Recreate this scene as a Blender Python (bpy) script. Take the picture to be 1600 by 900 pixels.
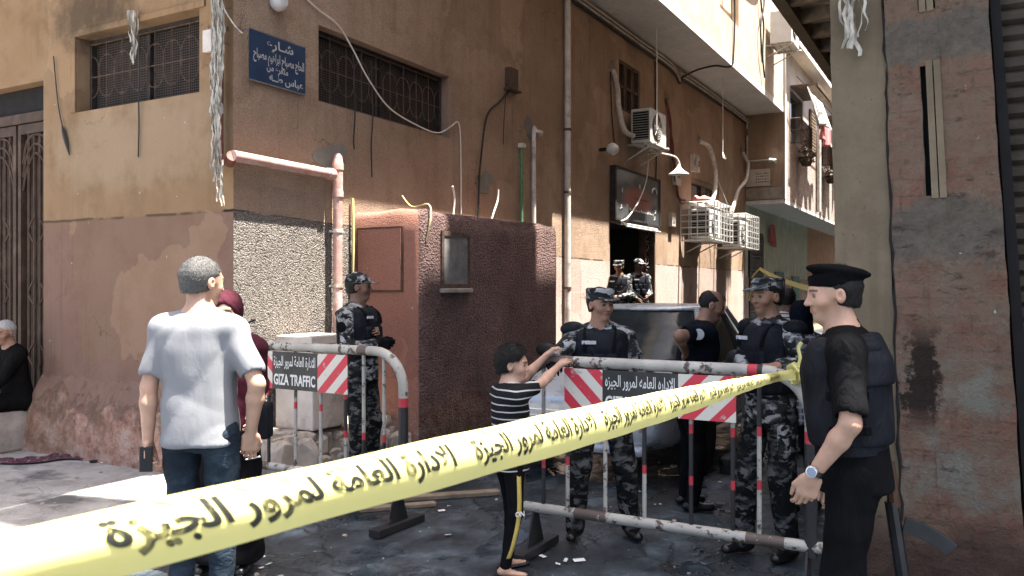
import bpy, math, random, unicodedata
import numpy as np
from mathutils import Vector, Matrix
R = math.radians
random.seed(7)
for _o in list(bpy.data.objects):
    bpy.data.objects.remove(_o)
SC = bpy.context.scene
COL = SC.collection

# ---------------------------------------------------------------- camera, sky, sun, exposure
cd = bpy.data.cameras.new('camera')
cam = bpy.data.objects.new('camera', cd)
COL.objects.link(cam)
CAMH = 1.6
cam.location = (0, 0, CAMH)
cam.rotation_euler = (R(90), 0, 0)
cd.sensor_width = 36
cd.lens = 36 * 1300 / 1600
cd.clip_start = 0.05
cd.clip_end = 600
cd.dof.use_dof = True
cd.dof.focus_distance = 4.6
cd.dof.aperture_fstop = 15
SC.camera = cam

world = bpy.data.worlds.new('World')
SC.world = world
world.use_nodes = True
_nt = world.node_tree
_sky = _nt.nodes.new('ShaderNodeTexSky')
_sky.sky_type = 'NISHITA'
_sky.sun_disc = False
_sky.sun_elevation = R(74)
_sky.sun_rotation = R(107.5)
_sky.dust_density = 5.0
_sky.ozone_density = 0.4
_sky.air_density = 0.8
_nt.links.new(_sky.outputs[0], _nt.nodes['Background'].inputs[0])
_nt.nodes['Background'].inputs[1].default_value = 0.09

sl = bpy.data.lights.new('sun', 'SUN')
sl.energy = 5.0
sl.angle = R(0.5)
sl.color = (1.0, 0.95, 0.87)
sun = bpy.data.objects.new('sun', sl)
COL.objects.link(sun)
SUND = Vector((0.95 * 0.287, -0.3 * 0.287, 1.0)).normalized()
sun.rotation_euler = SUND.to_track_quat('Z', 'Y').to_euler()
sun.location = (3, -2, 30)

SC.view_settings.view_transform = 'Standard'
SC.view_settings.look = 'None'
SC.view_settings.gamma = 1
SC.view_settings.use_curve_mapping = False
SC.view_settings.exposure = 2.55
SC.render.engine = 'CYCLES'
SC.cycles.max_bounces = 8
SC.cycles.diffuse_bounces = 5
SC.cycles.use_denoising = True

# ---------------------------------------------------------------- the street frame: t along the facade, d out into the street, h up
OX, OY = -2.36, 7.05
UX, UY = 0.4896, 0.8720
NX, NY = 0.8720, -0.4896
STREET_ROT = math.atan2(UY, UX)


def S(t, d, h=0.0):
    return Vector((OX + UX * t + NX * d, OY + UY * t + NY * d, h))


def P(px, py, y):
    """world point seen at photo pixel (px, py) at depth y"""
    return Vector(((px - 800) * y / 1300, y, CAMH - (py - 450) * y / 1300))


# ---------------------------------------------------------------- scene helpers
def link(o, parent=None):
    COL.objects.link(o)
    if parent is not None:
        o.parent = parent
    return o


def tag(o, label=None, cat=None, group=None, kind=None):
    if label:
        o['label'] = label
    if cat:
        o['category'] = cat
    if group:
        o['group'] = group
    if kind:
        o['kind'] = kind
    return o


def empty(name, loc=(0, 0, 0), rz=0.0, label=None, cat=None, group=None, kind=None):
    o = bpy.data.objects.new(name, None)
    link(o)
    o.location = loc
    o.rotation_euler = (0, 0, rz)
    o.empty_display_size = 0.1
    return tag(o, label, cat, group, kind)


def street_thing(name, label=None, cat=None, group=None, kind=None):
    """an Empty whose local axes are (t, -d, h)"""
    return empty(name, (OX, OY, 0), STREET_ROT, label, cat, group, kind)


class MB:
    """collects simple shapes and links them as ONE mesh object"""

    def __init__(self):
        self.v = []
        self.f = []
        self.m = []
        self.mats = []

    def mi(self, mat):
        if mat not in self.mats:
            self.mats.append(mat)
        return self.mats.index(mat)

    def add(self, vs, fs, mat=None):
        b = len(self.v)
        k = self.mi(mat) if mat is not None else 0
        self.v += [tuple(p) for p in vs]
        for f in fs:
            self.f.append(tuple(b + i for i in f))
            self.m.append(k)
        return self

    def box(self, x0, x1, y0, y1, z0, z1, mat=None, rz=0, c=None):
        vs = [(x, y, z) for z in (z0, z1) for y in (y0, y1) for x in (x0, x1)]
        if rz:
            cx, cy = c if c else ((x0 + x1) / 2, (y0 + y1) / 2)
            co, si = math.cos(rz), math.sin(rz)
            vs = [(cx + (x - cx) * co - (y - cy) * si, cy + (x - cx) * si + (y - cy) * co, z) for x, y, z in vs]
        return self.add(vs, [(0, 2, 3, 1), (4, 5, 7, 6), (0, 1, 5, 4), (2, 6, 7, 3), (0, 4, 6, 2), (1, 3, 7, 5)], mat)

    def obox(self, c, ax, ay, az, mat=None):
        """box from a centre and three half-axis vectors"""
        c = Vector(c)
        ax, ay, az = Vector(ax), Vector(ay), Vector(az)
        vs = [c + ax * i + ay * j + az * k for k in (-1, 1) for j in (-1, 1) for i in (-1, 1)]
        return self.add(vs, [(0, 2, 3, 1), (4, 5, 7, 6), (0, 1, 5, 4), (2, 6, 7, 3), (0, 4, 6, 2), (1, 3, 7, 5)], mat)

    def tube(self, pts, r, n=8, mat=None, cap=True, mats=None):
        """tube along points; r a number or one per point; mats: one material per segment"""
        pts = [Vector(p) for p in pts]
        N = len(pts)
        rs = [r] * N if not hasattr(r, '__len__') else list(r)
        vs = []
        t0 = (pts[1] - pts[0]).normalized()
        up = Vector((0, 0, 1)) if abs(t0.z) < 0.9 else Vector((1, 0, 0))
        a = t0.cross(up).normalized()
        for i in range(N):
            if i == 0:
                t = t0
            elif i == N - 1:
                t = (pts[i] - pts[i - 1]).normalized()
            else:
                t = ((pts[i] - pts[i - 1]).normalized() + (pts[i + 1] - pts[i]).normalized())
                t = t.normalized() if t.length > 1e-6 else (pts[i] - pts[i - 1]).normalized()
            a = (a - t * a.dot(t)).normalized()
            b = t.cross(a)
            for k in range(n):
                g = 2 * math.pi * k / n
                vs.append(pts[i] + (a * math.cos(g) + b * math.sin(g)) * rs[i])
        base = len(self.v)
        self.v += [tuple(p) for p in vs]
        for i in range(N - 1):
            k0 = self.mi(mats[i]) if mats else (self.mi(mat) if mat is not None else 0)
            for k in range(n):
                k2 = (k + 1) % n
                self.f.append((base + i * n + k, base + i * n + k2, base + (i + 1) * n + k2, base + (i + 1) * n + k))
                self.m.append(k0)
        if cap:
            k0 = self.mi(mats[0]) if mats else (self.mi(mat) if mat is not None else 0)
            self.f.append(tuple(base + k for k in range(n - 1, -1, -1)))
            self.m.append(k0)
            k0 = self.mi(mats[-1]) if mats else k0
            self.f.append(tuple(base + (N - 1) * n + k for k in range(n)))
            self.m.append(k0)
        return self

    def lathe(self, c, prof, axis=(0, 0, 1), n=16, mat=None):
        axis = Vector(axis).normalized()
        up = Vector((0, 0, 1)) if abs(axis.z) < 0.9 else Vector((1, 0, 0))
        a = axis.cross(up).normalized()
        b = axis.cross(a)
        c = Vector(c)
        vs, fs = [], []
        for r, z in prof:
            for k in range(n):
                g = 2 * math.pi * k / n
                vs.append(c + axis * z + (a * math.cos(g) + b * math.sin(g)) * max(r, 1e-4))
        for i in range(len(prof) - 1):
            for k in range(n):
                k2 = (k + 1) % n
                fs.append((i * n + k, (i + 1) * n + k, (i + 1) * n + k2, i * n + k2))
        fs.append(tuple(range(n)))
        fs.append(tuple((len(prof) - 1) * n + k for k in range(n - 1, -1, -1)))
        return self.add(vs, fs, mat)

    def prism(self, poly, o, ax, ay, az, mat=None):
        """extrude 2D polygon: points o + ax*x + ay*y, thickness vector az"""
        o, ax, ay, az = Vector(o), Vector(ax), Vector(ay), Vector(az)
        n = len(poly)
        vs = [o + ax * x + ay * y for x, y in poly] + [o + ax * x + ay * y + az for x, y in poly]
        fs = [tuple(range(n - 1, -1, -1)), tuple(range(n, 2 * n))]
        for i in range(n):
            j = (i + 1) % n
            fs.append((i, j, n + j, n + i))
        return self.add(vs, fs, mat)

    def build(self, name, mat=None, parent=None, smooth=False, bevel=0.0):
        me = bpy.data.meshes.new(name)
        me.from_pydata(self.v, [], self.f)
        mats = self.mats if self.mats else ([mat] if mat else [])
        for m in mats:
            me.materials.append(m)
        if len(mats) > 1:
            me.polygons.foreach_set('material_index', self.m)
        import bmesh
        bm = bmesh.new()
        bm.from_mesh(me)
        bmesh.ops.recalc_face_normals(bm, faces=bm.faces)
        if bevel > 0:
            es = [e for e in bm.edges if len(e.link_faces) == 2 and e.calc_face_angle(0) > 0.6]
            bmesh.ops.bevel(bm, geom=es, offset=bevel, segments=2, affect='EDGES', profile=0.6)
        bm.to_mesh(me)
        bm.free()
        if smooth:
            me.polygons.foreach_set('use_smooth', [True] * len(me.polygons))
            try:
                me.set_sharp_from_angle(angle=R(42))
            except Exception:
                pass
        o = bpy.data.objects.new(name, me)
        return link(o, parent)


def spline(pts, n=8):
    """Catmull-Rom through points"""
    pts = [Vector(p) for p in pts]
    out = []
    for i in range(len(pts) - 1):
        p0 = pts[max(i - 1, 0)]
        p1, p2 = pts[i], pts[i + 1]
        p3 = pts[min(i + 2, len(pts) - 1)]
        for k in range(n):
            t = k / n
            out.append(0.5 * ((2 * p1) + (p2 - p0) * t + (2 * p0 - 5 * p1 + 4 * p2 - p3) * t * t + (3 * p1 - p0 - 3 * p2 + p3) * t ** 3))
    out.append(pts[-1])
    return out


def copy_tree(o, parent=None):
    c = o.copy()
    COL.objects.link(c)
    c.parent = parent
    for ch in list(o.children):
        copy_tree(ch, c)
    return c


# ---------------------------------------------------------------- material helpers
class G:
    def __init__(self, name):
        self.mat = bpy.data.materials.new(name)
        self.mat.use_nodes = True
        self.nt = self.mat.node_tree
        self.b = self.nt.nodes['Principled BSDF']
        self.out = self.nt.nodes['Material Output']
        self.tc = None

    def add(self, t, ins=None, **props):
        n = self.nt.nodes.new('ShaderNode' + t)
        for k, v in props.items():
            setattr(n, k, v)
        for k, v in (ins or {}).items():
            self.set(n.inputs[k], v)
        return n

    def set(self, sock, v):
        if isinstance(v, bpy.types.NodeSocket):
            self.nt.links.new(v, sock)
        elif v is not None:
            if hasattr(v, '__len__') and len(v) == 3 and sock.type == 'RGBA':
                v = (*v, 1)
            sock.default_value = v

    def co(self, which='Object'):
        if self.tc is None:
            self.tc = self.nt.nodes.new('ShaderNodeTexCoord')
        return self.tc.outputs[which]

    def map(self, vec, scale=(1, 1, 1), rot=(0, 0, 0), loc=(0, 0, 0)):
        return self.add('Mapping', {'Vector': vec, 'Scale': scale, 'Rotation': rot, 'Location': loc}).outputs[0]

    def xyz(self, vec=None):
        return self.add('SeparateXYZ', {0: vec if vec is not None else self.co()}).outputs

    def noise(self, scale, detail=4, rough=0.55, vec=None, dist=0.0):
        return self.add('TexNoise', {'Vector': vec if vec is not None else self.co(), 'Scale': scale, 'Detail': detail,
                                     'Roughness': rough, 'Distortion': dist}).outputs[0]

    def voro(self, scale, vec=None, feature='F1', out='Distance', rnd=1.0):
        return self.add('TexVoronoi', {'Vector': vec if vec is not None else self.co(), 'Scale': scale, 'Randomness': rnd},
                        feature=feature).outputs[out]

    def ramp(self, fac, stops, interp='LINEAR'):
        n = self.add('ValToRGB', {0: fac})
        cr = n.color_ramp
        cr.interpolation = interp
        while len(cr.elements) < len(stops):
            cr.elements.new(0.5)
        for e, (p, c) in zip(cr.elements, stops):
            e.position = p
            if not hasattr(c, '__len__'):
                c = (c, c, c)
            e.color = (*c, 1)
        return n.outputs[0]

    def step(self, fac, a, b):
        """0 below a, 1 above b"""
        return self.add('MapRange', {0: fac, 1: a, 2: b, 3: 0.0, 4: 1.0}).outputs[0]

    def mix(self, fac, a, b, blend='MIX'):
        n = self.add('Mix', data_type='RGBA', blend_type=blend)
        self.set(n.inputs[0], fac)
        self.set(n.inputs[6], a)
        self.set(n.inputs[7], b)
        return n.outputs[2]

    def math(self, op, a, b=None, clamp=False):
        n = self.add('Math', operation=op, use_clamp=clamp)
        self.set(n.inputs[0], a)
        if b is not None:
            self.set(n.inputs[1], b)
        return n.outputs[0]

    def bump(self, height, strength=0.4, dist=0.01, prev=None):
        n = self.add('Bump', {'Height': height, 'Strength': strength, 'Distance': dist})
        if prev is not None:
            self.set(n.inputs['Normal'], prev)
        return n.outputs[0]

    def done(self, col=None, rough=0.8, normal=None, metal=0.0, spec=0.3, alpha=None):
        self.set(self.b.inputs['Base Color'], col)
        self.set(self.b.inputs['Roughness'], rough)
        self.set(self.b.inputs['Metallic'], metal)
        self.set(self.b.inputs['Specular IOR Level'], spec)
        if normal is not None:
            self.set(self.b.inputs['Normal'], normal)
        if alpha is not None:
            self.set(self.b.inputs['Alpha'], alpha)
        return self.mat


def mul(c, k):
    return tuple(min(1, x * k) for x in c)


def simple(name, col, rough=0.7, var=0.25, scale=9.0, bump=0.0, bscale=60.0, metal=0.0, spec=0.3, grime=None):
    g = G(name)
    n = g.noise(scale, 6, 0.6)
    c = g.ramp(n, [(0.3, mul(col, 1 - var)), (0.7, mul(col, 1 + var))])
    if grime:
        gm = g.step(g.noise(scale * 0.45, 8, 0.7), 0.52, 0.66)
        c = g.mix(gm, c, grime)
    nm = g.bump(g.noise(bscale, 5, 0.6), bump, 0.01) if bump else None
    return g.done(c, rough, nm, metal, spec)


# ---------------------------------------------------------------- lettering
_FORMS = {}
for _cp in range(0xFE70, 0xFEFD):
    _d = unicodedata.decomposition(chr(_cp)).split()
    if len(_d) == 2 and _d[0] in ('<isolated>', '<initial>', '<medial>', '<final>'):
        _FORMS.setdefault(chr(int(_d[1], 16)), {})[_d[0][1:-1]] = chr(_cp)
_LA = {'\u0627': ('\uFEFB', '\uFEFC'), '\u0625': ('\uFEF9', '\uFEFA'), '\u0623': ('\uFEF7', '\uFEF8')}


def shape_arabic(s):
    """joined presentation forms in visual (left to right) order"""
    out = []
    i = 0

    def joins_next(c):
        return 'initial' in _FORMS.get(c, {}) or c == '\u0640'

    prev_join = False
    while i < len(s):
        c = s[i]
        if c == '\u0644' and i + 1 < len(s) and s[i + 1] in _LA:
            out.append(_LA[s[i + 1]][1 if prev_join else 0])
            prev_join = False
            i += 2
            continue
        f = _FORMS.get(c)
        if not f:
            out.append(c)
            prev_join = c == '\u0640'
            i += 1
            continue
        nxt = i + 1 < len(s) and (s[i + 1] in _FORMS or s[i + 1] == '\u0640') and joins_next(c)
        key = ('medial' if nxt else 'final') if prev_join else ('initial' if nxt else 'isolated')
        out.append(f.get(key, f.get('isolated', c)))
        prev_join = nxt
        i += 1
    return ''.join(reversed(out))


def text_mesh(body, bold=0.0, arabic=False):
    """verts, faces of flat lettering in its own units, centred"""
    c = bpy.data.curves.new('lettering', 'FONT')
    c.body = shape_arabic(body) if arabic else body
    c.resolution_u = 3
    c.offset = bold
    o = bpy.data.objects.new('lettering', c)
    COL.objects.link(o)
    bpy.context.view_layer.update()
    me = bpy.data.meshes.new_from_object(o.evaluated_get(bpy.context.evaluated_depsgraph_get()))
    vs = np.array([v.co[:2] for v in me.vertices])
    fs = [tuple(p.vertices) for p in me.polygons]
    bpy.data.objects.remove(o)
    bpy.data.meshes.remove(me)
    return vs, fs


def lettering(body, o, ax, ay, mat, parent, w, h, bold=0.0, arabic=False, name='lettering'):
    """text fitted to a w x h rectangle centred on o, axes ax (right) and ay (up) unit vectors"""
    vs, fs = text_mesh(body, bold, arabic)
    lo, hi = vs.min(0), vs.max(0)
    vs = (vs - (lo + hi) / 2) * np.array([w, h]) / (hi - lo)
    o, ax, ay = Vector(o), Vector(ax), Vector(ay)
    mb = MB()
    mb.add([o + ax * float(x) + ay * float(y) for x, y in vs], fs, mat)
    return mb.build(name, mat, parent)
# ================================================================ materials
def facade_mat(name, up_a, up_b, low_a, low_b, pebble, dado0=2.26, dado_k=0.03, dado_min=2.06, axis=0, dirt=0.5):
    g = G(name)
    o = g.co()
    s = g.xyz(o)
    u = s[axis]
    z = s[2]
    big = g.noise(0.55, 7, 0.62)
    mid = g.noise(2.6, 8, 0.65)
    fine = g.noise(34, 5, 0.7)
    up = g.mix(g.ramp(big, [(0.36, 0), (0.62, 1)]), up_a, up_b)
    up = g.mix(g.math('MULTIPLY', g.step(mid, 0.5, 0.72), 0.55), up, mul(up_a, 0.55))
    # vertical run-off stains
    st = g.noise(1.0, 6, 0.6, vec=g.map(o, (5.5, 5.5, 0.35)))
    up = g.mix(g.math('MULTIPLY', g.step(st, 0.54, 0.72), 0.55 * dirt), up, mul(up_a, 0.42))
    low = g.mix(g.ramp(mid, [(0.35, 0), (0.65, 1)]), low_a, low_b)
    low = g.mix(g.math('MULTIPLY', g.step(g.noise(1.3, 8, 0.7), 0.52, 0.75), 0.6), low, mul(low_b, 0.62))
    # scuffed pale plaster and bare brick low down
    bare = g.step(g.math('ADD', g.math('MULTIPLY', z, -0.75), g.noise(3.2, 8, 0.72)), 0.08, 0.2)
    brickc = g.ramp(g.noise(7, 6, 0.7), [(0.3, (0.12, 0.06, 0.045)), (0.5, (0.33, 0.19, 0.14)), (0.7, (0.42, 0.33, 0.27))])
    low = g.mix(g.math('MULTIPLY', bare, 0.9), low, brickc)
    edge = g.math('MAXIMUM', g.math('SUBTRACT', dado0, g.math('MULTIPLY', u, dado_k)), dado_min)
    edge = g.math('ADD', edge, g.math('MULTIPLY', g.math('SUBTRACT', g.noise(1.7, 4, 0.6), 0.5), 0.05))
    dz = g.math('SUBTRACT', z, edge)
    col = g.mix(g.step(dz, -0.006, 0.006), low, up)
    line = g.math('MULTIPLY', g.step(g.math('ABSOLUTE', dz), 0.016, 0.006), g.step(g.noise(1.9, 3, 0.6), 0.42, 0.5))
    col = g.mix(line, col, (0.03, 0.022, 0.018))
    # hairline cracks
    cr = g.voro(0.55, vec=g.add('VectorMath', {0: o, 1: g.add('TexNoise', {'Vector': o, 'Scale': 2.2, 'Detail': 6}).outputs[1]},
                                operation='ADD').outputs[0], feature='DISTANCE_TO_EDGE')
    crk = g.math('MULTIPLY', g.step(cr, 0.006, 0.001), g.step(g.noise(0.9, 3, 0.5), 0.55, 0.62))
    col = g.mix(g.math('MULTIPLY', crk, 0.7), col, (0.05, 0.035, 0.03))
    # patched plaster: large uneven cells a shade apart, and drip marks that start below things
    wv = g.add('VectorMath', {0: g.add('TexNoise', {'Vector': o, 'Scale': 1.8, 'Detail': 5}).outputs[1], 1: (0.9, 0.9, 0.9)}, operation='MULTIPLY').outputs[0]
    cell = g.voro(0.8, vec=g.add('VectorMath', {0: o, 1: wv}, operation='ADD').outputs[0], out='Color')
    cv = g.xyz(cell)[0]
    col = g.mix(g.math('MULTIPLY', g.step(cv, 0.62, 0.64), 0.35), col, mul(up_b, 0.62))
    col = g.mix(g.math('MULTIPLY', g.step(cv, 0.26, 0.24), 0.30), col, mul(up_b, 1.15))
    dr = g.noise(1.0, 7, 0.65, vec=g.map(o, (16, 16, 0.5)))
    col = g.mix(g.math('MULTIPLY', g.math('MULTIPLY', g.step(dr, 0.56, 0.70), g.step(g.noise(0.7, 3, .5), .45, .6)), 0.75 * dirt), col, (0.05, 0.035, 0.025))
    if axis == 1:      # soot over the barred window and grime round the opening
        ex = g.math('DIVIDE', g.math('SUBTRACT', u, 1.95), .75)
        ez = g.math('DIVIDE', g.math('SUBTRACT', z, 4.25), .42)
        rr = g.math('ADD', g.math('ADD', g.math('POWER', ex, 2.0), g.math('POWER', ez, 2.0)), g.math('MULTIPLY', g.math('SUBTRACT', g.noise(4, 8, .72), .5), 2.2))
        col = g.mix(g.math('MULTIPLY', g.step(rr, 1.0, 0.1), .72), col, (0.035, 0.028, 0.022))
        ex = g.math('DIVIDE', g.math('SUBTRACT', u, 1.3), 1.6)
        ez = g.math('DIVIDE', g.math('SUBTRACT', z, 2.95), .5)
        rr = g.math('ADD', g.math('ADD', g.math('POWER', ex, 2.0), g.math('POWER', ez, 2.0)), g.math('MULTIPLY', g.math('SUBTRACT', g.noise(2.6, 8, .72), .5), 2.6))
        col = g.mix(g.math('MULTIPLY', g.step(rr, 1.0, 0.2), .35), col, (0.36, 0.29, 0.21))
    # pale chips and dots
    chip = g.step(g.noise(11, 3, 0.7), 0.715, 0.735)
    col = g.mix(g.math('MULTIPLY', chip, 0.6), col, (0.55, 0.47, 0.38))
    grit = g.noise(75, 5, 0.75)
    col = g.mix(g.math('MULTIPLY', g.step(grit, 0.55, 0.70), 0.35), col, mul(up_a, 0.35))
    col = g.mix(g.math('MULTIPLY', g.step(grit, 0.42, 0.30), 0.25), col, mul(up_b, 1.3))
    if axis == 0 and dado_k:      # fresh grey roughcast on the corner bay below the dado
        bay = g.math('MULTIPLY', g.step(u, 1.56, 1.52), g.step(dz, 0.004, -0.004))
        col = g.mix(bay, col, g.ramp(g.noise(5, 6, .65), [(.3, (0.40, 0.36, 0.32)), (.7, (0.50, 0.46, 0.415))]))
    if pebble > .9:      # uneven, patched and stained kiosk render
        bl = g.noise(1.9, 9, .72)
        col = g.mix(g.math('MULTIPLY', g.step(bl, .50, .66), .55), col, mul(up_a, .45))
        col = g.mix(g.math('MULTIPLY', g.step(bl, .44, .32), .45), col, mul(up_b, 1.5))
        low_ = g.step(g.math('ADD', z, g.math('MULTIPLY', g.noise(3, 6, .7), .5)), .62, .30)
        col = g.mix(g.math('MULTIPLY', low_, .6), col, (0.13, 0.10, 0.085))
    if pebble:
        ps = 0.55 if pebble > .9 else 1.0
        v1 = g.voro(95 * ps)
        h = g.math('ADD', g.math('MULTIPLY', v1, -0.8), g.math('MULTIPLY', g.noise(70 * ps, 4, 0.7), 1.1))
        col = g.mix(g.math('SUBTRACT', 1.0, g.math('MULTIPLY', g.step(h, 0.30, -0.05), 0.4 if ps == 1.0 else 0.42)), mul(up_a, 0.4 if ps == 1.0 else 0.22), col)
        nm = g.bump(h, pebble, 0.03 if ps == 1.0 else 0.06)
        if axis == 0 and dado_k:
            hb = g.voro(78)
            hb = g.math('ADD', g.math('MULTIPLY', hb, -1.0), g.math('MULTIPLY', g.noise(60, 4, .7), .8))
            hb = g.math('MULTIPLY', hb, bay)
            nm = g.bump(hb, 1.0, 0.06, nm)
            col = g.mix(g.math('MULTIPLY', bay, g.math('MULTIPLY', g.step(hb, -0.06, -0.28), 0.35)), col, (0.06, 0.05, 0.042))
        nm = g.bump(g.noise(3.0, 7, 0.62), 0.45 if pebble > .9 else .3, 0.08, nm)
    else:
        nm = g.bump(fine, 0.35, 0.008)
        nm = g.bump(g.noise(4.5, 7, 0.6), 0.35, 0.04, nm)
        nm = g.bump(g.math('SUBTRACT', 0.0, line), 0.6, 0.01, nm)
        nm = g.bump(g.math('MULTIPLY', bare, g.noise(6, 6, 0.7)), 0.8, 0.06, nm)
    return g.done(col, 0.92, nm, spec=0.15)


def brick_mat(name):
    g = G(name)
    o = g.co()
    s = g.xyz(o)
    # brick coordinates: across the pillar (local y) and up
    wob = g.math('MULTIPLY', g.math('SUBTRACT', g.noise(3, 4, 0.6), 0.5), 0.035)
    vec = g.add('CombineXYZ', {0: s[1], 1: g.math('ADD', s[2], wob), 2: 0.0}).outputs[0]
    br = g.add('TexBrick', {'Vector': vec, 'Scale': 1.0, 'Mortar Size': 0.007, 'Mortar Smooth': 0.8, 'Brick Width': 0.215,
                            'Row Height': 0.086, 'Color1': (0.23, 0.098, 0.066, 1), 'Color2': (0.28, 0.145, 0.105, 1),
                            'Mortar': (0.175, 0.115, 0.078, 1)})
    col = br.outputs[0]
    mort = br.outputs[1]
    n1 = g.noise(3.6, 9, 0.75)
    col = g.mix(g.math('MULTIPLY', g.step(n1, 0.38, 0.54), 0.9), col, (0.235, 0.168, 0.118))
    col = g.mix(g.math('MULTIPLY', g.step(g.noise(30, 6, 0.75), 0.5, 0.72), 0.5), col, (0.10, 0.062, 0.045))
    col = g.mix(g.math('MULTIPLY', g.step(g.noise(8, 8, 0.75, vec=g.map(o, (1, 1, 2.5))), 0.53, 0.68), 0.5), col, (0.27, 0.19, 0.125))          # cement smeared over the bricks
    col = g.mix(g.math('MULTIPLY', g.step(g.noise(5, 8, 0.72), 0.5, 0.7), 0.45), col, (0.30, 0.25, 0.19))
    # ragged bands of grey cement where old fixings were filled
    for zc, hw in ((2.86, .13), (1.90, .17)):
        q = g.math('ADD', g.math('DIVIDE', g.math('ABSOLUTE', g.math('SUBTRACT', s[2], zc)), hw), g.math('MULTIPLY', g.math('SUBTRACT', g.noise(5.5, 9, .75), .5), 3.4))
        cm = g.step(q, 1.0, .75)
        col = g.mix(g.math('MULTIPLY', cm, .85), col, g.ramp(g.noise(14, 8, .7), [(.3, (0.10, 0.088, 0.07)), (.7, (0.215, 0.19, 0.155))]))
    # leftover green paint low down and a burnt patch
    zl = g.math('MULTIPLY', g.step(s[2], 1.55, 1.15), g.step(s[2], 0.35, 0.6))
    gr = g.math('MULTIPLY', zl, g.step(g.noise(4.2, 8, 0.7), 0.47, 0.62))
    col = g.mix(g.math('MULTIPLY', gr, 0.55), col, (0.25, 0.30, 0.26))
    dx = g.math('ABSOLUTE', g.math('ADD', s[1], 5.26))
    burn = g.math('MULTIPLY', g.step(g.math('ADD', dx, g.math('MULTIPLY', g.noise(11, 8, 0.8), 0.40)), 0.285, 0.255),
                  g.math('MULTIPLY', g.step(s[2], 0.85, 1.0), g.step(s[2], 1.45, 1.3)))
    col = g.mix(g.math('MULTIPLY', burn, 0.9), col, (0.018, 0.013, 0.012))
    wet = g.step(g.math('ADD', s[2], g.math('MULTIPLY', g.noise(4, 5, 0.6), 0.3)), 0.62, 0.4)
    col = g.mix(g.math('MULTIPLY', wet, 0.8), col, (0.06, 0.035, 0.03))
    chip = g.step(g.noise(17, 3, 0.6), 0.74, 0.76)
    col = g.mix(chip, col, (0.6, 0.56, 0.5))
    hole = g.step(g.noise(13, 2, 0.5), 0.745, 0.77)
    vis = g.step(n1, 0.56, 0.40)
    hh = g.math('SUBTRACT', g.math('MULTIPLY', g.math('MULTIPLY', mort, vis), -0.55), g.math('MULTIPLY', vis, 0.25))
    nm = g.bump(hh, 0.6, 0.022)
    nm = g.bump(g.noise(22, 8, 0.72), 0.55, 0.02, nm)
    nm = g.bump(g.noise(9, 9, 0.75), 1.0, 0.07, nm)
    ero = g.step(g.noise(5.5, 7, 0.75, vec=g.map(o, (1, 1, 2.2))), 0.60, 0.66)
    col = g.mix(g.math('MULTIPLY', ero, 0.6), col, (0.045, 0.028, 0.02))
    nm = g.bump(g.math('MULTIPLY', ero, -1.0), 0.6, 0.02, nm)
    return g.done(col, 0.9, nm, spec=0.15)


def concrete_mat(name, col=(0.24, 0.21, 0.165), var=0.25):
    g = G(name)
    c = g.ramp(g.noise(2.2, 9, 0.65), [(0.3, mul(col, 1 - var)), (0.55, col), (0.75, mul(col, 1 + var))])
    c = g.mix(g.math('MULTIPLY', g.step(g.noise(1.2, 5, 0.6, vec=g.map(g.co(), (9, 9, 0.5))), 0.5, 0.75), 0.5), c, mul(col, 0.55))
    pit = g.step(g.noise(40, 3, 0.5), 0.68, 0.72)
    c = g.mix(g.math('MULTIPLY', pit, 0.5), c, mul(col, 0.4))
    nm = g.bump(g.noise(30, 8, 0.7), 0.35, 0.01)
    nm = g.bump(g.noise(3.5, 5, 0.5), 0.3, 0.04, nm)
    return g.done(c, 0.88, nm, spec=0.2)


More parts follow.
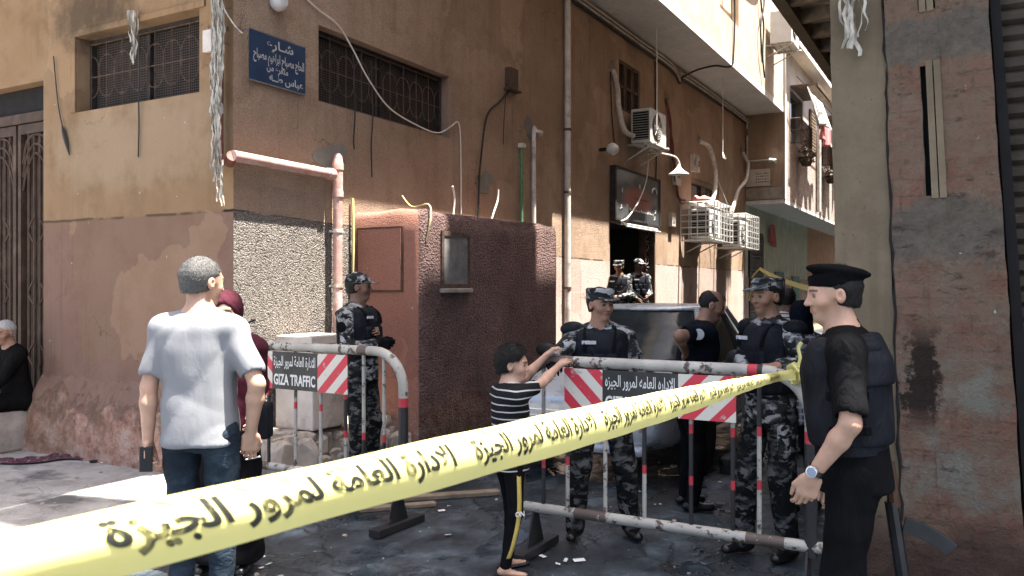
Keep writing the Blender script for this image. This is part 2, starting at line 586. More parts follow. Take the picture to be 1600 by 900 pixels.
def ground_mat(name):
    """dusty cement by the corner, dark wet asphalt in the lane (object axes are the street's)"""
    g = G(name)
    o = g.co()
    s = g.xyz(o)
    big = g.noise(0.9, 8, 0.62)
    mid = g.noise(3.5, 9, 0.66)
    # border of the dusty pavement: local y = -d
    e = g.math('ADD', g.math('ADD', s[1], g.math('MULTIPLY', s[0], -0.10)), g.math('MULTIPLY', g.math('SUBTRACT', g.noise(1.6, 6, 0.65), 0.5), 1.3))
    dusty = g.step(e, -0.75, -0.35)
    wetn = g.step(g.noise(0.75, 6, 0.6, vec=g.map(o, (1, 1.6, 1), loc=(3.1, 1.7, 0))), 0.43, 0.58)
    puddle = g.step(g.noise(1.25, 5, 0.55, vec=g.map(o, (1, 1.8, 1), loc=(7.3, 2.2, 0))), 0.53, 0.60)
    lane = g.ramp(mid, [(0.30, (0.009, 0.013, 0.017)), (0.5, (0.030, 0.042, 0.051)), (0.68, (0.115, 0.145, 0.165))])
    lane = g.mix(g.math('MULTIPLY', wetn, 0.85), lane, g.ramp(big, [(0.35, (0.006, 0.010, 0.014)), (0.65, (0.024, 0.036, 0.046))]))
    cracks = g.voro(3.2, vec=g.add('VectorMath', {0: o, 1: g.math('MULTIPLY', g.noise(3, 4, 0.6), 0.35)}, operation='ADD').outputs[0],
                    feature='DISTANCE_TO_EDGE')
    crk = g.math('MULTIPLY', g.step(cracks, 0.06, 0.012), g.step(g.noise(0.8, 3, 0.5), 0.42, 0.5))
    lane = g.mix(g.math('MULTIPLY', crk, 0.75), lane, (0.008, 0.009, 0.011))
    dust = g.ramp(g.noise(2.1, 9, 0.68), [(0.28, (0.13, 0.12, 0.11)), (0.5, (0.29, 0.275, 0.255)), (0.72, (0.40, 0.385, 0.36))])
    patch = g.step(g.noise(1.4, 6, 0.6, vec=g.map(o, (1.4, 0.8, 1), loc=(1.3, 4.4, 0))), 0.55, 0.64)
    dust = g.mix(g.math('MULTIPLY', patch, 0.8), dust, (0.055, 0.055, 0.055))
    col = g.mix(dusty, lane, dust)
    spk = g.noise(90, 4, 0.75)
    col = g.mix(g.math('MULTIPLY', g.step(spk, 0.58, 0.70), 0.3), col, (0.20, 0.20, 0.195))
    col = g.mix(g.math('MULTIPLY', g.step(spk, 0.44, 0.34), 0.5), col, (0.02, 0.02, 0.02))
    litter = g.step(g.noise(26, 2, 0.5), 0.74, 0.755)
    col = g.mix(g.math('MULTIPLY', litter, 0.7), col, (0.5, 0.48, 0.45))
    wetness = g.math('MULTIPLY', g.math('MAXIMUM', g.math('MULTIPLY', wetn, 0.75), puddle), g.math('SUBTRACT', 1.0, dusty))
    rough = g.math('SUBTRACT', 0.85, g.math('MULTIPLY', wetness, 0.73))
    amt = g.math('SUBTRACT', 1.0, g.math('MULTIPLY', puddle, 0.9))
    h = g.math('MULTIPLY', g.math('ADD', g.noise(9, 8, 0.65), g.math('MULTIPLY', g.noise(60, 5, 0.7), 0.4)), amt)
    nm = g.bump(h, 0.5, 0.03)
    nm = g.bump(g.math('SUBTRACT', 0.0, crk), 0.5, 0.02, nm)
    return g.done(col, rough, nm, spec=0.5)


MT = {}
MT['left_wall'] = facade_mat('ochre plaster', (0.245, 0.152, 0.082), (0.305, 0.205, 0.122), (0.158, 0.092, 0.068), (0.205, 0.130, 0.100), 0.0, dado_k=0.0, axis=1)
MT['street_wall'] = facade_mat('pebbledash render', (0.40, 0.27, 0.185), (0.56, 0.41, 0.30), (0.62, 0.47, 0.42), (0.70, 0.56, 0.51), 0.75, dirt=0.8)
MT['kiosk_front'] = facade_mat('maroon rough render', (0.235, 0.145, 0.13), (0.31, 0.20, 0.182), (0.235, 0.145, 0.13), (0.30, 0.192, 0.174), 0.95, dado0=9, dado_k=0, dado_min=9)
MT['kiosk_side'] = facade_mat('brick red render', (0.31, 0.145, 0.105), (0.36, 0.175, 0.13), (0.30, 0.14, 0.10), (0.36, 0.175, 0.13), 0.35, dado0=9, dado_k=0, dado_min=9)
MT['brick'] = brick_mat('old brick')
MT['concrete'] = concrete_mat('old concrete', (0.165, 0.130, 0.085), 0.35)
MT['soffit'] = concrete_mat('painted soffit', (0.66, 0.64, 0.60), 0.12)
MT['cream'] = concrete_mat('cream render', (0.52, 0.43, 0.34), 0.22)
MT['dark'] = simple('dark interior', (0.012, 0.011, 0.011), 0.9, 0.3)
MT['iron'] = simple('dark iron', (0.030, 0.024, 0.021), 0.7, 0.5, 14, 0.2, 60)
MT['rust'] = simple('rusted metal', (0.085, 0.055, 0.04), 0.8, 0.5, 20, 0.3, 60)
MT['doorbrown'] = simple('brown painted metal', (0.055, 0.032, 0.019), 0.6, 0.35, 8, 0.15, 30, grime=(0.10, 0.065, 0.042))
MT['pipe_pink'] = simple('faded pink pipe', (0.46, 0.27, 0.23), 0.6, 0.22, 12, 0.1, 40, grime=(0.6, 0.52, 0.47))
MT['pipe_brown'] = simple('red brown pipe', (0.17, 0.07, 0.05), 0.6, 0.3, 12, 0.1, 40)
MT['pipe_white'] = simple('grey white pipe', (0.55, 0.50, 0.45), 0.55, 0.2, 8, 0.1, 40, grime=(0.3, 0.25, 0.2))
MT['pipe_green'] = simple('green pipe', (0.10, 0.19, 0.10), 0.6, 0.3, 12)
MT['white'] = simple('white paint', (0.72, 0.71, 0.68), 0.5, 0.1, 10, 0.08, 40, grime=(0.5, 0.46, 0.4))
MT['white_metal'] = simple('white enamel', (0.55, 0.55, 0.53), 0.4, 0.08, 6, grime=(0.5, 0.47, 0.42))
MT['paper'] = simple('yellowed paper strips', (0.42, 0.39, 0.33), 0.9, 0.3, 22, 0.3, 40)
MT['cable_white'] = simple('white cable', (0.62, 0.58, 0.52), 0.6, 0.15)
MT['cable_black'] = simple('black cable', (0.03, 0.026, 0.024), 0.6, 0.3)
MT['cable_red'] = simple('maroon cable', (0.16, 0.045, 0.04), 0.6, 0.3)
MT['cable_yellow'] = simple('yellow cable', (0.55, 0.47, 0.22), 0.6, 0.2)
MT['galv'] = simple('dull galvanised metal', (0.30, 0.30, 0.29), 0.45, 0.25, 7, metal=0.5)
MT['grey_metal'] = simple('grey weathered metal', (0.15, 0.15, 0.145), 0.6, 0.3, 9, 0.1, 30, grime=(0.26, 0.25, 0.23))
MT['wood'] = simple('weathered wood', (0.20, 0.155, 0.11), 0.85, 0.35, 14, 0.3, 50)
MT['stone'] = simple('broken stone', (0.30, 0.26, 0.22), 0.9, 0.35, 6, 0.6, 20)
MT['shutter'] = simple('dusty steel shutter', (0.055, 0.042, 0.030), 0.75, 0.4, 8, 0.2, 40, grime=(0.035, 0.027, 0.02))
MT['marble'] = simple('pale stained stone', (0.56, 0.50, 0.44), 0.6, 0.15, 5, 0.2, 30, grime=(0.33, 0.27, 0.22))
MT['black'] = simple('black rubber', (0.016, 0.016, 0.017), 0.6, 0.3)
MT['mint'] = concrete_mat('pale green render', (0.70, 0.78, 0.66), 0.2)
MT['orange_wall'] = concrete_mat('peach render', (0.70, 0.47, 0.31), 0.2)
MT['green_door'] = simple('dark green paint', (0.03, 0.11, 0.065), 0.5, 0.3)
MT['pale_brick'] = None


def pale_brick():
    g = G('lime washed brick')
    s = g.xyz()
    vec = g.add('CombineXYZ', {0: s[0], 1: s[2], 2: 0.0}).outputs[0]
    br = g.add('TexBrick', {'Vector': vec, 'Scale': 1.0, 'Mortar Size': 0.012, 'Brick Width': 0.25, 'Row Height': 0.085,
                            'Color1': (0.36, 0.27, 0.23, 1), 'Color2': (0.43, 0.36, 0.32, 1), 'Mortar': (0.33, 0.30, 0.28, 1)})
    up = g.step(g.math('ADD', s[2], g.math('MULTIPLY', g.noise(0.8, 5, 0.6), 1.2)), 6.9, 7.2)
    c = g.mix(up, br.outputs[0], (0.40, 0.385, 0.37))
    c = g.mix(g.math('MULTIPLY', g.step(g.noise(1.2, 6, 0.6), 0.5, 0.7), 0.5), c, (0.24, 0.19, 0.16))
    nm = g.bump(g.math('MULTIPLY', br.outputs[1], -1.0), 0.4, 0.01)
    return g.done(c, 0.9, g.bump(g.noise(20, 5), 0.3, 0.01, nm), spec=0.15)


MT['pale_brick'] = pale_brick()


def glass_mat(name, col=(0.02, 0.024, 0.028), rough=0.06):
    g = G(name)
    return g.done(col, rough, None, 0.0, 0.6)


MT['glass'] = glass_mat('dark glass')


def mesh_screen():
    """dark wire mesh over a window: fine grid seen as tone"""
    g = G('wire mesh screen')
    s = g.xyz()
    u = g.math('ADD', s[0], s[1])
    a = g.math('PINGPONG', g.math('MULTIPLY', u, 1.0), 0.012)
    b = g.math('PINGPONG', g.math('MULTIPLY', s[2], 1.0), 0.012)
    w = g.step(g.math('MINIMUM', a, b), 0.0035, 0.002)
    c = g.mix(w, (0.010, 0.008, 0.008), (0.085, 0.07, 0.06))
    d = g.step(g.noise(3, 6, 0.6), 0.45, 0.7)
    c = g.mix(g.math('MULTIPLY', d, 0.4), c, (0.075, 0.06, 0.05))
    return g.done(c, 0.8, None, spec=0.1)


MT['screen'] = mesh_screen()

# ================================================================ ground
mb = MB()
mb.add([(-120, -120, 0), (120, -120, 0), (120, 120, 0), (-120, 120, 0)], [(0, 1, 2, 3)])
ground = mb.build('ground', ground_mat('dust and wet asphalt'))
ground.location = (OX, OY, 0)
ground.rotation_euler = (0, 0, STREET_ROT)
tag(ground, kind='structure')


# ================================================================ walls with openings
def wall_cells(mb, fn, u0, u1, v0, v1, holes, depth, mat, reveal=None):
    """front sheet of a wall with rectangular holes and their reveals; fn(u, v, k) -> point, k = depth inwards"""
    us = sorted({u0, u1} | {h[0] for h in holes} | {h[1] for h in holes})
    vs = sorted({v0, v1} | {h[2] for h in holes} | {h[3] for h in holes})
    for i in range(len(us) - 1):
        for j in range(len(vs) - 1):
            cu, cv = (us[i] + us[i + 1]) / 2, (vs[j] + vs[j + 1]) / 2
            if any(h[0] < cu < h[1] and h[2] < cv < h[3] for h in holes):
                continue
            mb.add([fn(us[i], vs[j], 0), fn(us[i + 1], vs[j], 0), fn(us[i + 1], vs[j + 1], 0), fn(us[i], vs[j + 1], 0)], [(0, 1, 2, 3)], mat)
    for a, b, c, d in [h[:4] for h in holes]:
        q = [(a, c), (b, c), (b, d), (a, d)]
        for k in range(4):
            p, r = q[k], q[(k + 1) % 4]
            mb.add([fn(*p, 0), fn(*r, 0), fn(*r, depth), fn(*p, depth)], [(0, 1, 2, 3)], reveal or mat)


cb = street_thing('corner_building', 'old two-tone corner building, ochre above and pink below, with barred windows', 'building')


def fr(u, v, k):    # street facade
    return (u, k, v)


def fl(u, v, k):    # cross street facade
    return (k, u, v)


W_R = (1.04, 3.30, 3.39, 4.12)
W_SH = (8.65, 9.70, 4.75, 5.62)
W_AC = (12.85, 15.1, 3.2, 4.05)
DOOR_R = (8.24, 10.45, 0.40, 2.76)
W_L = (0.42, 2.16, 3.31, 4.04)
DOOR_L = (2.70, 4.60, 0.40, 3.69)
m = MB()
wall_cells(m, fr, 0, 17.7, 0, 6.25, [W_R, W_SH, W_AC, DOOR_R], 0.18, MT['street_wall'])
sw = m.build('wall', None, cb)
m = MB()
wall_cells(m, fl, 0, 12, 0, 9.5, [W_L, DOOR_L], 0.2, MT['left_wall'])
lw = m.build('wall', None, cb)
m = MB()
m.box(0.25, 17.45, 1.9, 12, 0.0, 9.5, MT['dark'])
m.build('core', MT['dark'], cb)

# flared footing of the cross street wall
m = MB()
rng = random.Random(3)
nv, nu = 6, 40
prof = [(0.0, -0.20), (0.18, -0.19), (0.42, -0.15), (0.58, -0.10), (0.68, -0.03), (0.74, 0.01)]
vs, fs = [], []
for i in range(nu + 1):
    s_ = -0.02 + 2.74 * i / nu
    for z, k in prof:
        vs.append((k + rng.uniform(-0.018, 0.018), s_, z + rng.uniform(-0.02, 0.02) * (z > 0)))
for i in range(nu):
    for j in range(nv - 1):
        a = i * nv + j
        fs.append((a, a + nv, a + nv + 1, a + 1))
fs.append(tuple(range(nv)))
fs.append(tuple(nu * nv + k for k in range(nv - 1, -1, -1)))
m.add(vs, fs, MT['left_wall'])
m.build('footing', None, cb, smooth=True)

# balcony slab, its fascia and the storey above
m = MB()
m.box(-1.55, 17.68, -1.0, -0.003, 6.25, 6.40, MT['soffit'])
m.box(-1.55, -0.003, 0.0, 9.0, 6.25, 6.40, MT['soffit'])
m.box(-1.55, 6.25, -1.06, -1.0, 6.25, 6.40, MT['soffit'])  # unseen lip added to lower the slab's shadow line on the wall
m.build('balcony_slab', None, cb)
m = MB()
wall_cells(m, lambda u, v, k: (u, -1.0 + k, v), -1.5, 17.68, 6.403, 9.6, [(7.4, 8.6, 6.9, 8.6), (11.5, 13.0, 7.2, 9.0)], 0.15, MT['cream'])
m.box(-1.5, 17.6, -0.84, 0.2, 6.41, 9.58, MT['cream'])
m.build('upper_wall', None, cb)
m = MB()
m.box(-1.6, 17.9, -1.05, 12, 9.6, 9.75, MT['soffit'])
m.build('roof', None, cb)

def bars_grid(m, fn, u0, u1, v0, v1, k, r, nu_, mat, scroll=True):
    for i in range(nu_ + 1):
        u = u0 + (u1 - u0) * i / nu_
        m.tube([fn(u, v0, k), fn(u, v1, k)], r, 5, mat)
    for v in (v0 + 0.02, (v0 + v1) / 2, v1 - 0.02):
        m.tube([fn(u0, v, k), fn(u1, v, k)], r * 1.2, 5, mat)
    if scroll:
        hv = (v1 - v0)
        for i in range(nu_):
            uc = u0 + (u1 - u0) * (i + 0.5) / nu_
            w = (u1 - u0) / nu_ * 0.42
            for sg in (-1, 1):
                pts = []
                for q in range(11):
                    a = math.pi * (q / 10 - 0.5) * 1.25
                    pts.append(fn(uc + sg * (w - w * 1.1 * math.cos(a)), (v0 + v1) / 2 + hv * 0.30 * math.sin(a), k))
                m.tube(pts, r * 0.8, 5, mat)


def grille_window(fn, W, k, nu_, frame_mat, nscr=6):
    u0, u1, v0, v1 = W
    m = MB()
    m.add([fn(u0 - .01, v0 - .01, k + .02), fn(u1 + .01, v0 - .01, k + .02), fn(u1 + .01, v1 + .01, k + .02), fn(u0 - .01, v1 + .01, k + .02)], [(0, 1, 2, 3)], MT['screen'])
    win = m.build('window', None, cb)
    m = MB()
    for a, b, c, d in ((u0, u1, v0, v0 + .04), (u0, u1, v1 - .05, v1), (u0, u0 + .04, v0 + .04, v1 - .05), (u1 - .04, u1, v0 + .04, v1 - .05)):
        p, q = fn(a, c, k - .03), fn(b, d, k + .015)
        m.box(min(p[0], q[0]), max(p[0], q[0]), min(p[1], q[1]), max(p[1], q[1]), c, d, frame_mat)
    uc = (u0 + u1) / 2
    p, q = fn(uc - .02, 0, k - .02), fn(uc + .02, 0, k + .015)
    m.box(min(p[0], q[0]), max(p[0], q[0]), min(p[1], q[1]), max(p[1], q[1]), v0 + .04, v1 - .05, frame_mat)
    m.build('frame', None, win)
    m = MB()
    bars_grid(m, fn, u0 + .04, u1 - .04, v0 + .02, v1 - .03, k - 0.04, 0.006, nu_, MT['rust'])
    m.build('grille', None, win)
    return win


grille_window(fr, W_R, 0.15, 9, MT['iron'])
grille_window(fl, W_L, 0.17, 7, MT['iron'])
# plaster rim round the cross street window
m = MB()
for a, b, c, d in ((0.34, 2.24, 4.04, 4.10), (2.16, 2.24, 3.31, 4.04)):
    m.box(-0.02, -0.002, a, b, c, d, MT['left_wall'])
m.build('window_surround', None, cb, bevel=0.006)

# louvred shutters above the air conditioner
m = MB()
u0, u1, v0, v1 = W_SH
m.box(u0, u1, 0.10, 0.12, v0, v1, MT['dark'])
shw = m.build('window', None, cb)
for k in range(3):
    a = u0 + (u1 - u0) * k / 3 + .015
    b = u0 + (u1 - u0) * (k + 1) / 3 - .015
    m = MB()
    for (p, q, r_, s_) in ((a, a + .05, v0, v1), (b - .05, b, v0, v1), (a + .05, b - .05, v0, v0 + .05), (a + .05, b - .05, v1 - .05, v1), (a + .05, b - .05, (v0 + v1) / 2 - .025, (v0 + v1) / 2 + .025)):
        m.box(p, q, 0.02, 0.06, r_, s_, MT['shut'] if 'shut' in MT else MT['rust'])
    z = v0 + .06
    while z < v1 - .06:
        if abs(z - (v0 + v1) / 2) > .035:
            m.obox(((a + b) / 2, 0.04, z), ((b - a) / 2 - .05, 0, 0), (0, .014, .012), (0, -.002, .003), MT['rust'])
        z += .035
    m.build('shutter', None, shw)

# small window behind the air conditioner cages
u0, u1, v0, v1 = W_AC
m = MB()
m.box(u0, u1, 0.12, 0.14, v0, v1, MT['glass'])
aw = m.build('window', None, cb)
m = MB()
for a, b, c, d in ((u0, u1, v1 - .10, v1), (u0, u0 + .07, v0, v1 - .1), (u1 - .07, u1, v0, v1 - .1), ((u0 + u1) / 2 - .03, (u0 + u1) / 2 + .03, v0, v1 - .1)):
    m.box(a, b, 0.03, 0.11, c, d, MT['wood'])
m.build('frame', None, aw)

# doorway where the two soldiers stand
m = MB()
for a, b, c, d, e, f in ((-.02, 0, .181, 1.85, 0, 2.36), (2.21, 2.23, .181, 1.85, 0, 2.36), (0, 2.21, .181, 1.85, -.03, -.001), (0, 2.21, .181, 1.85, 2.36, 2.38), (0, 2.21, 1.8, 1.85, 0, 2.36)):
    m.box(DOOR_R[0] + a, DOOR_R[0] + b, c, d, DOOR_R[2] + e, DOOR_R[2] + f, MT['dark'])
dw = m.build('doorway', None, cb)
m = MB()
a = DOOR_R[1]
m.box(a - .42, a - .36, 0.02, 0.15, DOOR_R[2], DOOR_R[3] - .02, MT['doorbrown'])
m.box(a - .06, a - .0, -0.03, 0.15, DOOR_R[2], DOOR_R[3] - .02, MT['doorbrown'])
for i in range(5):
    z = DOOR_R[2] + .1 + i * .5
    m.tube([(a - .36, .08, z), (a - .06, .08, z)], .012, 6, MT['galv'])
for q in range(9):
    z = DOOR_R[2] + .15 + q * .26
    m.tube(spline([(a - .34, .08, z), (a - .2, .08, z + .1), (a - .08, .08, z + .02), (a - .2, .08, z - .06), (a - .34, .08, z)], 5), .009, 5, MT['galv'])
m.build('door_leaf', None, dw)
m = MB()
m.box(DOOR_R[0] - .15, DOOR_R[1] + .1, -0.75, -.005, 0.004, 0.20, MT['stone'])
m.box(DOOR_R[0] - .1, DOOR_R[1] + .05, -0.42, -.005, 0.20, 0.40, MT['stone'])
m.build('step', None, cb, bevel=0.015)

# ornate door in the cross street wall
u0, u1, v0, v1 = DOOR_L
m = MB()
m.box(0.17, 0.2, u0, u1, v0, v1, MT['doorbrown'])
dl = m.build('door', None, cb)
m = MB()
m.box(0.12, 0.165, u0, u1, 3.42, 3.68, MT['dark'])
m.box(0.08, 0.165, u0, u1, 3.32, 3.42, MT['doorbrown'])
m.build('transom', None, dl)
for k in range(3):
    a = u0 + (u1 - u0) * k / 3 + .02
    b = u0 + (u1 - u0) * (k + 1) / 3 - .02
    m = MB()
    for p, q, r_, s_ in ((a, a + .05, v0, 3.31), (b - .05, b, v0, 3.31), (a + .05, b - .05, v0, v0 + .12), (a + .05, b - .05, 3.21, 3.31)):
        m.box(0.10, 0.168, p, q, r_, s_, MT['doorbrown'])
    n = 5
    for i in range(1, n):
        u = a + .05 + (b - a - .1) * i / n
        m.tube([(0.13, u, v0 + .1), (0.13, u, 3.22)], .016, 6, MT['doorbrown'])
    w = (b - a - .1)
    for z in (0.9, 1.55, 2.2):
        for sg in (-1, 1):
            m.tube(spline([(0.12, (a + b) / 2 + sg * w * .1, z - .12), (0.12, (a + b) / 2 + sg * w * .28, z), (0.12, (a + b) / 2 + sg * w * .1, z + .12)], 5), .013, 5, MT['doorbrown'])
    for h_ in (0, .14, .28):
        m.tube(spline([(0.12, a + .06, 2.62 + h_), (0.12, a + .06 + w * .15, 2.85 + h_), ((0.12), (a + b) / 2, 3.0 + h_ * .7), (0.12, b - .06 - w * .15, 2.85 + h_), (0.12, b - .06, 2.62 + h_)], 6), .014, 5, MT['doorbrown'])
    m.build('door_leaf', None, dl)
m = MB()
m.box(-0.55, 0.16, 2.72, 4.6, 0.004, 0.395, MT['stone'])
m.build('step', None, cb, bevel=0.02)

# raised rubble ledge along the street wall
def stone(m, c, r, rg, mat):
    import bmesh
    bm = bmesh.new()
    bmesh.ops.create_icosphere(bm, subdivisions=2, radius=1.0)
    ph = [rg.uniform(0, 6.3) for _ in range(6)]
    a = rg.uniform(0, 6.3)
    idx = {}
    vs = []
    for i, v in enumerate(bm.verts):
        p = v.co
        k = 1 + .18 * math.sin(3.1 * p.x + ph[0]) + .16 * math.sin(3.7 * p.y + ph[1]) + .14 * math.sin(4.3 * p.z + ph[2]) + rg.uniform(-.05, .05)
        q = Vector((max(-.8, min(.8, p.x * k)), max(-.8, min(.8, p.y * k)), max(-.7, min(.7, p.z * k))))
        x = q.x * r[0] * math.cos(a) - q.y * r[1] * math.sin(a)
        y = q.x * r[0] * math.sin(a) + q.y * r[1] * math.cos(a)
        vs.append((c[0] + x, c[1] + y, c[2] + q.z * r[2]))
        idx[v] = i
    fs = [tuple(idx[v] for v in f.verts) for f in bm.faces]
    bm.free()
    m.add(vs, fs, mat)


rng = random.Random(11)
m = MB()
rl = random.Random(4)
for i in range(11):
    for j in range(3):
        stone(m, (0.12 + i * .135 + rl.uniform(-.03, .03), -.10 - j * .15 + rl.uniform(-.03, .03), .17 + rl.uniform(-.02, .03)), (.12, .12, .24), rl, MT['stone'])
m.box(0.08, 1.50, -0.38, -.003, 0.004, 0.33, MT['stone'])
for i in range(26):
    t_ = rng.uniform(0.0, 1.5)
    d_ = rng.uniform(0.40, 0.78)
    r_ = rng.uniform(0.05, 0.15)
    h_ = rng.uniform(0.04, 0.30) * (1 - (d_ - 0.4))
    z_ = rng.uniform(0.0, 0.1)
    stone(m, (t_, -d_, (z_ + h_) * .45), (r_ * 1.1, r_ * .9, (z_ + h_) * .75 + .02), rng, MT['stone'])
ledge = m.build('ledge', None, cb)
m = MB()
for i in range(30):
    t_ = rng.uniform(1.5, 4.3)
    d_ = rng.uniform(0.93, 1.2)
    r_ = rng.uniform(0.02, 0.07)
    stone(m, (t_, -d_, r_ * .3), (r_, r_ * .8, r_ * .7), rng, MT['stone'])
o = m.build('rubble', None, None)
o.location = (OX, OY, 0)
o.rotation_euler = (0, 0, STREET_ROT)
tag(o, 'loose stone rubble scattered along the foot of the maroon kiosk', 'rubble', kind='stuff')

# white stained block with a stone cap under the drain pipe
blk = street_thing('stone_block', 'pale stained stone block with flat cap under the pink drain pipe', 'block')
m = MB()
m.box(0.42, 0.88, -0.50, -0.06, 0.362, 1.10, MT['marble'])
m.build('block', None, blk, bevel=0.015)
m = MB()
m.box(0.44, 0.93, -0.47, -0.04, 1.103, 1.18, MT['marble'])
m.build('cap', None, blk, bevel=0.012)

# ================================================================ masonry kiosk against the wall
ks = street_thing('masonry_kiosk', 'maroon rendered kiosk built against the wall with grey hatch and red side panel', 'kiosk')
t0, t1, D, H = 1.53, 4.44, 0.86, 2.36
m = MB()
vs, fs = [], []
# rounded plan and a softened, uneven top
rng = random.Random(5)
plan = [(t0, 0.0), (t0, 0.3), (t0, 0.55), (t0, D - .10), (t0 + .012, D - .05), (t0 + .035, D - .02), (t0 + .09, D), (t0 + .3, D)]
plan += [(t0 + .3 + (t1 - t0 - .4) * i / 14, D) for i in range(1, 15)] + [(t1 - .01, D - .005), (t1, D - .03), (t1, 0.0)]
levels = [0.0, 0.6, 1.2, 1.8, 2.15, 2.27, 2.325, 2.35]
shr = [0, 0, 0, 0, 0, 0.008, 0.03, 0.075]
n = len(plan)
ct, cdn = (t0 + t1) / 2, D / 2
for z, sh in zip(levels, shr):
    for (t, d) in plan:
        tt = t + (sh if t < ct else -sh) * (1 if t < t0 + .2 else 0)
        dd = d - (sh if d > D - .12 else 0) * (1.0 if t < t0 + .5 else .35)
        zz = z
        if z > 2.2:
            zz = z + rng.uniform(-.018, .018) - (0.05 if 2.4 < t < 3.7 else 0.0) + 0.02 * math.sin(t * 5)
        vs.append((tt, -dd - 0.002, zz))
nl = len(levels)
front_f, side_f = [], []
for j in range(nl - 1):
    for i in range(n - 1):
        q = (j * n + i, j * n + i + 1, (j + 1) * n + i + 1, (j + 1) * n + i)
        (side_f if i < 4 else front_f).append(q)
m.add(vs, front_f, MT['kiosk_front'])
b0 = 0
k = m.mi(MT['kiosk_side'])
for q in side_f:
    m.f.append(q)
    m.m.append(k)
m.f.append(tuple((nl - 1) * n + i for i in range(n)))
m.m.append(m.mi(MT['kiosk_front']))
m.build('body', None, ks, smooth=True)
# side panel: thin recess line + door leaf
m = MB()
m.box(t0 - .012, t0 - .001, -.64, -.07, 1.56, 2.20, MT['doorbrown'])
pn = m.build('panel_frame', None, ks)
m = MB()
m.box(t0 - .02, t0 - .0125, -.62, -.09, 1.58, 2.18, MT['kiosk_side'])
m.build('panel', None, pn)
# grey hatch in the front
m = MB()
for a, b, c, d in ((1.84, 2.36, 2.12, 2.16), (1.84, 2.36, 1.60, 1.64), (1.84, 1.88, 1.64, 2.12), (2.32, 2.36, 1.64, 2.12)):
    m.box(a, b, -D - .022, -D + .01, c, d, MT['rust'])
hf = m.build('hatch_frame', None, ks)
m = MB()
m.box(1.88, 2.32, -D - .014, -D + .01, 1.64, 2.12, MT['grey_metal'])
m.build('hatch', None, hf)
m = MB()
m.box(1.83, 2.38, -D - .05, -D + .01, 1.55, 1.597, MT['stone'])
m.build('sill', None, ks, bevel=0.012)

# ================================================================ next building: storeys overhang the lane from t = 17.7
nb = street_thing('overhanging_building', 'sunlit pale brick building overhanging the lane above a pale green ground floor', 'building')
T0, T1 = 17.72, 44
m = MB()
wall_cells(m, lambda u, v, k: (u, -1.02 + k, v), T0, T1, 3.95, 12, [(18.5, 20.3, 5.6, 7.0), (23.2, 25.2, 5.6, 7.0), (19.0, 20.6, 9.0, 10.6), (23.5, 25.3, 9.0, 10.6), (28, 30, 5.6, 7.0), (28, 30, 9.0, 10.6)], 0.2, MT['pale_brick'])
m.box(T0 + .25, T1, -0.8, 3, 4.1, 11.9, MT['dark'])
m.build('upper_wall', None, nb)
m = MB()
m.add([(T0, -1.02, 3.95), (T0, 0.0, 3.95), (T0, 0.0, 12), (T0, -1.02, 12)], [(0, 1, 2, 3)], MT['orange_side'] if 'orange_side' in MT else MT['street_wall'])
m.box(T0 - .03, T0 + .12, -1.05, -1.0215, 3.95, 12, MT['soffit'])
m.build('end_wall', None, nb)
m = MB()
m.box(T0 + .002, T1, -1.018, 0.0, 3.85, 3.948, MT['soffit'])
m.build('soffit', None, nb)
m = MB()
m.box(T0 - .02, T0 - .002, -.98, -.01, 3.97, 4.30, MT['stone'])
m.build('ledge_band', None, nb, bevel=0.02)
m = MB()
m.box(T0, 27.0, 0.0, 0.3, 0, 3.85, MT['mint'])
m.box(27.0, T1, 0.0, 0.3, 0, 3.85, MT['orange_wall'])
m.box(T0, 27.0, -0.02, -.002, 0, 1.9, MT['street_wall'])
m.build('ground_floor_wall', None, nb)
for a in (18.5, 23.2, 28.0):
    for z in (5.6, 9.0):
        m = MB()
        m.box(a + .02, a + 1.6, -.86, -.83, z + .02, z + 1.38, MT['glass'])
        w = m.build('window', None, nb)
        m = MB()
        for i in range(12):
            x = a + .05 + i * .16
            m.tube([(x, -1.28, z - .05), (x, -1.28, z + .62)], .014, 5, MT['rust'])
        for zz in (z - .05, z + .3, z + .62):
            m.tube([(a, -1.03, zz), (a, -1.28, zz), (a + 1.85, -1.28, zz), (a + 1.85, -1.03, zz)], .016, 5, MT['rust'])
        m.build('railing', None, w)
# ornate iron gate, green door, small window of the ground floor
m = MB()
m.box(18.0, 19.6, -.03, -.004, 0.05, 3.1, MT['dark'])
gt = m.build('gate', None, nb)
m = MB()
for i in range(9):
    x = 18.04 + i * .19
    m.tube([(x, -.06, .05), (x, -.06, 3.1)], .018, 5, MT['grey_metal'])
for j in range(8):
    z = .2 + j * .38
    m.tube([(18.04, -.06, z), (19.56, -.06, z)], .018, 5, MT['grey_metal'])
    for i in range(8):
        xc = 18.135 + i * .19
        m.tube([(xc + .07 * math.cos(q * 1.05), -.06, z + .19 + .12 * math.sin(q * 1.05)) for q in range(7)], .014, 5, MT['grey_metal'])
m.build('grille', None, gt)
m = MB()
m.box(21.3, 22.6, -.05, -.004, 0.05, 2.1, MT['green_door'])
m.build('door', None, nb)
m = MB()
m.box(24.0, 25.2, -.05, -.004, 1.2, 2.0, MT['green_door'])
m.build('window', None, nb)

# ================================================================ opposite building (right): brick pillar, shutter, storeys above
ob = street_thing('brick_shop_building', 'worn brick and concrete shop building with cracked pillar and steel roller shutter', 'building')
TP = -0.31


def lean(o):
    """the old pillar splays slightly towards its foot"""
    for v in o.data.vertices:
        d = -v.co.y
        k = (v.co.z - 0.3) / 2.7
        v.co.y += (0.05 + 0.10 * (d - 4.87) / 0.78) * k


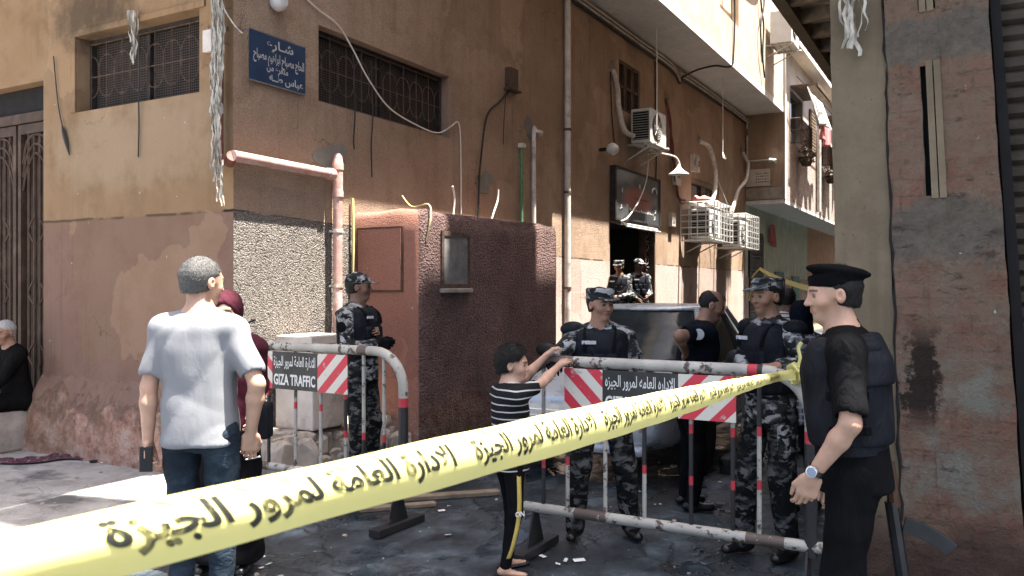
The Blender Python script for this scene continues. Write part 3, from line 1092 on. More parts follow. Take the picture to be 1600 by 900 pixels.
def strip(m, d0, d1, z0, z1, mat, t=TP, nz=30, nd=6, jit=0.006, depth=0.6, seed=1):
    """uneven wall face looking down the cross street"""
    rg = random.Random(seed)
    vs, fs = [], []
    for j in range(nz + 1):
        for i in range(nd + 1):
            e = rg.uniform(-jit, jit)
            dd = d0 + (d1 - d0) * i / nd
            if i in (0, nd):
                dd += rg.uniform(-jit, jit) * 1.2
            vs.append((t + e, -dd, z0 + (z1 - z0) * j / nz))
    for j in range(nz):
        for i in range(nd):
            a = j * (nd + 1) + i
            fs.append((a, a + 1, a + nd + 2, a + nd + 1))
    b = len(vs)
    for j in range(nz + 1):     # returns
        vs.append((t + depth, vs[j * (nd + 1)][1], vs[j * (nd + 1)][2]))
    for j in range(nz + 1):
        vs.append((t + depth, vs[j * (nd + 1) + nd][1], vs[j * (nd + 1)][2]))
    for j in range(nz):
        fs.append((j * (nd + 1), (j + 1) * (nd + 1), b + j + 1, b + j))
        fs.append((j * (nd + 1) + nd, b + nz + 1 + j, b + nz + 2 + j, (j + 1) * (nd + 1) + nd))
    m.add(vs, fs, mat)


m = MB()
strip(m, 4.87, 5.165, 0, 4.5, MT['concrete'], nz=40, nd=4, seed=2, jit=0.004)
o = m.build('pillar', None, ob, smooth=True)
lean(o)
SL = ((5.345, 5.435, 3.0, 3.9), (5.365, 5.445, 2.06, 2.72))
m = MB()
# brick face in pieces round the conduit slots
for d0, d1, z0, z1, sd in ((5.175, 5.345, 0, 4.5, 3), (5.445, 5.70, 0, 4.5, 4), (5.345, 5.445, 0, 2.06, 5), (5.345, 5.445, 2.72, 3.0, 6), (5.345, 5.445, 3.9, 4.5, 7)):
    strip(m, d0 - .004, d1 + .004, z0 - .003, z1 + .003, MT['brick'], nz=max(3, int((z1 - z0) * 12)), nd=3, seed=sd, jit=0.003, t=TP - .012 - .0006 * sd, depth=0.1)
m.box(TP + .05, TP + .13, -5.68, -5.18, 0, 4.5, MT['dark'])
o = m.build('brick_pillar', None, ob)
lean(o)
for (d0, d1, z0, z1) in SL:
    m = MB()
    for q in (0.012, 0.052):
        m.box(TP - .022, TP + .03, -(d0 + q + .034), -(d0 + q), z0 - .01, z1 + .02, MT['concrete'])
    o = m.build('conduit', None, ob)
    lean(o)
# the crack between concrete and brick
m = MB()
rng = random.Random(9)
pts = []
for i in range(60):
    pts.append((TP - .0135, -(5.17 + rng.uniform(-.009, .009)), 0.05 + i * .075))
m.tube(pts, [rng.uniform(.003, .010) for _ in pts], 5, MT['dark'])
o = m.build('crack', None, ob)
lean(o)
# flared foot
m = MB()
strip(m, 4.86, 5.76, 0, 0.42, MT['brick'], nz=4, nd=10, seed=12, jit=0.012, t=TP - .035, depth=.3)
m.box(TP - .01, TP + .2, -5.7, -4.9, 0.41, 0.425, MT['brick'])
m.build('footing', None, ob)
# roller shutter and its side channel
m = MB()
for j in range(56):
    z = 0.03 + j * .078
    m.add([(TP + .17, -5.50, z), (TP + .17, -8.6, z), (TP + .14, -8.6, z + .02), (TP + .14, -5.50, z + .02), (TP + .14, -8.6, z + .058), (TP + .14, -5.50, z + .058), (TP + .17, -8.6, z + .078), (TP + .17, -5.50, z + .078)],
          [(0, 1, 2, 3), (3, 2, 4, 5), (5, 4, 6, 7)], MT['shutter'])
sh = m.build('roller_shutter', None, ob)
m = MB()
m.box(TP + .06, TP + .135, -5.765, -5.715, 0, 4.5, MT['dark'])  # painted near-black to stand for the shaded gap beside the pillar
o = m.build('guide_rail', None, sh)
lean(o)
m = MB()
m.box(TP + .35, TP + .5, -8.7, -4.9, 0, 4.5, MT['dark'])
m.box(0.2, 40, -9, -4.95, 0, 4.48, MT['concrete'])
m.build('ground_floor_wall', None, ob)
m = MB()
# storeys overhanging the lane; unseen roof blocks stepped to shape sun and shade
m.box(-0.85, 17.0, -12, -3.78, 4.5, 12.2, MT['cream'])
m.box(17.0, 40, -12, -3.78, 4.5, 9.0, MT['cream'])  # far roof kept low to let sun into the lane
m.box(-0.85, -0.10, -12, -3.78, 12.2, 16.0, MT['cream'])  # unseen block added to keep the policeman in shade
m.box(-0.10, 1.75, -12, -3.78, 12.2, 13.4, MT['cream'])
m.box(2.66, 4.50, -12, -3.78, 12.2, 14.1, MT['cream'])
m.box(5.1, 6.9, -12, -3.78, 12.2, 13.6, MT['cream'])
m.box(6.9, 17.0, -12, -3.78, 12.2, 12.9, MT['cream'])
m.build('upper_wall', None, ob)
m = MB()
for i in range(60):
    x = -0.8 + i * .6
    m.box(x, x + .09, -4.9, -3.80, 4.36, 4.497, MT['wood'])
m.box(-0.85, 40, -3.90, -3.783, 4.34, 4.497, MT['concrete'])
m.build('joists', None, ob)

# cement dabs, part of the building
def dab(t, h, r, seed, mat, rt=1.0):
    rg = random.Random(seed)
    n = 26
    ph = [rg.uniform(0, 6.3) for _ in range(4)]
    poly = []
    for i in range(n):
        a = 2 * math.pi * i / n
        q = r * (1 + .22 * math.sin(2 * a + ph[0]) + .16 * math.sin(3 * a + ph[1]) + .12 * math.sin(5 * a + ph[2]) + rg.uniform(-.08, .08))
        poly.append((t + q * math.cos(a) * rt, h + q * math.sin(a)))
    m = MB()
    m.prism(poly, (0, -.0005, 0), (1, 0, 0), (0, 0, 1), (0, -.008, 0), mat)
    m.build('cement_patch', None, cb, bevel=.003)


MT['cement'] = concrete_mat('raw cement', (0.20, 0.19, 0.165), 0.35)
for q in ((1.22, 2.86, .17, 1, 1.1), (4.1, 2.95, .13, 2, 1.4), (8.35, 5.42, .12, 3, .8), (11.2, 5.45, .12, 4, 1.0), (5.3, 3.85, .14, 5, .9), (17.2, 5.25, .1, 6, 1.0), (13.4, 4.95, .11, 7, 1.0)):
    dab(q[0], q[1], q[2], q[3], MT['cement'], q[4])

# slatted awnings and shutters on the sunlit storeys
for a, z in ((18.4, 7.05), (23.1, 7.05), (18.9, 10.65), (23.4, 10.65)):
    m = MB()
    for i in range(14):
        x = a + i * .15
        m.box(x, x + .10, -1.75, -1.03, z + .02, z + .05, MT['wood'])
    for zz in (0, .0):
        m.box(a - .05, a + 2.1, -1.76, -1.72, z - .06, z + .018, MT['wood'])
    m.build('awning', None, nb)
for a, z in ((21.3, 5.7), (26.0, 5.7), (21.4, 9.0), (26.2, 9.0)):
    m = MB()
    m.box(a, a + .9, -1.08, -1.022, z, z + 1.3, MT['rust'])
    for i in range(12):
        m.box(a + .06, a + .84, -1.10, -1.081, z + .06 + i * .1, z + .11 + i * .1, MT['wood'])
    m.build('shutter', None, nb)
m = MB()
for i in range(40):
    m.box(17.8 + i * .62, 17.86 + i * .62, -1.30, -1.25, 8.1, 8.9, MT['grey_metal'])
m.box(17.75, 43, -1.32, -1.23, 8.9, 8.96, MT['grey_metal'])
m.box(17.75, 43, -1.40, -1.023, 7.98, 8.1, MT['soffit'])
m.build('balcony', None, nb)

# ================================================================ barriers
def worn(name, col, under=(0.07, 0.05, 0.04), amount=0.56, rough=0.5):
    g = G(name)
    n = g.noise(16, 8, 0.7)
    c = g.ramp(g.noise(5, 5, 0.6), [(0.3, mul(col, .75)), (0.7, mul(col, 1.15))])
    w = g.step(n, amount, amount + 0.03)
    c = g.mix(w, c, under)
    nm = g.bump(g.math('SUBTRACT', 1.0, w), 0.35, 0.004)
    return g.done(c, rough, nm, spec=0.35)


MT['b_white'] = worn('chipped white paint', (0.34, 0.325, 0.285), amount=0.55)
MT['b_black'] = worn('chipped black paint', (0.022, 0.021, 0.022), (0.10, 0.08, 0.06), 0.64)
MT['b_red'] = worn('chipped red paint', (0.42, 0.035, 0.05), (0.12, 0.06, 0.05), 0.62)
MT['b_brown'] = worn('worn brown pipe', (0.10, 0.075, 0.06), (0.42, 0.38, 0.33), 0.62)
MT['sign_black'] = simple('black sign board', (0.022, 0.024, 0.024), 0.45, 0.35, 6, grime=(0.05, 0.05, 0.048))
MT['sign_white'] = simple('sign lettering white', (0.62, 0.61, 0.58), 0.5, 0.2, 14)


def stripe_mat(name, sgn, ox):
    g = G(name)
    s = g.xyz()
    q = g.math('ADD', g.math('SUBTRACT', s[0], ox), g.math('MULTIPLY', s[2], sgn))
    f = g.math('FRACT', g.math('DIVIDE', q, 0.165))
    k = g.step(f, 0.49, 0.51)
    c = g.mix(k, (0.56, 0.53, 0.46), (0.50, 0.035, 0.055))
    n = g.noise(12, 8, 0.7)
    c = g.mix(g.step(n, 0.60, 0.66), c, (0.42, 0.37, 0.32))
    return g.done(c, 0.5, spec=0.35)


def barrier(name, label, A, B, hr, hb, bars, panels, text, band, foot_s, bar_mats, seed):
    """A, B: ground points of the two ends. Local axes: x along, y away from the camera, z up."""
    A, B = Vector(A), Vector(B)
    L = (B - A).length
    rz = math.atan2(B.y - A.y, B.x - A.x)
    root = empty(name, (A.x, A.y, 0), rz, label, 'barrier', 'steel traffic barriers across the lane')
    r = 0.033
    # the bent top rail with its two end posts
    pts = [(0, 0, hb - .05), (0, 0, hr - .24)]
    for q in range(1, 8):
        a = math.pi / 2 * q / 7
        pts.append((.24 * (1 - math.cos(a)), 0, hr - .24 + .24 * math.sin(a)))
    n0 = len(pts)
    for q in band:
        pts.append((q * L, 0, hr))
    pts.append((L - .24, 0, hr))
    n1 = len(pts)
    for q in range(1, 8):
        a = math.pi / 2 * q / 7
        pts.append((L - .24 + .24 * math.sin(a), 0, hr - .24 + .24 * math.cos(a)))
    pts += [(L, 0, hr - .30), (L, 0, hr - .36), (L, 0, hb - .05)]
    mats = []
    for i in range(len(pts) - 1):
        if i < n0 - 1:
            mats.append(MT['b_brown'])
        elif i < n1 - 1:
            mats.append(MT[bar_mats[i - n0 + 1]])
        elif i == len(pts) - 3:
            mats.append(MT['b_red'])
        elif i == len(pts) - 2:
            mats.append(MT['b_black'])
        else:
            mats.append(MT['b_white'])
    m = MB()
    m.tube(pts, r, 12, mats=mats)
    m.build('rail', None, root, smooth=True)
    # bottom rail
    m = MB()
    rg = random.Random(seed)
    k = 9
    m.tube([(-.03 + (L + .10) * i / k, 0, hb) for i in range(k + 1)], .031, 12,
           mats=[MT[rg.choice(['b_white', 'b_white', 'b_brown', 'b_white'])] for _ in range(k)])
    m.build('bottom_rail', None, root, smooth=True)
    # upright bars
    for s_, scheme in bars:
        m = MB()
        x = s_ * L
        zz = [hb + .03]
        ms = []
        for frac, mt in scheme:
            zz.append(hb + .03 + (hr - hb - .06) * frac)
            ms.append(MT[mt])
        m.tube([(x, 0, z) for z in zz], .0125, 8, mats=ms)
        m.build('bar', None, root, smooth=True)
    # sign board in three plates, hung in front of the bars
    z1, z0 = hr - .036, hr - .036 - panels['h']
    for (a, b, kind) in panels['plates']:
        m = MB()
        m.box(a * L, b * L, -.030, -.022, z0, z1, MT['sign_black'] if kind == 'text' else stripe_mat('red and white stripes', -1 if kind == 'right' else 1, a * L + .03))
        pl = m.build('sign_board' if kind == 'text' else 'striped_board', None, root)
        if kind == 'text':
            xc, w = (a + b) / 2 * L, (b - a) * L
            hh = z1 - z0
            lettering(text[0], (xc, -.033, z0 + hh * .72), (1, 0, 0), (0, 0, 1), MT['sign_white'], pl, w * .93, hh * .36, 0.012, True)
            lettering(text[1], (xc, -.033, z0 + hh * .26), (1, 0, 0), (0, 0, 1), MT['sign_white'], pl, w * .93, hh * .30, 0.03)
    # feet: a triangular gusset on a flat bar
    for s_ in foot_s:
        x = s_ * L
        m = MB()
        m.prism([(-.11, .05), (.11, .05), (.03, hb - .02), (-.03, hb - .02)], (x - .006, 0, 0), (0, 1, 0), (0, 0, 1), (.012, 0, 0), MT['b_black'])
        m.box(x - .045, x + .045, -.24, .24, .006, .055, MT['b_black'])
        m.build('foot', None, root, bevel=.004)
    return root


WB = [(0.30, 'b_white'), (0.36, 'b_red'), (0.62, 'b_black'), (0.68, 'b_red'), (1.0, 'b_white')]
BW = [(0.26, 'b_black'), (0.32, 'b_red'), (0.60, 'b_black'), (0.66, 'b_red'), (1.0, 'b_white')]
WW = [(0.28, 'b_white'), (0.34, 'b_red'), (0.62, 'b_white'), (0.68, 'b_red'), (1.0, 'b_black')]
WH = [(0.50, 'b_white'), (0.56, 'b_red'), (1.0, 'b_white')]
AR1 = '\u0627\u0644\u0627\u062f\u0627\u0631\u0647 \u0627\u0644\u0639\u0627\u0645\u0647 \u0644\u0645\u0631\u0648\u0631 \u0627\u0644\u062c\u064a\u0632\u0647'
AR2 = '\u0627\u0644\u0627\u062f\u0627\u0631\u0629 \u0627\u0644\u0639\u0627\u0645\u0629 \u0644\u0645\u0631\u0648\u0631 \u0627\u0644\u062c\u064a\u0632\u0629'
_d = Vector((1.265, -0.70, 0))
RA = Vector((0.19, 5.0, 0)) - _d * 0.11
RB = Vector((0.19, 5.0, 0)) + _d * 1.06


def rs(s):
    return (s + 0.11) / 1.17


barrier('traffic_barrier', 'worn steel barrier under the yellow tape, boy holding its rail',
        RA, RB, 1.165, 0.275,
        [(rs(0.0), BW), (rs(0.11), WB), (rs(0.276), WH), (rs(0.44), WB), (rs(0.626), BW), (rs(0.784), BW), (rs(0.88), WW)],
        {'h': .245, 'plates': [(rs(0.105), rs(0.272), 'left'), (rs(0.274), rs(0.58), 'text'), (rs(0.582), rs(0.80), 'right')]},
        (AR1, 'GIZA TRAFFIC'), [rs(0.14), rs(0.84), rs(0.875)], (0.06, 0.99),
        ['b_brown', 'b_white', 'b_red', 'b_black'], 3)
_e = Vector((1.168, -0.70, 0))
LA_ = Vector((-1.908, 6.2, 0)) - _e * 0.14
LB = Vector((-1.908, 6.2, 0)) + _e * 1.02


def ls(s):
    return (s + 0.14) / 1.16


BL = [(0.30, 'b_black'), (0.36, 'b_red'), (1.0, 'b_white')]
barrier('traffic_barrier', 'worn steel barrier standing behind the maroon clad woman',
        LA_, LB, 1.175, 0.29,
        [(ls(0.10), BW), (ls(0.30), WH), (ls(0.48), WH), (ls(0.65), WB), (ls(0.77), BL), (ls(0.90), BL)],
        {'h': .27, 'plates': [(ls(-0.06), ls(0.15), 'left'), (ls(0.152), ls(0.475), 'text'), (ls(0.477), ls(0.68), 'right')]},
        (AR2, 'GIZA TRAFFIC'), [ls(0.74), ls(0.80)], (0.1, 0.97),
        ['b_white', 'b_brown', 'b_white'], 5)

# ================================================================ yellow barrier tape
def tape_mat(name, col):
    g = G(name)
    c = g.ramp(g.noise(3, 3, 0.5), [(0.3, mul(col, .93)), (0.7, mul(col, 1.04))])
    nm = g.bump(g.noise(14, 4, 0.5, vec=g.map(g.co(), (0.4, 0.4, 3))), 0.12, 0.01)
    g.done(c, 0.6, nm, spec=0.2)
    tr = g.add('BsdfTranslucent', {'Color': c})
    mx = g.add('MixShader', {0: 0.25})
    g.nt.links.new(g.b.outputs[0], mx.inputs[1])
    g.nt.links.new(tr.outputs[0], mx.inputs[2])
    g.nt.links.new(mx.outputs[0], g.out.inputs[0])
    return g.mat


MT['tape'] = tape_mat('yellow plastic tape', (0.68, 0.63, 0.25))
g = G('black tape print')
MT['tape_print'] = g.done(g.mix(g.math('MULTIPLY', g.step(g.noise(60, 5, .7), .52, .66), .55), (0.016, 0.017, 0.014), (0.34, 0.31, 0.11)), .45, spec=.3)

# stations: photo column, upper and lower edge rows, depth
TS = [(-150, 860, 1010, 0.335), (0, 836, 952, 0.385), (105, 808, 920, 0.415), (250, 778, 885, 0.47), (440, 739, 828, 0.566), (680, 689, 769, 0.764), (820, 656, 728, 0.955),
      (960, 629, 684, 1.29), (1100, 601, 637, 1.99), (1160, 592, 616, 2.58), (1195, 585, 603, 3.12), (1222, 577, 593, 3.85), (1240, 578, 592, 4.22)]
_ts_s = []
for px, a, b, y in TS:
    _ts_s.append((y / 0.415 - 1) / 0.972)


_w = [1, 1, 1, 2, 3, 4, 4, 4, 4, 4, 4, 4, 4]
_ya = [0.415 * (1 + .972 * q) for q in _ts_s]
_PA = np.polyfit(np.log(_ya), [(q[1] - 450) for q in TS], 4, w=_w)
_PB = np.polyfit(np.log(_ya), [(q[2] - 450) for q in TS], 4, w=_w)


def tape_pt(s, v, off=0.0):
    """s along (1 = one repeat of the print), v 0 at the upper edge to 1 at the lower, off = lift off the film"""
    s = max(_ts_s[0], min(_ts_s[-1], s))
    y = 0.415 * (1 + 0.972 * s)
    X = 0.415 * (-0.535 + 0.4206 * s)
    ra, rb = float(np.polyval(_PA, math.log(y))), float(np.polyval(_PB, math.log(y)))
    k = min(1.0, max(0.0, (_ts_s[-1] - s) / 2.5))
    back = (0.022 * (1 - v) ** 2.2 - 0.010 * math.sin(math.pi * v) + 0.006 * v * v) * k
    n = Vector((0.40, -0.917, 0))
    p = Vector((X, y, 0)) - n * back
    z = CAMH - (ra + (rb - ra) * v ** 1.15) * p.y / 1300 + 0.0006 * math.sin(9 * s + 3 * v) * k
    return p + n * off + Vector((0, 0, z + off * 0.4))


tp = street_thing('barrier_tape', None, None)
tp.location = (0, 0, 0)
tp.rotation_euler = (0, 0, 0)
tag(tp, 'long yellow plastic tape with black print stretched across the foreground', 'tape')
m = MB()
ns, nvv = 150, 14
vs = []
for i in range(ns + 1):
    q = i / ns
    s_ = _ts_s[0] + (_ts_s[-1] - _ts_s[0]) * q ** 1.25
    for j in range(nvv + 1):
        vs.append(tape_pt(s_, j / nvv))
fs = [(i * (nvv + 1) + j, i * (nvv + 1) + j + 1, (i + 1) * (nvv + 1) + j + 1, (i + 1) * (nvv + 1) + j) for i in range(ns) for j in range(nvv)]
m.add(vs, fs, MT['tape'])
m.build('film', None, tp, smooth=True)
# the print of one repeat: the traffic department's name in heavy script, plus thin smeared strokes above it
def cut_text(body, bold, nu_, nv_):
    """flat lettering sliced by a grid so that it can follow the curved film; unit square"""
    import bmesh
    vs, fs = text_mesh(body, bold, True)
    lo, hi = vs.min(0), vs.max(0)
    me = bpy.data.meshes.new('lettering')
    me.from_pydata([(float((x - lo[0]) / (hi[0] - lo[0])), float((y - lo[1]) / (hi[1] - lo[1])), 0) for x, y in vs], [], fs)
    bm = bmesh.new()
    bm.from_mesh(me)
    for n_, ax in ((nu_, 0), (nv_, 1)):
        for q in range(1, n_):
            co_, no_ = [0, 0, 0], [0, 0, 0]
            co_[ax], no_[ax] = q / n_, 1
            bmesh.ops.bisect_plane(bm, geom=bm.verts[:] + bm.edges[:] + bm.faces[:], plane_co=co_, plane_no=no_)
    bm.verts.index_update()
    out = ([tuple(v.co[:2]) for v in bm.verts], [tuple(v.index for v in f.verts) for f in bm.faces])
    bm.free()
    bpy.data.meshes.remove(me)
    return out


TXT = cut_text(AR2, .026, 40, 12)
rg = random.Random(21)
SMEAR = []
for i in range(40):       # thin smeared strokes curling over the upper edge
    a = 0.07 + i * 0.0225 + rg.uniform(-.006, .006)
    v0 = rg.uniform(.03, .08)
    SMEAR.append((a, rg.uniform(.0018, .0042), v0, v0 + rg.uniform(.10, .20)))
for rep in range(0, 10):
    m = MB()
    vs = []
    for x, y in TXT[0]:
        v = .82 - .72 * y
        if y > .42:      # heavy feet, compressed tops
            v = .82 - .72 * .42 - (y - .42) * .58
        vs.append(tape_pt(rep + .06 + .90 * x - .045 * (y - .3), v, 0.0009))
    if vs[0].y < 4.0:
        m.add(vs, TXT[1], MT['tape_print'])
        for a, w, v0, v1 in SMEAR:
            q = [tape_pt(rep + a - .04 * (1 - f) + (w if k else 0), v0 + (v1 - v0) * f, .0009) for f in (0, .25, .5, .75, 1) for k in (0, 1)]
            m.add(q, [(2 * i, 2 * i + 1, 2 * i + 3, 2 * i + 2) for i in range(4)], MT['tape_print'])
        m.build('print', None, tp, smooth=True)
# the knot round the rail
m = MB()
c = Vector((1.447, 4.245, 1.165))
rg = random.Random(8)
for i in range(7):
    a = rg.uniform(0, 6)
    pts = [c + Vector((rg.uniform(-.03, .03), rg.uniform(-.015, .015), 0)) + Vector((0.02 * i / 7, math.cos(q * .8 + a) * .046, math.sin(q * .8 + a) * .046)) for q in range(9)]
    m.tube(pts, [.010, .013, .011, .014, .012, .013, .011, .013, .009], 5, MT['tape'])
m.tube(spline([c + Vector((0, -.03, .03)), c + Vector((.01, -.04, .08)), c + Vector((.005, -.03, .13)), c + Vector((.02, -.035, .16))], 5), .009, 5, MT['tape'])
m.build('knot', None, tp, smooth=True)

# the second, far tape
m = MB()
a, b = P(1187, 420, 13.0), P(1300, 458, 7.2)
vs = []
for i in range(13):
    f = i / 12
    p = a.lerp(b, f) - Vector((0, 0, .12 * 4 * f * (1 - f) * .4))
    vs += [p + Vector((0, 0, .03)), p + Vector((.004, -.004, -.03))]
m.add(vs, [(2 * i, 2 * i + 1, 2 * i + 3, 2 * i + 2) for i in range(12)], MT['tape'])
m.tube([a, P(1176, 432, 13.2), P(1171, 470, 13.4)], .012, 5, MT['tape'])
o = m.build('barrier_tape')
tag(o, 'second yellow tape further down the lane, sloping behind the capped soldier', 'tape')

# ================================================================ pipes and wall fittings
def fitting(name, label, cat, group=None):
    return street_thing(name, label, cat, group)


def L3(t, d, h):
    return (t, -d, h)


pr = fitting('drain_pipe', 'pink drain pipe running level from the corner then down the street wall', 'pipe')
m = MB()
m.tube([L3(-.10, .10, 2.70), L3(1.12, .10, 2.69)], .047, 12, MT['pipe_pink'])
m.build('level_pipe', None, pr, smooth=True)
m = MB()
m.tube([L3(1.20, .10, 2.86), L3(1.20, .10, 1.18)], .045, 12, MT['pipe_pink'])
m.build('upright_pipe', None, pr, smooth=True)
m = MB()
m.lathe(L3(1.20, .10, 2.60), [(.05, -.12), (.056, -.12), (.056, -.06), (.05, -.06), (.05, .14), (.056, .14), (.056, .2), (.05, .22), (.042, .27), (.02, .30)], n=12, mat=MT['pipe_pink'])
m.lathe(L3(1.12, .10, 2.69), [(.05, -.07), (.057, -.07), (.057, .0), (.05, .02)], axis=(1, 0, 0), n=12, mat=MT['pipe_pink'])
m.build('joint', None, pr, smooth=True)
for z in (2.15, 1.62):
    m = MB()
    m.lathe(L3(1.20, .10, z), [(.046, -.015), (.052, -.015), (.052, .015), (.046, .015)], n=12, mat=MT['pipe_white'])
    m.box(1.185, 1.215, -.06, -.0, z - .01, z + .01, MT['pipe_white'])
    m.build('clamp', None, pr)
m = MB()
m.tube([(-.08, .10, 6.2), (-.08, .10, 2.78)], .048, 12, MT['pipe_brown'])
m.tube([(-.08, .10, 2.82), (-.085, .09, 2.70), (-.06, -.02, 2.66), (-.10, -.10, 2.70)], .05, 12, MT['pipe_brown'])
o = m.build('down_pipe', None, pr, smooth=True)

wp = fitting('rain_pipe', 'tall pale vertical pipe on the street wall just past the kiosk', 'pipe')
m = MB()
m.tube([L3(6.42, .07, 6.2), L3(6.42, .07, 1.0), L3(6.42, .07, .3)], .048, 12, MT['pipe_white'])
m.build('pipe', None, wp, smooth=True)
for z in (4.0, 3.05, 1.6):
    m = MB()
    m.lathe(L3(6.42, .07, z), [(.05, -.018), (.057, -.018), (.057, .018), (.05, .018)], n=12, mat=MT['rust'])
    m.build('clamp', None, wp)
m = MB()
m.tube([L3(6.56, .03, 6.2), L3(6.55, .03, 1.0)], .014, 6, MT['cable_black'])
m.build('cable', None, wp)

sp = fitting('conduit_pipe', 'short white pipe with bent top rising behind the kiosk', 'pipe')
m = MB()
m.tube(spline([L3(5.36, .05, 2.0), L3(5.36, .05, 3.7), L3(5.38, .06, 3.80), L3(5.47, .07, 3.80)], 5), .033, 8, MT['pipe_white'])
m.build('pipe', None, sp, smooth=True)
m = MB()
m.lathe(L3(5.47, .07, 3.80), [(.03, 0), (.045, .0), (.045, .06), (.03, .07)], axis=(1, 0, 0), n=8, mat=MT['pipe_white'])
m.build('elbow', None, sp)
sp = fitting('conduit_pipe', 'thin green pipe rising behind the kiosk beside the short white one', 'pipe')
m = MB()
m.tube([L3(5.02, .04, 2.0), L3(5.02, .04, 3.52)], .024, 8, MT['pipe_green'])
m.build('pipe', None, sp, smooth=True)
m = MB()
m.box(4.96, 5.06, -.09, -.01, 3.52, 3.58, MT['pipe_white'])
m.build('elbow', None, sp, bevel=.01)
m = MB()
m.tube(spline([L3(1.50, .03, 2.5), L3(1.50, .04, 2.2), L3(1.49, .05, 1.5), L3(1.49, .05, 1.2)], 5), .017, 6, MT['cable_yellow'])
m.tube(spline([L3(1.60, .86, 2.05), L3(1.62, .90, 2.28), L3(1.72, .80, 2.42), L3(2.0, .4, 2.44), L3(2.3, .05, 2.6)], 6), .008, 5, MT['cable_yellow'])
o = m.build('kiosk_cable')
o.location = (OX, OY, 0)
o.rotation_euler = (0, 0, STREET_ROT)
tag(o, 'pale yellow cable clipped up the red side of the kiosk', 'cable')

street_tube_later = [('wire', 'thin pale wire bent up from the kiosk top right of the grey hatch', [(2.9, .3, 2.3), (2.95, .3, 2.6), (2.88, .32, 2.75)]), ('wire', 'stub of pale wire sticking up from the kiosk top near its middle', [(3.55, .4, 2.3), (3.62, .42, 2.5), (3.75, .4, 2.66), (3.77, .4, 2.8)])]
# street name sign
ss = fitting('street_sign', 'blue enamel street name plate with white Arabic lettering near the corner', 'sign')
g = G('blue enamel')
c = g.ramp(g.noise(3, 6, 0.65), [(0.3, (0.005, 0.020, 0.055)), (0.55, (0.008, 0.035, 0.090)), (0.75, (0.012, 0.03, 0.06))])
MT['blue'] = g.done(c, 0.4, spec=0.4)
MT['letter'] = simple('pale enamel lettering', (0.42, 0.42, 0.40), 0.45, 0.1)
m = MB()
m.box(.157, .828, -.035, -.02, 3.405, 3.835, MT['blue'])
pl = m.build('plate', None, ss, bevel=.004)
m = MB()
for a, b, c_, d_ in ((.15, .835, 3.395, 3.4045), (.15, .835, 3.8355, 3.845)):
    m.box(a, b, -.037, -.018, c_, d_, MT['grey_metal'])
m.build('trim', None, ss)
LN = [('\u0634\u0640\u0627\u0631\u0639', .50, 3.745, .33, .12), ('\u0627\u0644\u062d\u0627\u062c \u0645\u0635\u0628\u0627\u062d \u0627\u0628\u0631\u0627\u0647\u064a\u0645 \u0645\u0635\u0628\u0627\u062d', .495, 3.625, .62, .125),
      ('\u0645\u062a\u0641\u0631\u0639 \u0645\u0646', .47, 3.535, .26, .085), ('\u0639\u0628\u0627\u0633 \u0637\u0640\u0640\u0647', .58, 3.462, .42, .092)]
for tx, t_, z_, w_, h_ in LN:
    lettering(tx, L3(t_, .0385, z_), (1, 0, 0), (0, 0, 1), MT['letter'], pl, w_, h_, .022, True)
# small round lamp plate above the sign
m = MB()
m.lathe(L3(.46, .01, 4.15), [(.0, .13), (.05, .12), (.078, .08), (.08, .03), (.06, 0)], axis=(0, -1, 0), n=18, mat=MT['white_metal'])
o = m.build('wall_lamp', None, None, smooth=True)
o.location = (OX, OY, 0)
o.rotation_euler = (0, 0, STREET_ROT)
tag(o, 'small round white lamp on the wall above the blue street plate', 'lamp')
# grey box on the cross street wall by the corner pipe
m = MB()
m.box(-.045, -.003, .22, .33, 3.63, 3.82, MT['pipe_white'])
o = m.build('junction_box', None, None, bevel=.006)
o.location = (OX, OY, 0)
o.rotation_euler = (0, 0, STREET_ROT)
tag(o, 'small beige cover plate between barred window and corner pipe', 'box')
# rusty socket box with cable
jb = fitting('junction_box', 'dark rusty box high on the brown wall with cable trailing down', 'box')
m = MB()
m.box(4.62, 4.84, -.09, -.003, 4.26, 4.54, MT['rust'])
m.box(4.58, 4.90, -.11, -.003, 4.235, 4.262, MT['rust'])
m.build('body', None, jb, bevel=.008)
m = MB()
m.tube(spline([L3(4.70, .03, 4.24), L3(4.45, .03, 4.05), L3(4.12, .03, 3.80), L3(3.98, .03, 3.3), L3(3.92, .03, 2.9), L3(3.9, .03, 2.4)], 7), .013, 6, MT['cable_black'])
m.tube(spline([L3(4.62, .03, 4.24), L3(4.58, .02, 3.9), L3(4.55, .02, 3.5)], 6), .005, 5, MT['cable_black'])
m.build('cable', None, jb)
# bulb on the brown wall
bl = fitting('wall_bulb', 'white bulb in a holder on the dark brown wall', 'lamp')
m = MB()
m.lathe(L3(7.80, 0.0, 3.90), [(.03, 0), (.03, .10), (.035, .12)], axis=(0, -1, 0), n=10, mat=MT['black'])
m.build('holder', None, bl)
m = MB()
m.lathe(L3(7.80, .12, 3.90), [(.03, 0), (.07, .03), (.10, .09), (.10, .13), (.06, .19), (.01, .21)], axis=(0.35, -1, 0), n=14, mat=MT['white_metal'])
m.build('bulb', None, bl, smooth=True)

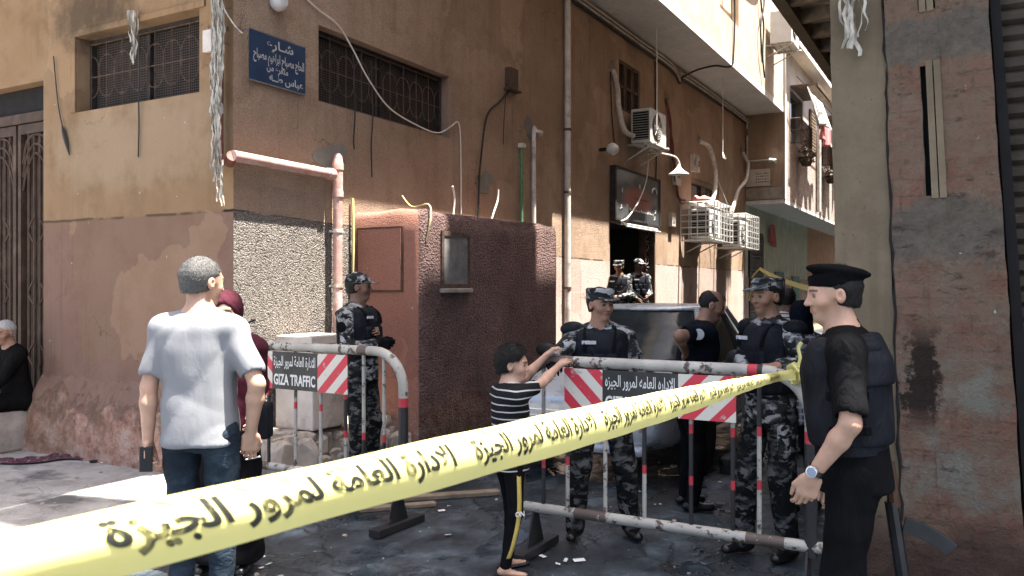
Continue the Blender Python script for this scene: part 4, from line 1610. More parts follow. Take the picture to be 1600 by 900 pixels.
# shop sign over the doorway
MT['shop_board'] = None
g = G('faded shop board')
s_ = g.xyz()
cx = g.math('ADD', g.math('POWER', g.math('DIVIDE', g.math('SUBTRACT', s_[0], 9.35), .75), 2.0), g.math('POWER', g.math('DIVIDE', g.math('SUBTRACT', s_[2], 3.2), .22), 2.0))
k = g.step(cx, 1.3, 0.5)
c = g.mix(k, (0.055, 0.058, 0.062), (0.26, 0.085, 0.06))
c = g.mix(g.math('MULTIPLY', g.step(g.noise(4, 6, 0.6), 0.5, 0.7), 0.5), c, (0.12, 0.12, 0.12))
MT['shop_board'] = g.done(c, 0.4, spec=0.4)
sb = fitting('shop_sign', 'dark faded shop board with red panel above the doorway', 'sign')
m = MB()
m.box(8.28, 10.45, -.10, -.02, 2.80, 3.66, MT['shop_board'])
bd = m.build('board', None, sb)
m = MB()
for a, b, c_, d_ in ((8.22, 10.52, 2.765, 2.80), (8.22, 10.52, 3.66, 3.70), (8.22, 8.279, 2.801, 3.659), (10.451, 10.52, 2.801, 3.659)):
    m.box(a, b, -.115, -.01, c_, d_, MT['iron'])
m.build('frame', None, sb)
m = MB()
rg = random.Random(2)
m.box(9.15, 9.85, -.1035, -.1005, 3.205, 3.222, MT['sign_black'])
for i in range(16):
    x = 8.9 + i * .08
    m.box(x, x + rg.uniform(.03, .06), -.1035, -.1005, 2.98, 2.99 + rg.uniform(.01, .04), MT['sign_white'])
pts = [L3(10.18 + .13 * math.cos(a), .108, 3.40 + .10 * math.sin(a)) for a in [i * math.pi / 8 for i in range(9)]]
m.tube(pts, .012, 5, MT['sign_white'])
for (x, z) in ((8.55, 3.3), (9.4, 3.45), (10.25, 3.05), (10.2, 2.92), (8.5, 3.0)):
    for q in range(5):
        a = q * 1.257
        m.tube([L3(x, .105, z), L3(x + .05 * math.cos(a), .105, z + .05 * math.sin(a))], .005, 4, MT['sign_white'])
m.build('marks', None, bd)
tl = fitting('tube_lamp', 'pair of white fluorescent tubes under the dark shop board', 'lamp')
for dz, dd in ((0, .12), (-.05, .18)):
    m = MB()
    m.tube([L3(8.55, dd, 2.72 + dz), L3(10.3, dd, 2.72 + dz)], .018, 8, MT['white_metal'])
    m.build('tube', None, tl, smooth=True)
m = MB()
m.box(8.5, 10.35, -.10, -.03, 2.70, 2.76, MT['grey_metal'])
m.build('holder', None, tl)

# gooseneck lamp
gl = fitting('gooseneck_lamp', 'white enamel shade lamp on curved arm beneath the air conditioner', 'lamp')
m = MB()
m.tube(spline([L3(9.65, .02, 4.10), L3(9.75, .30, 4.10), L3(9.9, .58, 4.04), L3(9.95, .66, 3.94), L3(9.95, .66, 3.86)], 6), .018, 7, MT['pipe_white'])
m.build('arm', None, gl, smooth=True)
m = MB()
m.lathe(L3(9.95, .66, 3.70), [(.19, 0), (.185, .015), (.10, .07), (.05, .12), (.035, .16), (.03, .19)], n=18, mat=MT['white_metal'])
m.build('lamp_shade', None, gl, smooth=True)


# air conditioners
def aircon(label, t, d, h, w=.82, dp=.34, hh=.58, group='air conditioner units on the walls', cage=False):
    ac = empty('air_conditioner', S(t, d, h), STREET_ROT, label, 'air conditioner', group)
    m = MB()
    m.box(0, w, -dp, 0, 0, hh, MT['white_metal'])
    m.build('casing', None, ac, bevel=.012)
    m = MB()
    m.lathe((w * .40, -dp - .004, hh * .5), [(.0, .0), (.215, .0), (.225, .006), (.235, .012)], axis=(0, -1, 0), n=22, mat=MT['dark'])
    m.build('fan_opening', None, ac)
    m = MB()
    for r_ in (.05, .09, .13, .17, .21):
        m.tube([(w * .40 + r_ * math.cos(a), -dp - .02, hh * .5 + r_ * math.sin(a)) for a in [i * math.pi / 10 for i in range(21)]], .003, 4, MT['white_metal'], cap=False)
    for q in range(4):
        a = q * math.pi / 4
        m.tube([(w * .40 - .22 * math.cos(a), -dp - .022, hh * .5 - .22 * math.sin(a)), (w * .40 + .22 * math.cos(a), -dp - .022, hh * .5 + .22 * math.sin(a))], .004, 4, MT['white_metal'])
    m.build('fan_guard', None, ac)
    m = MB()
    m.box(-.006, .0, -dp + .03, -.03, .05, hh - .05, MT['dark'])
    for i in range(12):
        z = .06 + i * (hh - .12) / 11
        m.box(-.014, -.0065, -dp + .03, -.03, z, z + .012, MT['galv'])
    m.build('side_vent', None, ac)
    m = MB()
    for x in (.08, w - .08):
        m.tube([(x, .1, -.02), (x, -dp - .08, -.02)], .018, 6, MT['pipe_white'])
        m.tube([(x, .12, -.30), (x, -dp, -.03)], .014, 6, MT['pipe_white'])
    for i in range(4):
        m.tube([(-.02, -.02 - dp * i / 3, -.02), (w + .05, -.02 - dp * i / 3, -.02)], .012, 6, MT['pipe_white'])
    m.build('bracket', None, ac)
    return ac


ac1 = aircon('air conditioner above the dark shop board, beside louvred shutters', 8.93, .12, 4.17, .84, .36, .60)
ac1.children
m = MB()
m.tube(spline([L3(8.30, .02, 5.35), L3(8.42, .06, 5.1), L3(8.48, .07, 4.7), L3(8.62, .12, 4.35), L3(8.84, .2, 4.28)], 8), .045, 8, MT['pipe_white'])
m.tube(spline([L3(8.22, .02, 5.3), L3(8.25, .03, 4.6), L3(8.4, .03, 4.0)], 6), .012, 5, MT['cable_black'])
o = m.build('hose', None, None, smooth=True)
o.location = (OX, OY, 0)
o.rotation_euler = (0, 0, STREET_ROT)
tag(o, 'pale insulated hose beside the louvred shutters leading to the air conditioner', 'hose')
ac2 = aircon('sunlit air conditioner bracketed to the cream storey above the balcony slab', 15.6, 1.10, 7.50, .95, .50, .78)
for o_ in list(ac2.children):
    if o_.name.startswith('side_vent'):
        bpy.data.objects.remove(o_)


def cage(label, t, d, h, w, dp, hh):
    c = empty('steel_cage', S(t, d, h), STREET_ROT, label, 'cage', 'white cages round air conditioners')
    m = MB()
    nx, nz, ny = 6, 6, 4
    for i in range(nx + 1):
        x = w * i / nx
        m.tube([(x, -dp, 0), (x, -dp, hh)], .014, 5, MT['white_metal'])
        m.tube([(x, 0, hh), (x, -dp, hh)], .012, 5, MT['white_metal'])
        m.tube([(x, 0, 0), (x, -dp, 0)], .012, 5, MT['white_metal'])
    for j in range(nz + 1):
        z = hh * j / nz
        m.tube([(0, 0, z), (0, -dp, z), (w, -dp, z), (w, 0, z)], .014, 5, MT['white_metal'])
    for i in range(ny):
        y = -dp * i / ny
        for x in (0, w):
            m.tube([(x, y, 0), (x, y, hh)], .012, 5, MT['white_metal'])
    m.build('bars', None, c)
    return c


cage('white steel cage round an air conditioner, nearer the doorway', 12.05, .02, 2.60, 1.45, .72, .80)
cage('white steel cage round an air conditioner, farther from the doorway', 14.7, .02, 2.55, 1.30, .72, .80)
aircon('air conditioner inside the nearer white cage', 12.4, .12, 2.66, .95, .42, .62)
aircon('air conditioner inside the farther white cage', 14.95, .12, 2.60, .85, .42, .62)
bk = fitting('pink_bundle', 'folded pink cloth lying on the nearer white cage', 'cloth')
m = MB()
m.tube(spline([L3(12.1, .3, 3.47), L3(12.5, .45, 3.49), L3(12.9, .4, 3.46), L3(13.3, .5, 3.46)], 6), [.06 + .02 * math.sin(i * 1.7) for i in range(19)], 8, simple('pink cloth', (0.5, .2, .18), .9))
m.build('cloth', None, bk, smooth=True)

# cables and hoses along the wall, each its own thing
def street_tube(name, label, cat, pts, r, mat, n=6, k=7, group=None):
    m = MB()
    m.tube(spline([L3(*p) for p in pts], k), r, n, mat)
    o = m.build(name, None, None, smooth=True)
    o.location = (OX, OY, 0)
    o.rotation_euler = (0, 0, STREET_ROT)
    return tag(o, label, cat, group)


street_tube('cable', 'thin white cable looping across the barred window right of the blue plate', 'cable',
            [(.75, .02, 4.35), (1.0, .03, 4.25), (1.28, .03, 4.18), (1.5, .03, 4.0), (1.75, .03, 3.75), (2.1, .03, 3.52), (2.6, .03, 3.42), (3.0, .03, 3.40), (3.28, .03, 3.52), (3.42, .03, 3.60), (3.5, .02, 3.5), (3.52, .02, 3.0), (3.52, .02, 2.5)], .008, MT['cable_white'])
for nm_, lb_, pts_ in street_tube_later:
    street_tube(nm_, lb_, 'wire', pts_, .011, MT['cable_white'])
for i in range(3):
    street_tube('eave_conduit', ['upper white conduit along the joint of wall and balcony slab', 'middle white conduit along the joint of wall and balcony slab', 'lower dark conduit under the balcony slab'][i], 'conduit',
                [(2.0, .04, 6.17 - i * .07), (8.9, .04, 6.17 - i * .07), (11.4, .04, 6.17 - i * .07), (11.9, .05, 5.98 - i * .05), (12.4, .04, 6.15 - i * .07), (17.2, .05, 6.16 - i * .07), (17.6, .07, 6.0 - i * .07), (17.62, .07, 4.75 - i * .02)],
                [.022, .022, .018][i], [MT['pipe_white'], MT['pipe_white'], MT['cable_black']][i], k=5)
street_tube('cable', 'maroon cable hanging in front of the wall left of the cages', 'cable',
            [(11.1, .02, 5.4), (11.25, .06, 5.0), (11.35, .06, 4.4), (11.6, .06, 4.0), (11.75, .06, 3.5), (12.1, .1, 3.45)], .028, MT['cable_red'])
street_tube('cable', 'second maroon cable twisted beside the first, left of the cages', 'cable',
            [(11.15, .02, 5.35), (11.2, .06, 4.9), (11.45, .06, 4.5), (11.5, .06, 3.9), (11.9, .06, 3.4), (12.2, .1, 3.42)], .016, MT['cable_red'])
street_tube('hose', 'thick pale hose curving down to the nearer cage', 'hose',
            [(13.4, .02, 4.9), (13.75, .15, 4.8), (14.0, .2, 4.4), (13.9, .25, 4.0), (13.5, .3, 3.6), (13.0, .35, 3.4)], .05, MT['pipe_white'], 8)
street_tube('hose', 'thick pale hose sweeping from the far corner down to the cages', 'hose',
            [(17.2, .04, 5.2), (17.4, .15, 4.9), (16.9, .2, 4.4), (16.2, .2, 4.1), (15.4, .3, 3.7), (14.9, .35, 3.4)], .045, MT['pipe_white'], 8)
street_tube('hose', 'thin pale hose hanging from the pipe bend between the cages', 'hose',
            [(14.0, .2, 4.3), (14.3, .3, 3.8), (14.5, .4, 3.45)], .02, MT['pipe_white'])
street_tube('cable', 'dark cable hanging straight down beside the doorway sign', 'cable',
            [(10.45, .03, 6.0), (10.46, .03, 5.0), (10.5, .03, 4.2), (10.48, .03, 3.7)], .016, MT['cable_black'])
street_tube('cable', 'pale wire sagging from the lamp bracket over the shop board', 'cable',
            [(9.6, .2, 4.05), (9.5, .2, 3.6), (9.2, .18, 3.2), (8.7, .16, 2.85), (8.4, .14, 2.75)], .012, MT['cable_white'])
street_tube('cable', 'dark cable crossing the underside of the balcony slab', 'cable',
            [(11.9, .06, 5.98), (12.3, .3, 6.22), (12.2, .7, 6.23), (12.4, .98, 6.23), (12.45, 1.03, 6.5), (12.5, 1.04, 7.6), (12.2, 1.04, 8.6)], .02, MT['cable_black'])
for i, (t_, d_, z0, tx) in enumerate(((9.05, .55, 6.24, 'straight pale wire dropping from the slab to the air conditioner'), (13.2, .60, 6.24, 'pale wire ending in a frayed three pronged tip below the slab'))):
    z1 = 4.4 if i == 0 else 4.55
    m = MB()
    m.tube([L3(t_, d_, z0), L3(t_ + .02, d_, (z0 + z1) / 2), L3(t_, d_, z1)], .011, 5, MT['cable_white'])
    if i == 1:
        for dx, dz in ((-.12, -.12), (.0, -.13), (.12, -.10)):
            m.tube([L3(t_, d_, z1 + .03), L3(t_ + dx, d_ + .05, z1 + dz)], .011, 5, MT['cable_white'])
    else:
        m.tube([L3(t_, d_, z1 + .02), L3(t_ + .1, d_, z1 - .1)], .011, 5, MT['cable_white'])
    o = m.build('dangling_wire')
    o.location = (OX, OY, 0)
    o.rotation_euler = (0, 0, STREET_ROT)
    tag(o, tx, 'wire')
# more wires on the cream upper storey
for i, pts in enumerate(([(9.0, 1.04, 8.9), (10.5, 1.06, 8.3), (12.5, 1.06, 8.2), (14.6, 1.08, 8.5), (14.9, 1.08, 9.3)], [(14.9, 1.06, 9.4), (14.8, 1.06, 8.4), (15.1, 1.06, 7.8), (15.0, 1.06, 7.1), (15.2, 1.06, 6.6)],
                          [(15.2, 1.06, 9.4), (15.05, 1.08, 8.3), (14.75, 1.07, 7.7), (14.95, 1.06, 6.9)])):
    street_tube('cable', ['dark cable drooping across the cream storey', 'dark cable hanging left of the sunlit air conditioner', 'looser dark cable hanging left of the sunlit air conditioner'][i], 'cable', pts, .02, MT['cable_black'])
# small wall boxes
for t_, z_, w_, h_, tx in ((11.55, 3.72, .32, .5, 'grey meter box on the wall beside the maroon cables'), (12.75, 4.15, .16, .38, 'first of two small white switch boxes above the window'), (13.05, 4.17, .16, .36, 'second of two small white switch boxes above the window'),
                          (11.3, 2.85, .22, .28, 'small grey plate on the wall left of the cages')):
    m = MB()
    m.box(t_, t_ + w_, -.09, -.003, z_, z_ + h_, MT['pipe_white'])
    m.box(t_ + w_ * .2, t_ + w_ * .8, -.098, -.0905, z_ + h_ * .3, z_ + h_ * .7, MT['grey_metal'])
    o = m.build('meter_box', None, None, bevel=.008)
    o.location = (OX, OY, 0)
    o.rotation_euler = (0, 0, STREET_ROT)
    tag(o, tx, 'box')
# plaque, security camera on the end wall
pq = fitting('wall_plaque', 'white plaque with dark writing low on the brown end wall', 'plaque')
m = MB()
m.box(17.66, 17.695, -.66, -.02, 4.33, 4.78, MT['marble'])
b = m.build('plate', None, pq)
rg = random.Random(6)
for j in range(4):
    m = MB()
    for i in range(7):
        y = -.28 - i * .05
        m.box(17.652, 17.659, y - .04, y - rg.uniform(.005, .02), 4.42 + j * .075, 4.435 + j * .075 + rg.uniform(0, .02), MT['sign_black'])
    m.build('lettering', None, b)
scm = fitting('security_camera', 'white security camera at the end of a pipe arm on the end wall', 'camera')
m = MB()
m.tube([L3(17.6, .05, 5.0), L3(17.6, .74, 5.0)], .026, 7, MT['pipe_white'])
m.build('arm', None, scm)
m = MB()
m.lathe(L3(17.58, .74, 4.97), [(.03, -.12), (.06, -.10), (.06, .10), (.05, .12)], axis=(-.6, -1, -.3), n=10, mat=MT['white_metal'])
m.build('body', None, scm, smooth=True)

# laundry, baskets, planters on the overhanging building
MT['cloth_white'] = simple('white washing', (0.68, 0.67, 0.65), 0.9, 0.1)
MT['cloth_pink'] = simple('pink washing', (0.58, 0.20, 0.20), 0.9, 0.15)
MT['cloth_grey'] = simple('grey blue washing', (0.36, 0.42, 0.46), 0.9, 0.15)


def hung_cloth(label, t0_, t1_, d_, z0_, z1_, mat, seed, cat='washing', group='washing hung on the sunlit facade', tilt=0.0):
    rg = random.Random(seed)
    m = MB()
    nu_, nv_ = 16, 8
    vs = []
    ph = rg.uniform(0, 6)
    for j in range(nv_ + 1):
        f = j / nv_
        for i in range(nu_ + 1):
            e = i / nu_
            w = .05 * math.sin(e * 13 + ph) * (.3 + f) + .03 * math.sin(e * 29 + ph * 2) * f
            vs.append(L3(t0_ + (t1_ - t0_) * e + .03 * f * math.sin(ph + e * 7), d_ + w + tilt * f, z1_ + (z0_ - z1_) * f * (1 + .12 * math.sin(e * 5 + ph))))
    fs = [(j * (nu_ + 1) + i, j * (nu_ + 1) + i + 1, (j + 1) * (nu_ + 1) + i + 1, (j + 1) * (nu_ + 1) + i) for j in range(nv_) for i in range(nu_)]
    m.add(vs, fs, mat)
    o = m.build('hung_washing', None, None, smooth=True)
    md = o.modifiers.new('thickness', 'SOLIDIFY')
    md.thickness = .012
    o.location = (OX, OY, 0)
    o.rotation_euler = (0, 0, STREET_ROT)
    return tag(o, label, cat, group)


hung_cloth('white sheet hung below the railing of the sunlit facade', 18.6, 21.2, 1.42, 6.2, 7.1, MT['cloth_white'], 1, tilt=.25)
hung_cloth('pink cloth hung in the middle of the washing on the sunlit facade', 20.6, 22.2, 1.5, 5.9, 6.5, MT['cloth_pink'], 2)
hung_cloth('second white sheet farther along the sunlit facade', 23.3, 25.4, 1.45, 6.2, 7.0, MT['cloth_white'], 3, tilt=.2)
hung_cloth('grey blue sheet at the far end of the washing', 25.9, 27.6, 1.45, 6.0, 6.9, MT['cloth_grey'], 4)
street_tube('washing_line', 'thin line carrying the washing along the sunlit facade', 'line', [(17.9, 1.3, 7.2), (20, 1.45, 7.08), (23, 1.5, 7.02), (28, 1.45, 6.95)], .012, MT['cable_black'])
hung_cloth('red cloth hung on the pale green ground floor wall', 20.3, 20.9, .12, 2.9, 3.5, MT['cloth_pink'], 5)
MT['dry'] = simple('dry foliage', (0.13, 0.11, 0.07), .9, .4)
for i, (t_, z_) in enumerate(((19.6, 5.2), (24.1, 5.2), (23.9, 8.6))):
    pt = empty('hanging_planter', S(t_, 1.25, z_), STREET_ROT, ['dry plant basket below the washing, nearest the brown end wall', 'dry plant basket farther along the sunlit facade, low', 'dry plant basket high on the sunlit facade'][i], 'planter', 'planters on the sunlit facade')
    m = MB()
    m.lathe((0, 0, -.1), [(.12, -.05), (.2, .15), (.22, .2), (.18, .2)], n=10, mat=MT['rust'])
    m.build('basket', None, pt)
    m = MB()
    rg = random.Random(i)
    for q in range(160):
        a, b_ = rg.uniform(0, 6.3), rg.uniform(-.6, 1.2)
        r_ = rg.uniform(.1, .42)
        p = Vector((r_ * math.cos(a) * math.cos(b_), r_ * math.sin(a) * math.cos(b_) * .6, .15 + r_ * math.sin(b_)))
        u = Vector((rg.uniform(-1, 1), rg.uniform(-1, 1), rg.uniform(-1, 1))).normalized() * .05
        v = Vector((rg.uniform(-1, 1), rg.uniform(-1, 1), rg.uniform(-1, 1))).normalized() * .03
        m.add([p - u, p + v, p + u, p - v], [(0, 1, 2, 3)], MT['dry'])
    m.build('foliage', None, pt)
street_tube('drain_pipe', 'pale vertical pipe on the sunlit brick facade', 'pipe', [(22.6, 1.1, 4.0), (22.6, 1.1, 5.5), (22.6, 1.1, 6.6)], .08, MT['pipe_white'])
# street lamp head seen past the pillar
sl_ = fitting('street_lamp', 'dark lamp head sticking out of the sunlit facade beside the pillar', 'lamp')
m = MB()
m.box(27.0, 29.2, -2.2, -1.9, 3.95, 4.12, MT['grey_metal'])
m.build('head', None, sl_, bevel=.05)
m = MB()
m.tube([L3(29, 1.0, 4.0), L3(29, 1.95, 4.03)], .03, 6, MT['grey_metal'])
m.build('arm', None, sl_)

# paper streamers
def streamer(label, base, length, width, n, seed, name='paper_streamer'):
    rg = random.Random(seed)
    m = MB()
    for i in range(n):
        x0, y0 = rg.uniform(-width / 2, width / 2), rg.uniform(-.02, .02)
        ln = length * rg.uniform(.55, 1.0)
        ph, fr_ = rg.uniform(0, 6), rg.uniform(3, 13)
        k = max(14, int(ln * 40))
        w = rg.uniform(.004, .011)
        vs = []
        for j in range(k + 1):
            f = j / k
            a = ph + f * ln * fr_
            c_ = Vector((x0 + .016 * math.sin(a * .9 + i) + .007 * math.sin(f * ln * 38 + ph) + .004 * math.sin(f * ln * 71 + i), y0 + .012 * math.cos(a * .4), -f * ln))
            q = Vector((math.cos(a), math.sin(a), .3 * math.sin(a * 1.7))) * w
            vs += [c_ - q, c_ + q]
        m.add(vs, [(2 * j, 2 * j + 1, 2 * j + 3, 2 * j + 2) for j in range(k)], MT['paper'])
    o = m.build(name)
    o.location = base
    o.rotation_euler = (0, 0, STREET_ROT + math.pi / 2)
    return tag(o, label, 'streamer', 'ragged paper streamers')


def LF(s, k, h):
    """point in front of the cross street wall"""
    return Vector((OX - NX * s - UX * k, OY - NY * s - UY * k, h))


streamer('ragged paper streamer hanging the length of the corner down pipe', LF(.015, .17, 4.25), 1.95, .10, 34, 1)
streamer('short paper streamer at the foot of the corner down pipe, hanging over the dado', LF(-.04, .16, 2.66), .42, .05, 5, 6)
streamer('short white paper streamer hanging over the barred window left of the corner', LF(1.22, .06, 4.13), .50, .05, 10, 2)
streamer('white paper streamer hanging at the top of the brick pillar', S(TP - .06, 4.93, 3.2), .42, .12, 9, 3)
m = MB()
m.tube(spline([LF(.02, .12, 4.2), LF(-.05, .16, 3.95), LF(-.12, .12, 3.8), LF(-.16, .05, 3.72)], 6), .006, 5, MT['paper'])
m.tube(spline([LF(.04, .14, 4.05), LF(.12, .12, 4.12), LF(.2, .08, 4.18)], 6), .005, 5, MT['cable_black'])
o = m.build('string')
tag(o, 'pale string tied from the streamer to the blue plate', 'string')
# cord hanging beneath the left window
m = MB()
m.tube(spline([LF(1.20, .01, 3.9), LF(1.19, .03, 3.35), LF(1.2, .02, 3.1), LF(1.21, .02, 2.8)], 6), .007, 5, MT['cable_black'])
o = m.build('old_string')
tag(o, 'dark dirty cord hanging on the ochre wall under the barred window', 'cord')
m = MB()
m.tube(spline([LF(2.5, .02, 3.9), LF(2.42, .02, 3.4), LF(2.3, .02, 3.05), LF(2.24, .02, 2.9)], 6), [.006] * 10 + [.02, .022, .02, .018, .015, .012, .01, .008, .006], 5, MT['cable_black'])
o = m.build('old_string')
tag(o, 'dark knotted cord on the ochre wall between door and barred window', 'cord')
for t_, tx in ((1.52, 'left of two dark cords trailing from the window right of the blue plate'), (1.80, 'right of two dark cords trailing from the window right of the blue plate')):
    street_tube('old_string', tx, 'cord', [(t_, .02, 3.95), (t_ + .02, .03, 3.4), (t_ + .01, .02, 3.1), (t_ + .02, .02, 2.75 if t_ > 1.6 else 3.0)], .007, MT['cable_black'])
# things on the ground ------------------------------------------------------
def slipper(label, p, rz, s=1.0, mat='black'):
    o_ = empty('slipper', p, rz, label, 'slipper')
    m = MB()
    prof = [(-.13, .03), (-.10, .042), (-.03, .035), (.05, .045), (.11, .042), (.14, .02)]
    vs = []
    for x, w in prof:
        vs += [(x * s, -w * s, .004), (x * s, w * s, .004), (x * s, w * s, .03 * s), (x * s, -w * s, .03 * s)]
    fs = [(0, 3, 2, 1), (20, 21, 22, 23)]
    for i in range(5):
        for k in range(4):
            fs.append((i * 4 + k, i * 4 + (k + 1) % 4, i * 4 + 4 + (k + 1) % 4, i * 4 + 4 + k))
    m.add(vs, fs, MT[mat])
    m.build('sole', None, o_, bevel=.004)
    m = MB()
    for i in range(7):
        a = math.pi * i / 6
        x0 = .02
        vs = []
    pts1 = [(.0, .05 * math.cos(math.pi * i / 6) * s, .03 * s + .055 * s * math.sin(math.pi * i / 6)) for i in range(7)]
    pts2 = [(.10 * s, .045 * math.cos(math.pi * i / 6) * s, .03 * s + .035 * s * math.sin(math.pi * i / 6)) for i in range(7)]
    m.add(pts1 + pts2, [(i, i + 1, i + 8, i + 7) for i in range(6)], MT[mat])
    u = m.build('strap', None, o_, smooth=True)
    u.modifiers.new('thickness', 'SOLIDIFY').thickness = .006
    return o_


slipper('black slipper lying alone by the foot of the ochre wall', P(36, 693, 8.35) * 1 - Vector((0, 0, P(36, 693, 8.35).z)), 2.8, 1.1)
MT['rag'] = None
g = G('patterned rag')
c = g.ramp(g.noise(28, 3, 0.6), [(0.40, (0.02, 0.015, 0.018)), (0.47, (0.12, 0.03, 0.05)), (0.56, (0.02, 0.018, 0.02)), (0.64, (0.2, 0.17, 0.16))])
MT['rag'] = g.done(c, .9)
m = MB()
nu_, nv_ = 44, 14
rg = random.Random(4)
vs = []
for j in range(nv_ + 1):
    for i in range(nu_ + 1):
        e, f = i / nu_ - .5, j / nv_ - .5
        x = e * .85 + .04 * math.sin(f * 9 + e * 6)
        y = f * .26 * (1 - .5 * abs(e)) + .05 * math.sin(e * 9)
        z = .018 + .035 * abs(math.sin(e * 17 + f * 7)) * (1 - 2 * abs(f)) + .03 * math.sin(e * 31 + f * 23) * (1 - 2 * abs(f)) * .5
        vs.append((x, y, max(.004, z)))
m.add(vs, [(j * (nu_ + 1) + i, j * (nu_ + 1) + i + 1, (j + 1) * (nu_ + 1) + i + 1, (j + 1) * (nu_ + 1) + i) for j in range(nv_) for i in range(nu_)], MT['rag'])
o = m.build('rag', None, None, smooth=True)
o.location = (-4.33, 7.72, 0)
o.rotation_euler = (0, 0, .35)
tag(o, 'crumpled dark patterned rag on the pale pavement', 'rag')
slipper('small dark slipper beside the crumpled rag on the pavement', Vector((-3.78, 7.66, 0)), .6, .75)
# planks at the foot of the kiosk
for i, (a, b, w, h_, tx) in enumerate((((575, 786), (780, 772), .10, .03, 'long wooden plank lying on the wet asphalt below the kiosk'), ((560, 800), (680, 790), .08, .025, 'shorter wooden plank lying in front of the long one'))):
    y0, y1 = 2080 / (a[1] - 450), 2080 / (b[1] - 450)
    pa, pb = P(a[0], a[1], y0), P(b[0], b[1], y1)
    pa.z = pb.z = .003 + h_ / 2
    ax = (pb - pa) / 2
    ay = Vector((-ax.y, ax.x, 0)).normalized() * w / 2
    m = MB()
    m.obox((pa + pb) / 2, ax, ay, (0, 0, h_ / 2), MT['wood'])
    o = m.build('plank', None, None, bevel=.004)
    tag(o, tx, 'plank')
# black bag / shoe pile by the car
m = MB()
rg = random.Random(12)
for i in range(5):
    stone(m, (2.0 + rg.uniform(-.16, .16), 7.25 + rg.uniform(-.1, .1), .07), (.17, .11, .10), rg, MT['black'])
o = m.build('black_bag', None, None, smooth=True)
tag(o, 'crumpled black plastic bag on the wet asphalt beside the car', 'bag')
m = MB()
rg = random.Random(15)
for i in range(420):
    t_, d_ = rg.uniform(-3.4, 3.0), rg.uniform(-1.6, 4.4)
    if rg.random() < .35:      # more of it gathers along the wall feet
        t_, d_ = rg.uniform(-.1, 1.6), rg.uniform(.75, 1.2)
    if t_ > 0 and d_ < .9:
        continue
    r_ = rg.choice((.004, .006, .008, .012, .018))
    stone(m, S(t_, d_, r_ * .3), (r_, r_, r_ * .6), rg, MT['stone'] if rg.random() < .7 else MT['marble'])
for px, py in ((412, 872), (420, 884), (408, 890), (848, 872), (872, 884), (884, 878), (236, 760), (470, 806), (500, 812), (690, 800), (1000, 770), (1090, 760), (700, 838), (160, 724), (905, 878)):  # white scraps; those near the man and boy stand for sun specks
    q = P(px, py, 2080 / (py - 450))
    a = rg.uniform(0, 3)
    ax, ay = Vector((math.cos(a), math.sin(a), 0)) * rg.uniform(.012, .035), Vector((-math.sin(a), math.cos(a), rg.uniform(-.3, .3))) * rg.uniform(.008, .022)
    q.z = .012
    m.obox(q, ax, ay, (0, 0, .0012), MT['white'])
o = m.build('litter')
tag(o, 'small pale grit, litter and white sun-speck chips scattered over the street', 'litter', kind='stuff')
# ================================================================ people: implicit surfaces meshed once per part
def surface_nets(D, org, h):
    S_ = D < 0
    c = S_[:-1, :-1, :-1].astype(np.int8)
    for i, j, k in ((1, 0, 0), (0, 1, 0), (1, 1, 0), (0, 0, 1), (1, 0, 1), (0, 1, 1), (1, 1, 1)):
        c = c + S_[i:D.shape[0] - 1 + i, j:D.shape[1] - 1 + j, k:D.shape[2] - 1 + k]
    act = np.argwhere((c > 0) & (c < 8))
    if len(act) == 0:
        return np.zeros((0, 3)), np.zeros((0, 4), int)
    offs = np.array([(i, j, k) for k in (0, 1) for j in (0, 1) for i in (0, 1)])
    vals = np.stack([D[act[:, 0] + o[0], act[:, 1] + o[1], act[:, 2] + o[2]] for o in offs], 1)
    pos = np.zeros((len(act), 3))
    cnt = np.zeros(len(act))
    for a in range(8):
        for b in range(a + 1, 8):
            if np.abs(offs[a] - offs[b]).sum() != 1:
                continue
            va, vb = vals[:, a], vals[:, b]
            m = (va < 0) != (vb < 0)
            t = np.where(m, va / np.where(va - vb == 0, 1, va - vb), 0)
            pos += np.where(m[:, None], offs[a] + (offs[b] - offs[a]) * t[:, None], 0)
            cnt += m
    vs = (act + pos / cnt[:, None]) * h + org
    idx = -np.ones(c.shape, int)
    idx[act[:, 0], act[:, 1], act[:, 2]] = np.arange(len(act))
    fs = []
    for ax in range(3):
        sl0 = [slice(None)] * 3
        sl1 = [slice(None)] * 3
        sl0[ax] = slice(0, -1)
        sl1[ax] = slice(1, None)
        A, B = S_[tuple(sl0)], S_[tuple(sl1)]
        e = np.argwhere(A != B)
        b_, c_ = (ax + 1) % 3, (ax + 2) % 3
        e = e[(e[:, b_] > 0) & (e[:, c_] > 0) & (e[:, b_] < c.shape[b_]) & (e[:, c_] < c.shape[c_])]
        if len(e) == 0:
            continue
        q = []
        for db, dc in ((-1, -1), (0, -1), (0, 0), (-1, 0)):
            p = e.copy()
            p[:, b_] += db
            p[:, c_] += dc
            q.append(idx[p[:, 0], p[:, 1], p[:, 2]])
        q = np.stack(q, 1)
        ins = A[e[:, 0], e[:, 1], e[:, 2]]
        q[~ins] = q[~ins][:, ::-1]
        fs.append(q)
    fs = np.concatenate(fs)
    return vs, fs[(fs >= 0).all(1)]


def _rot(fr):
    return np.array(fr, float)


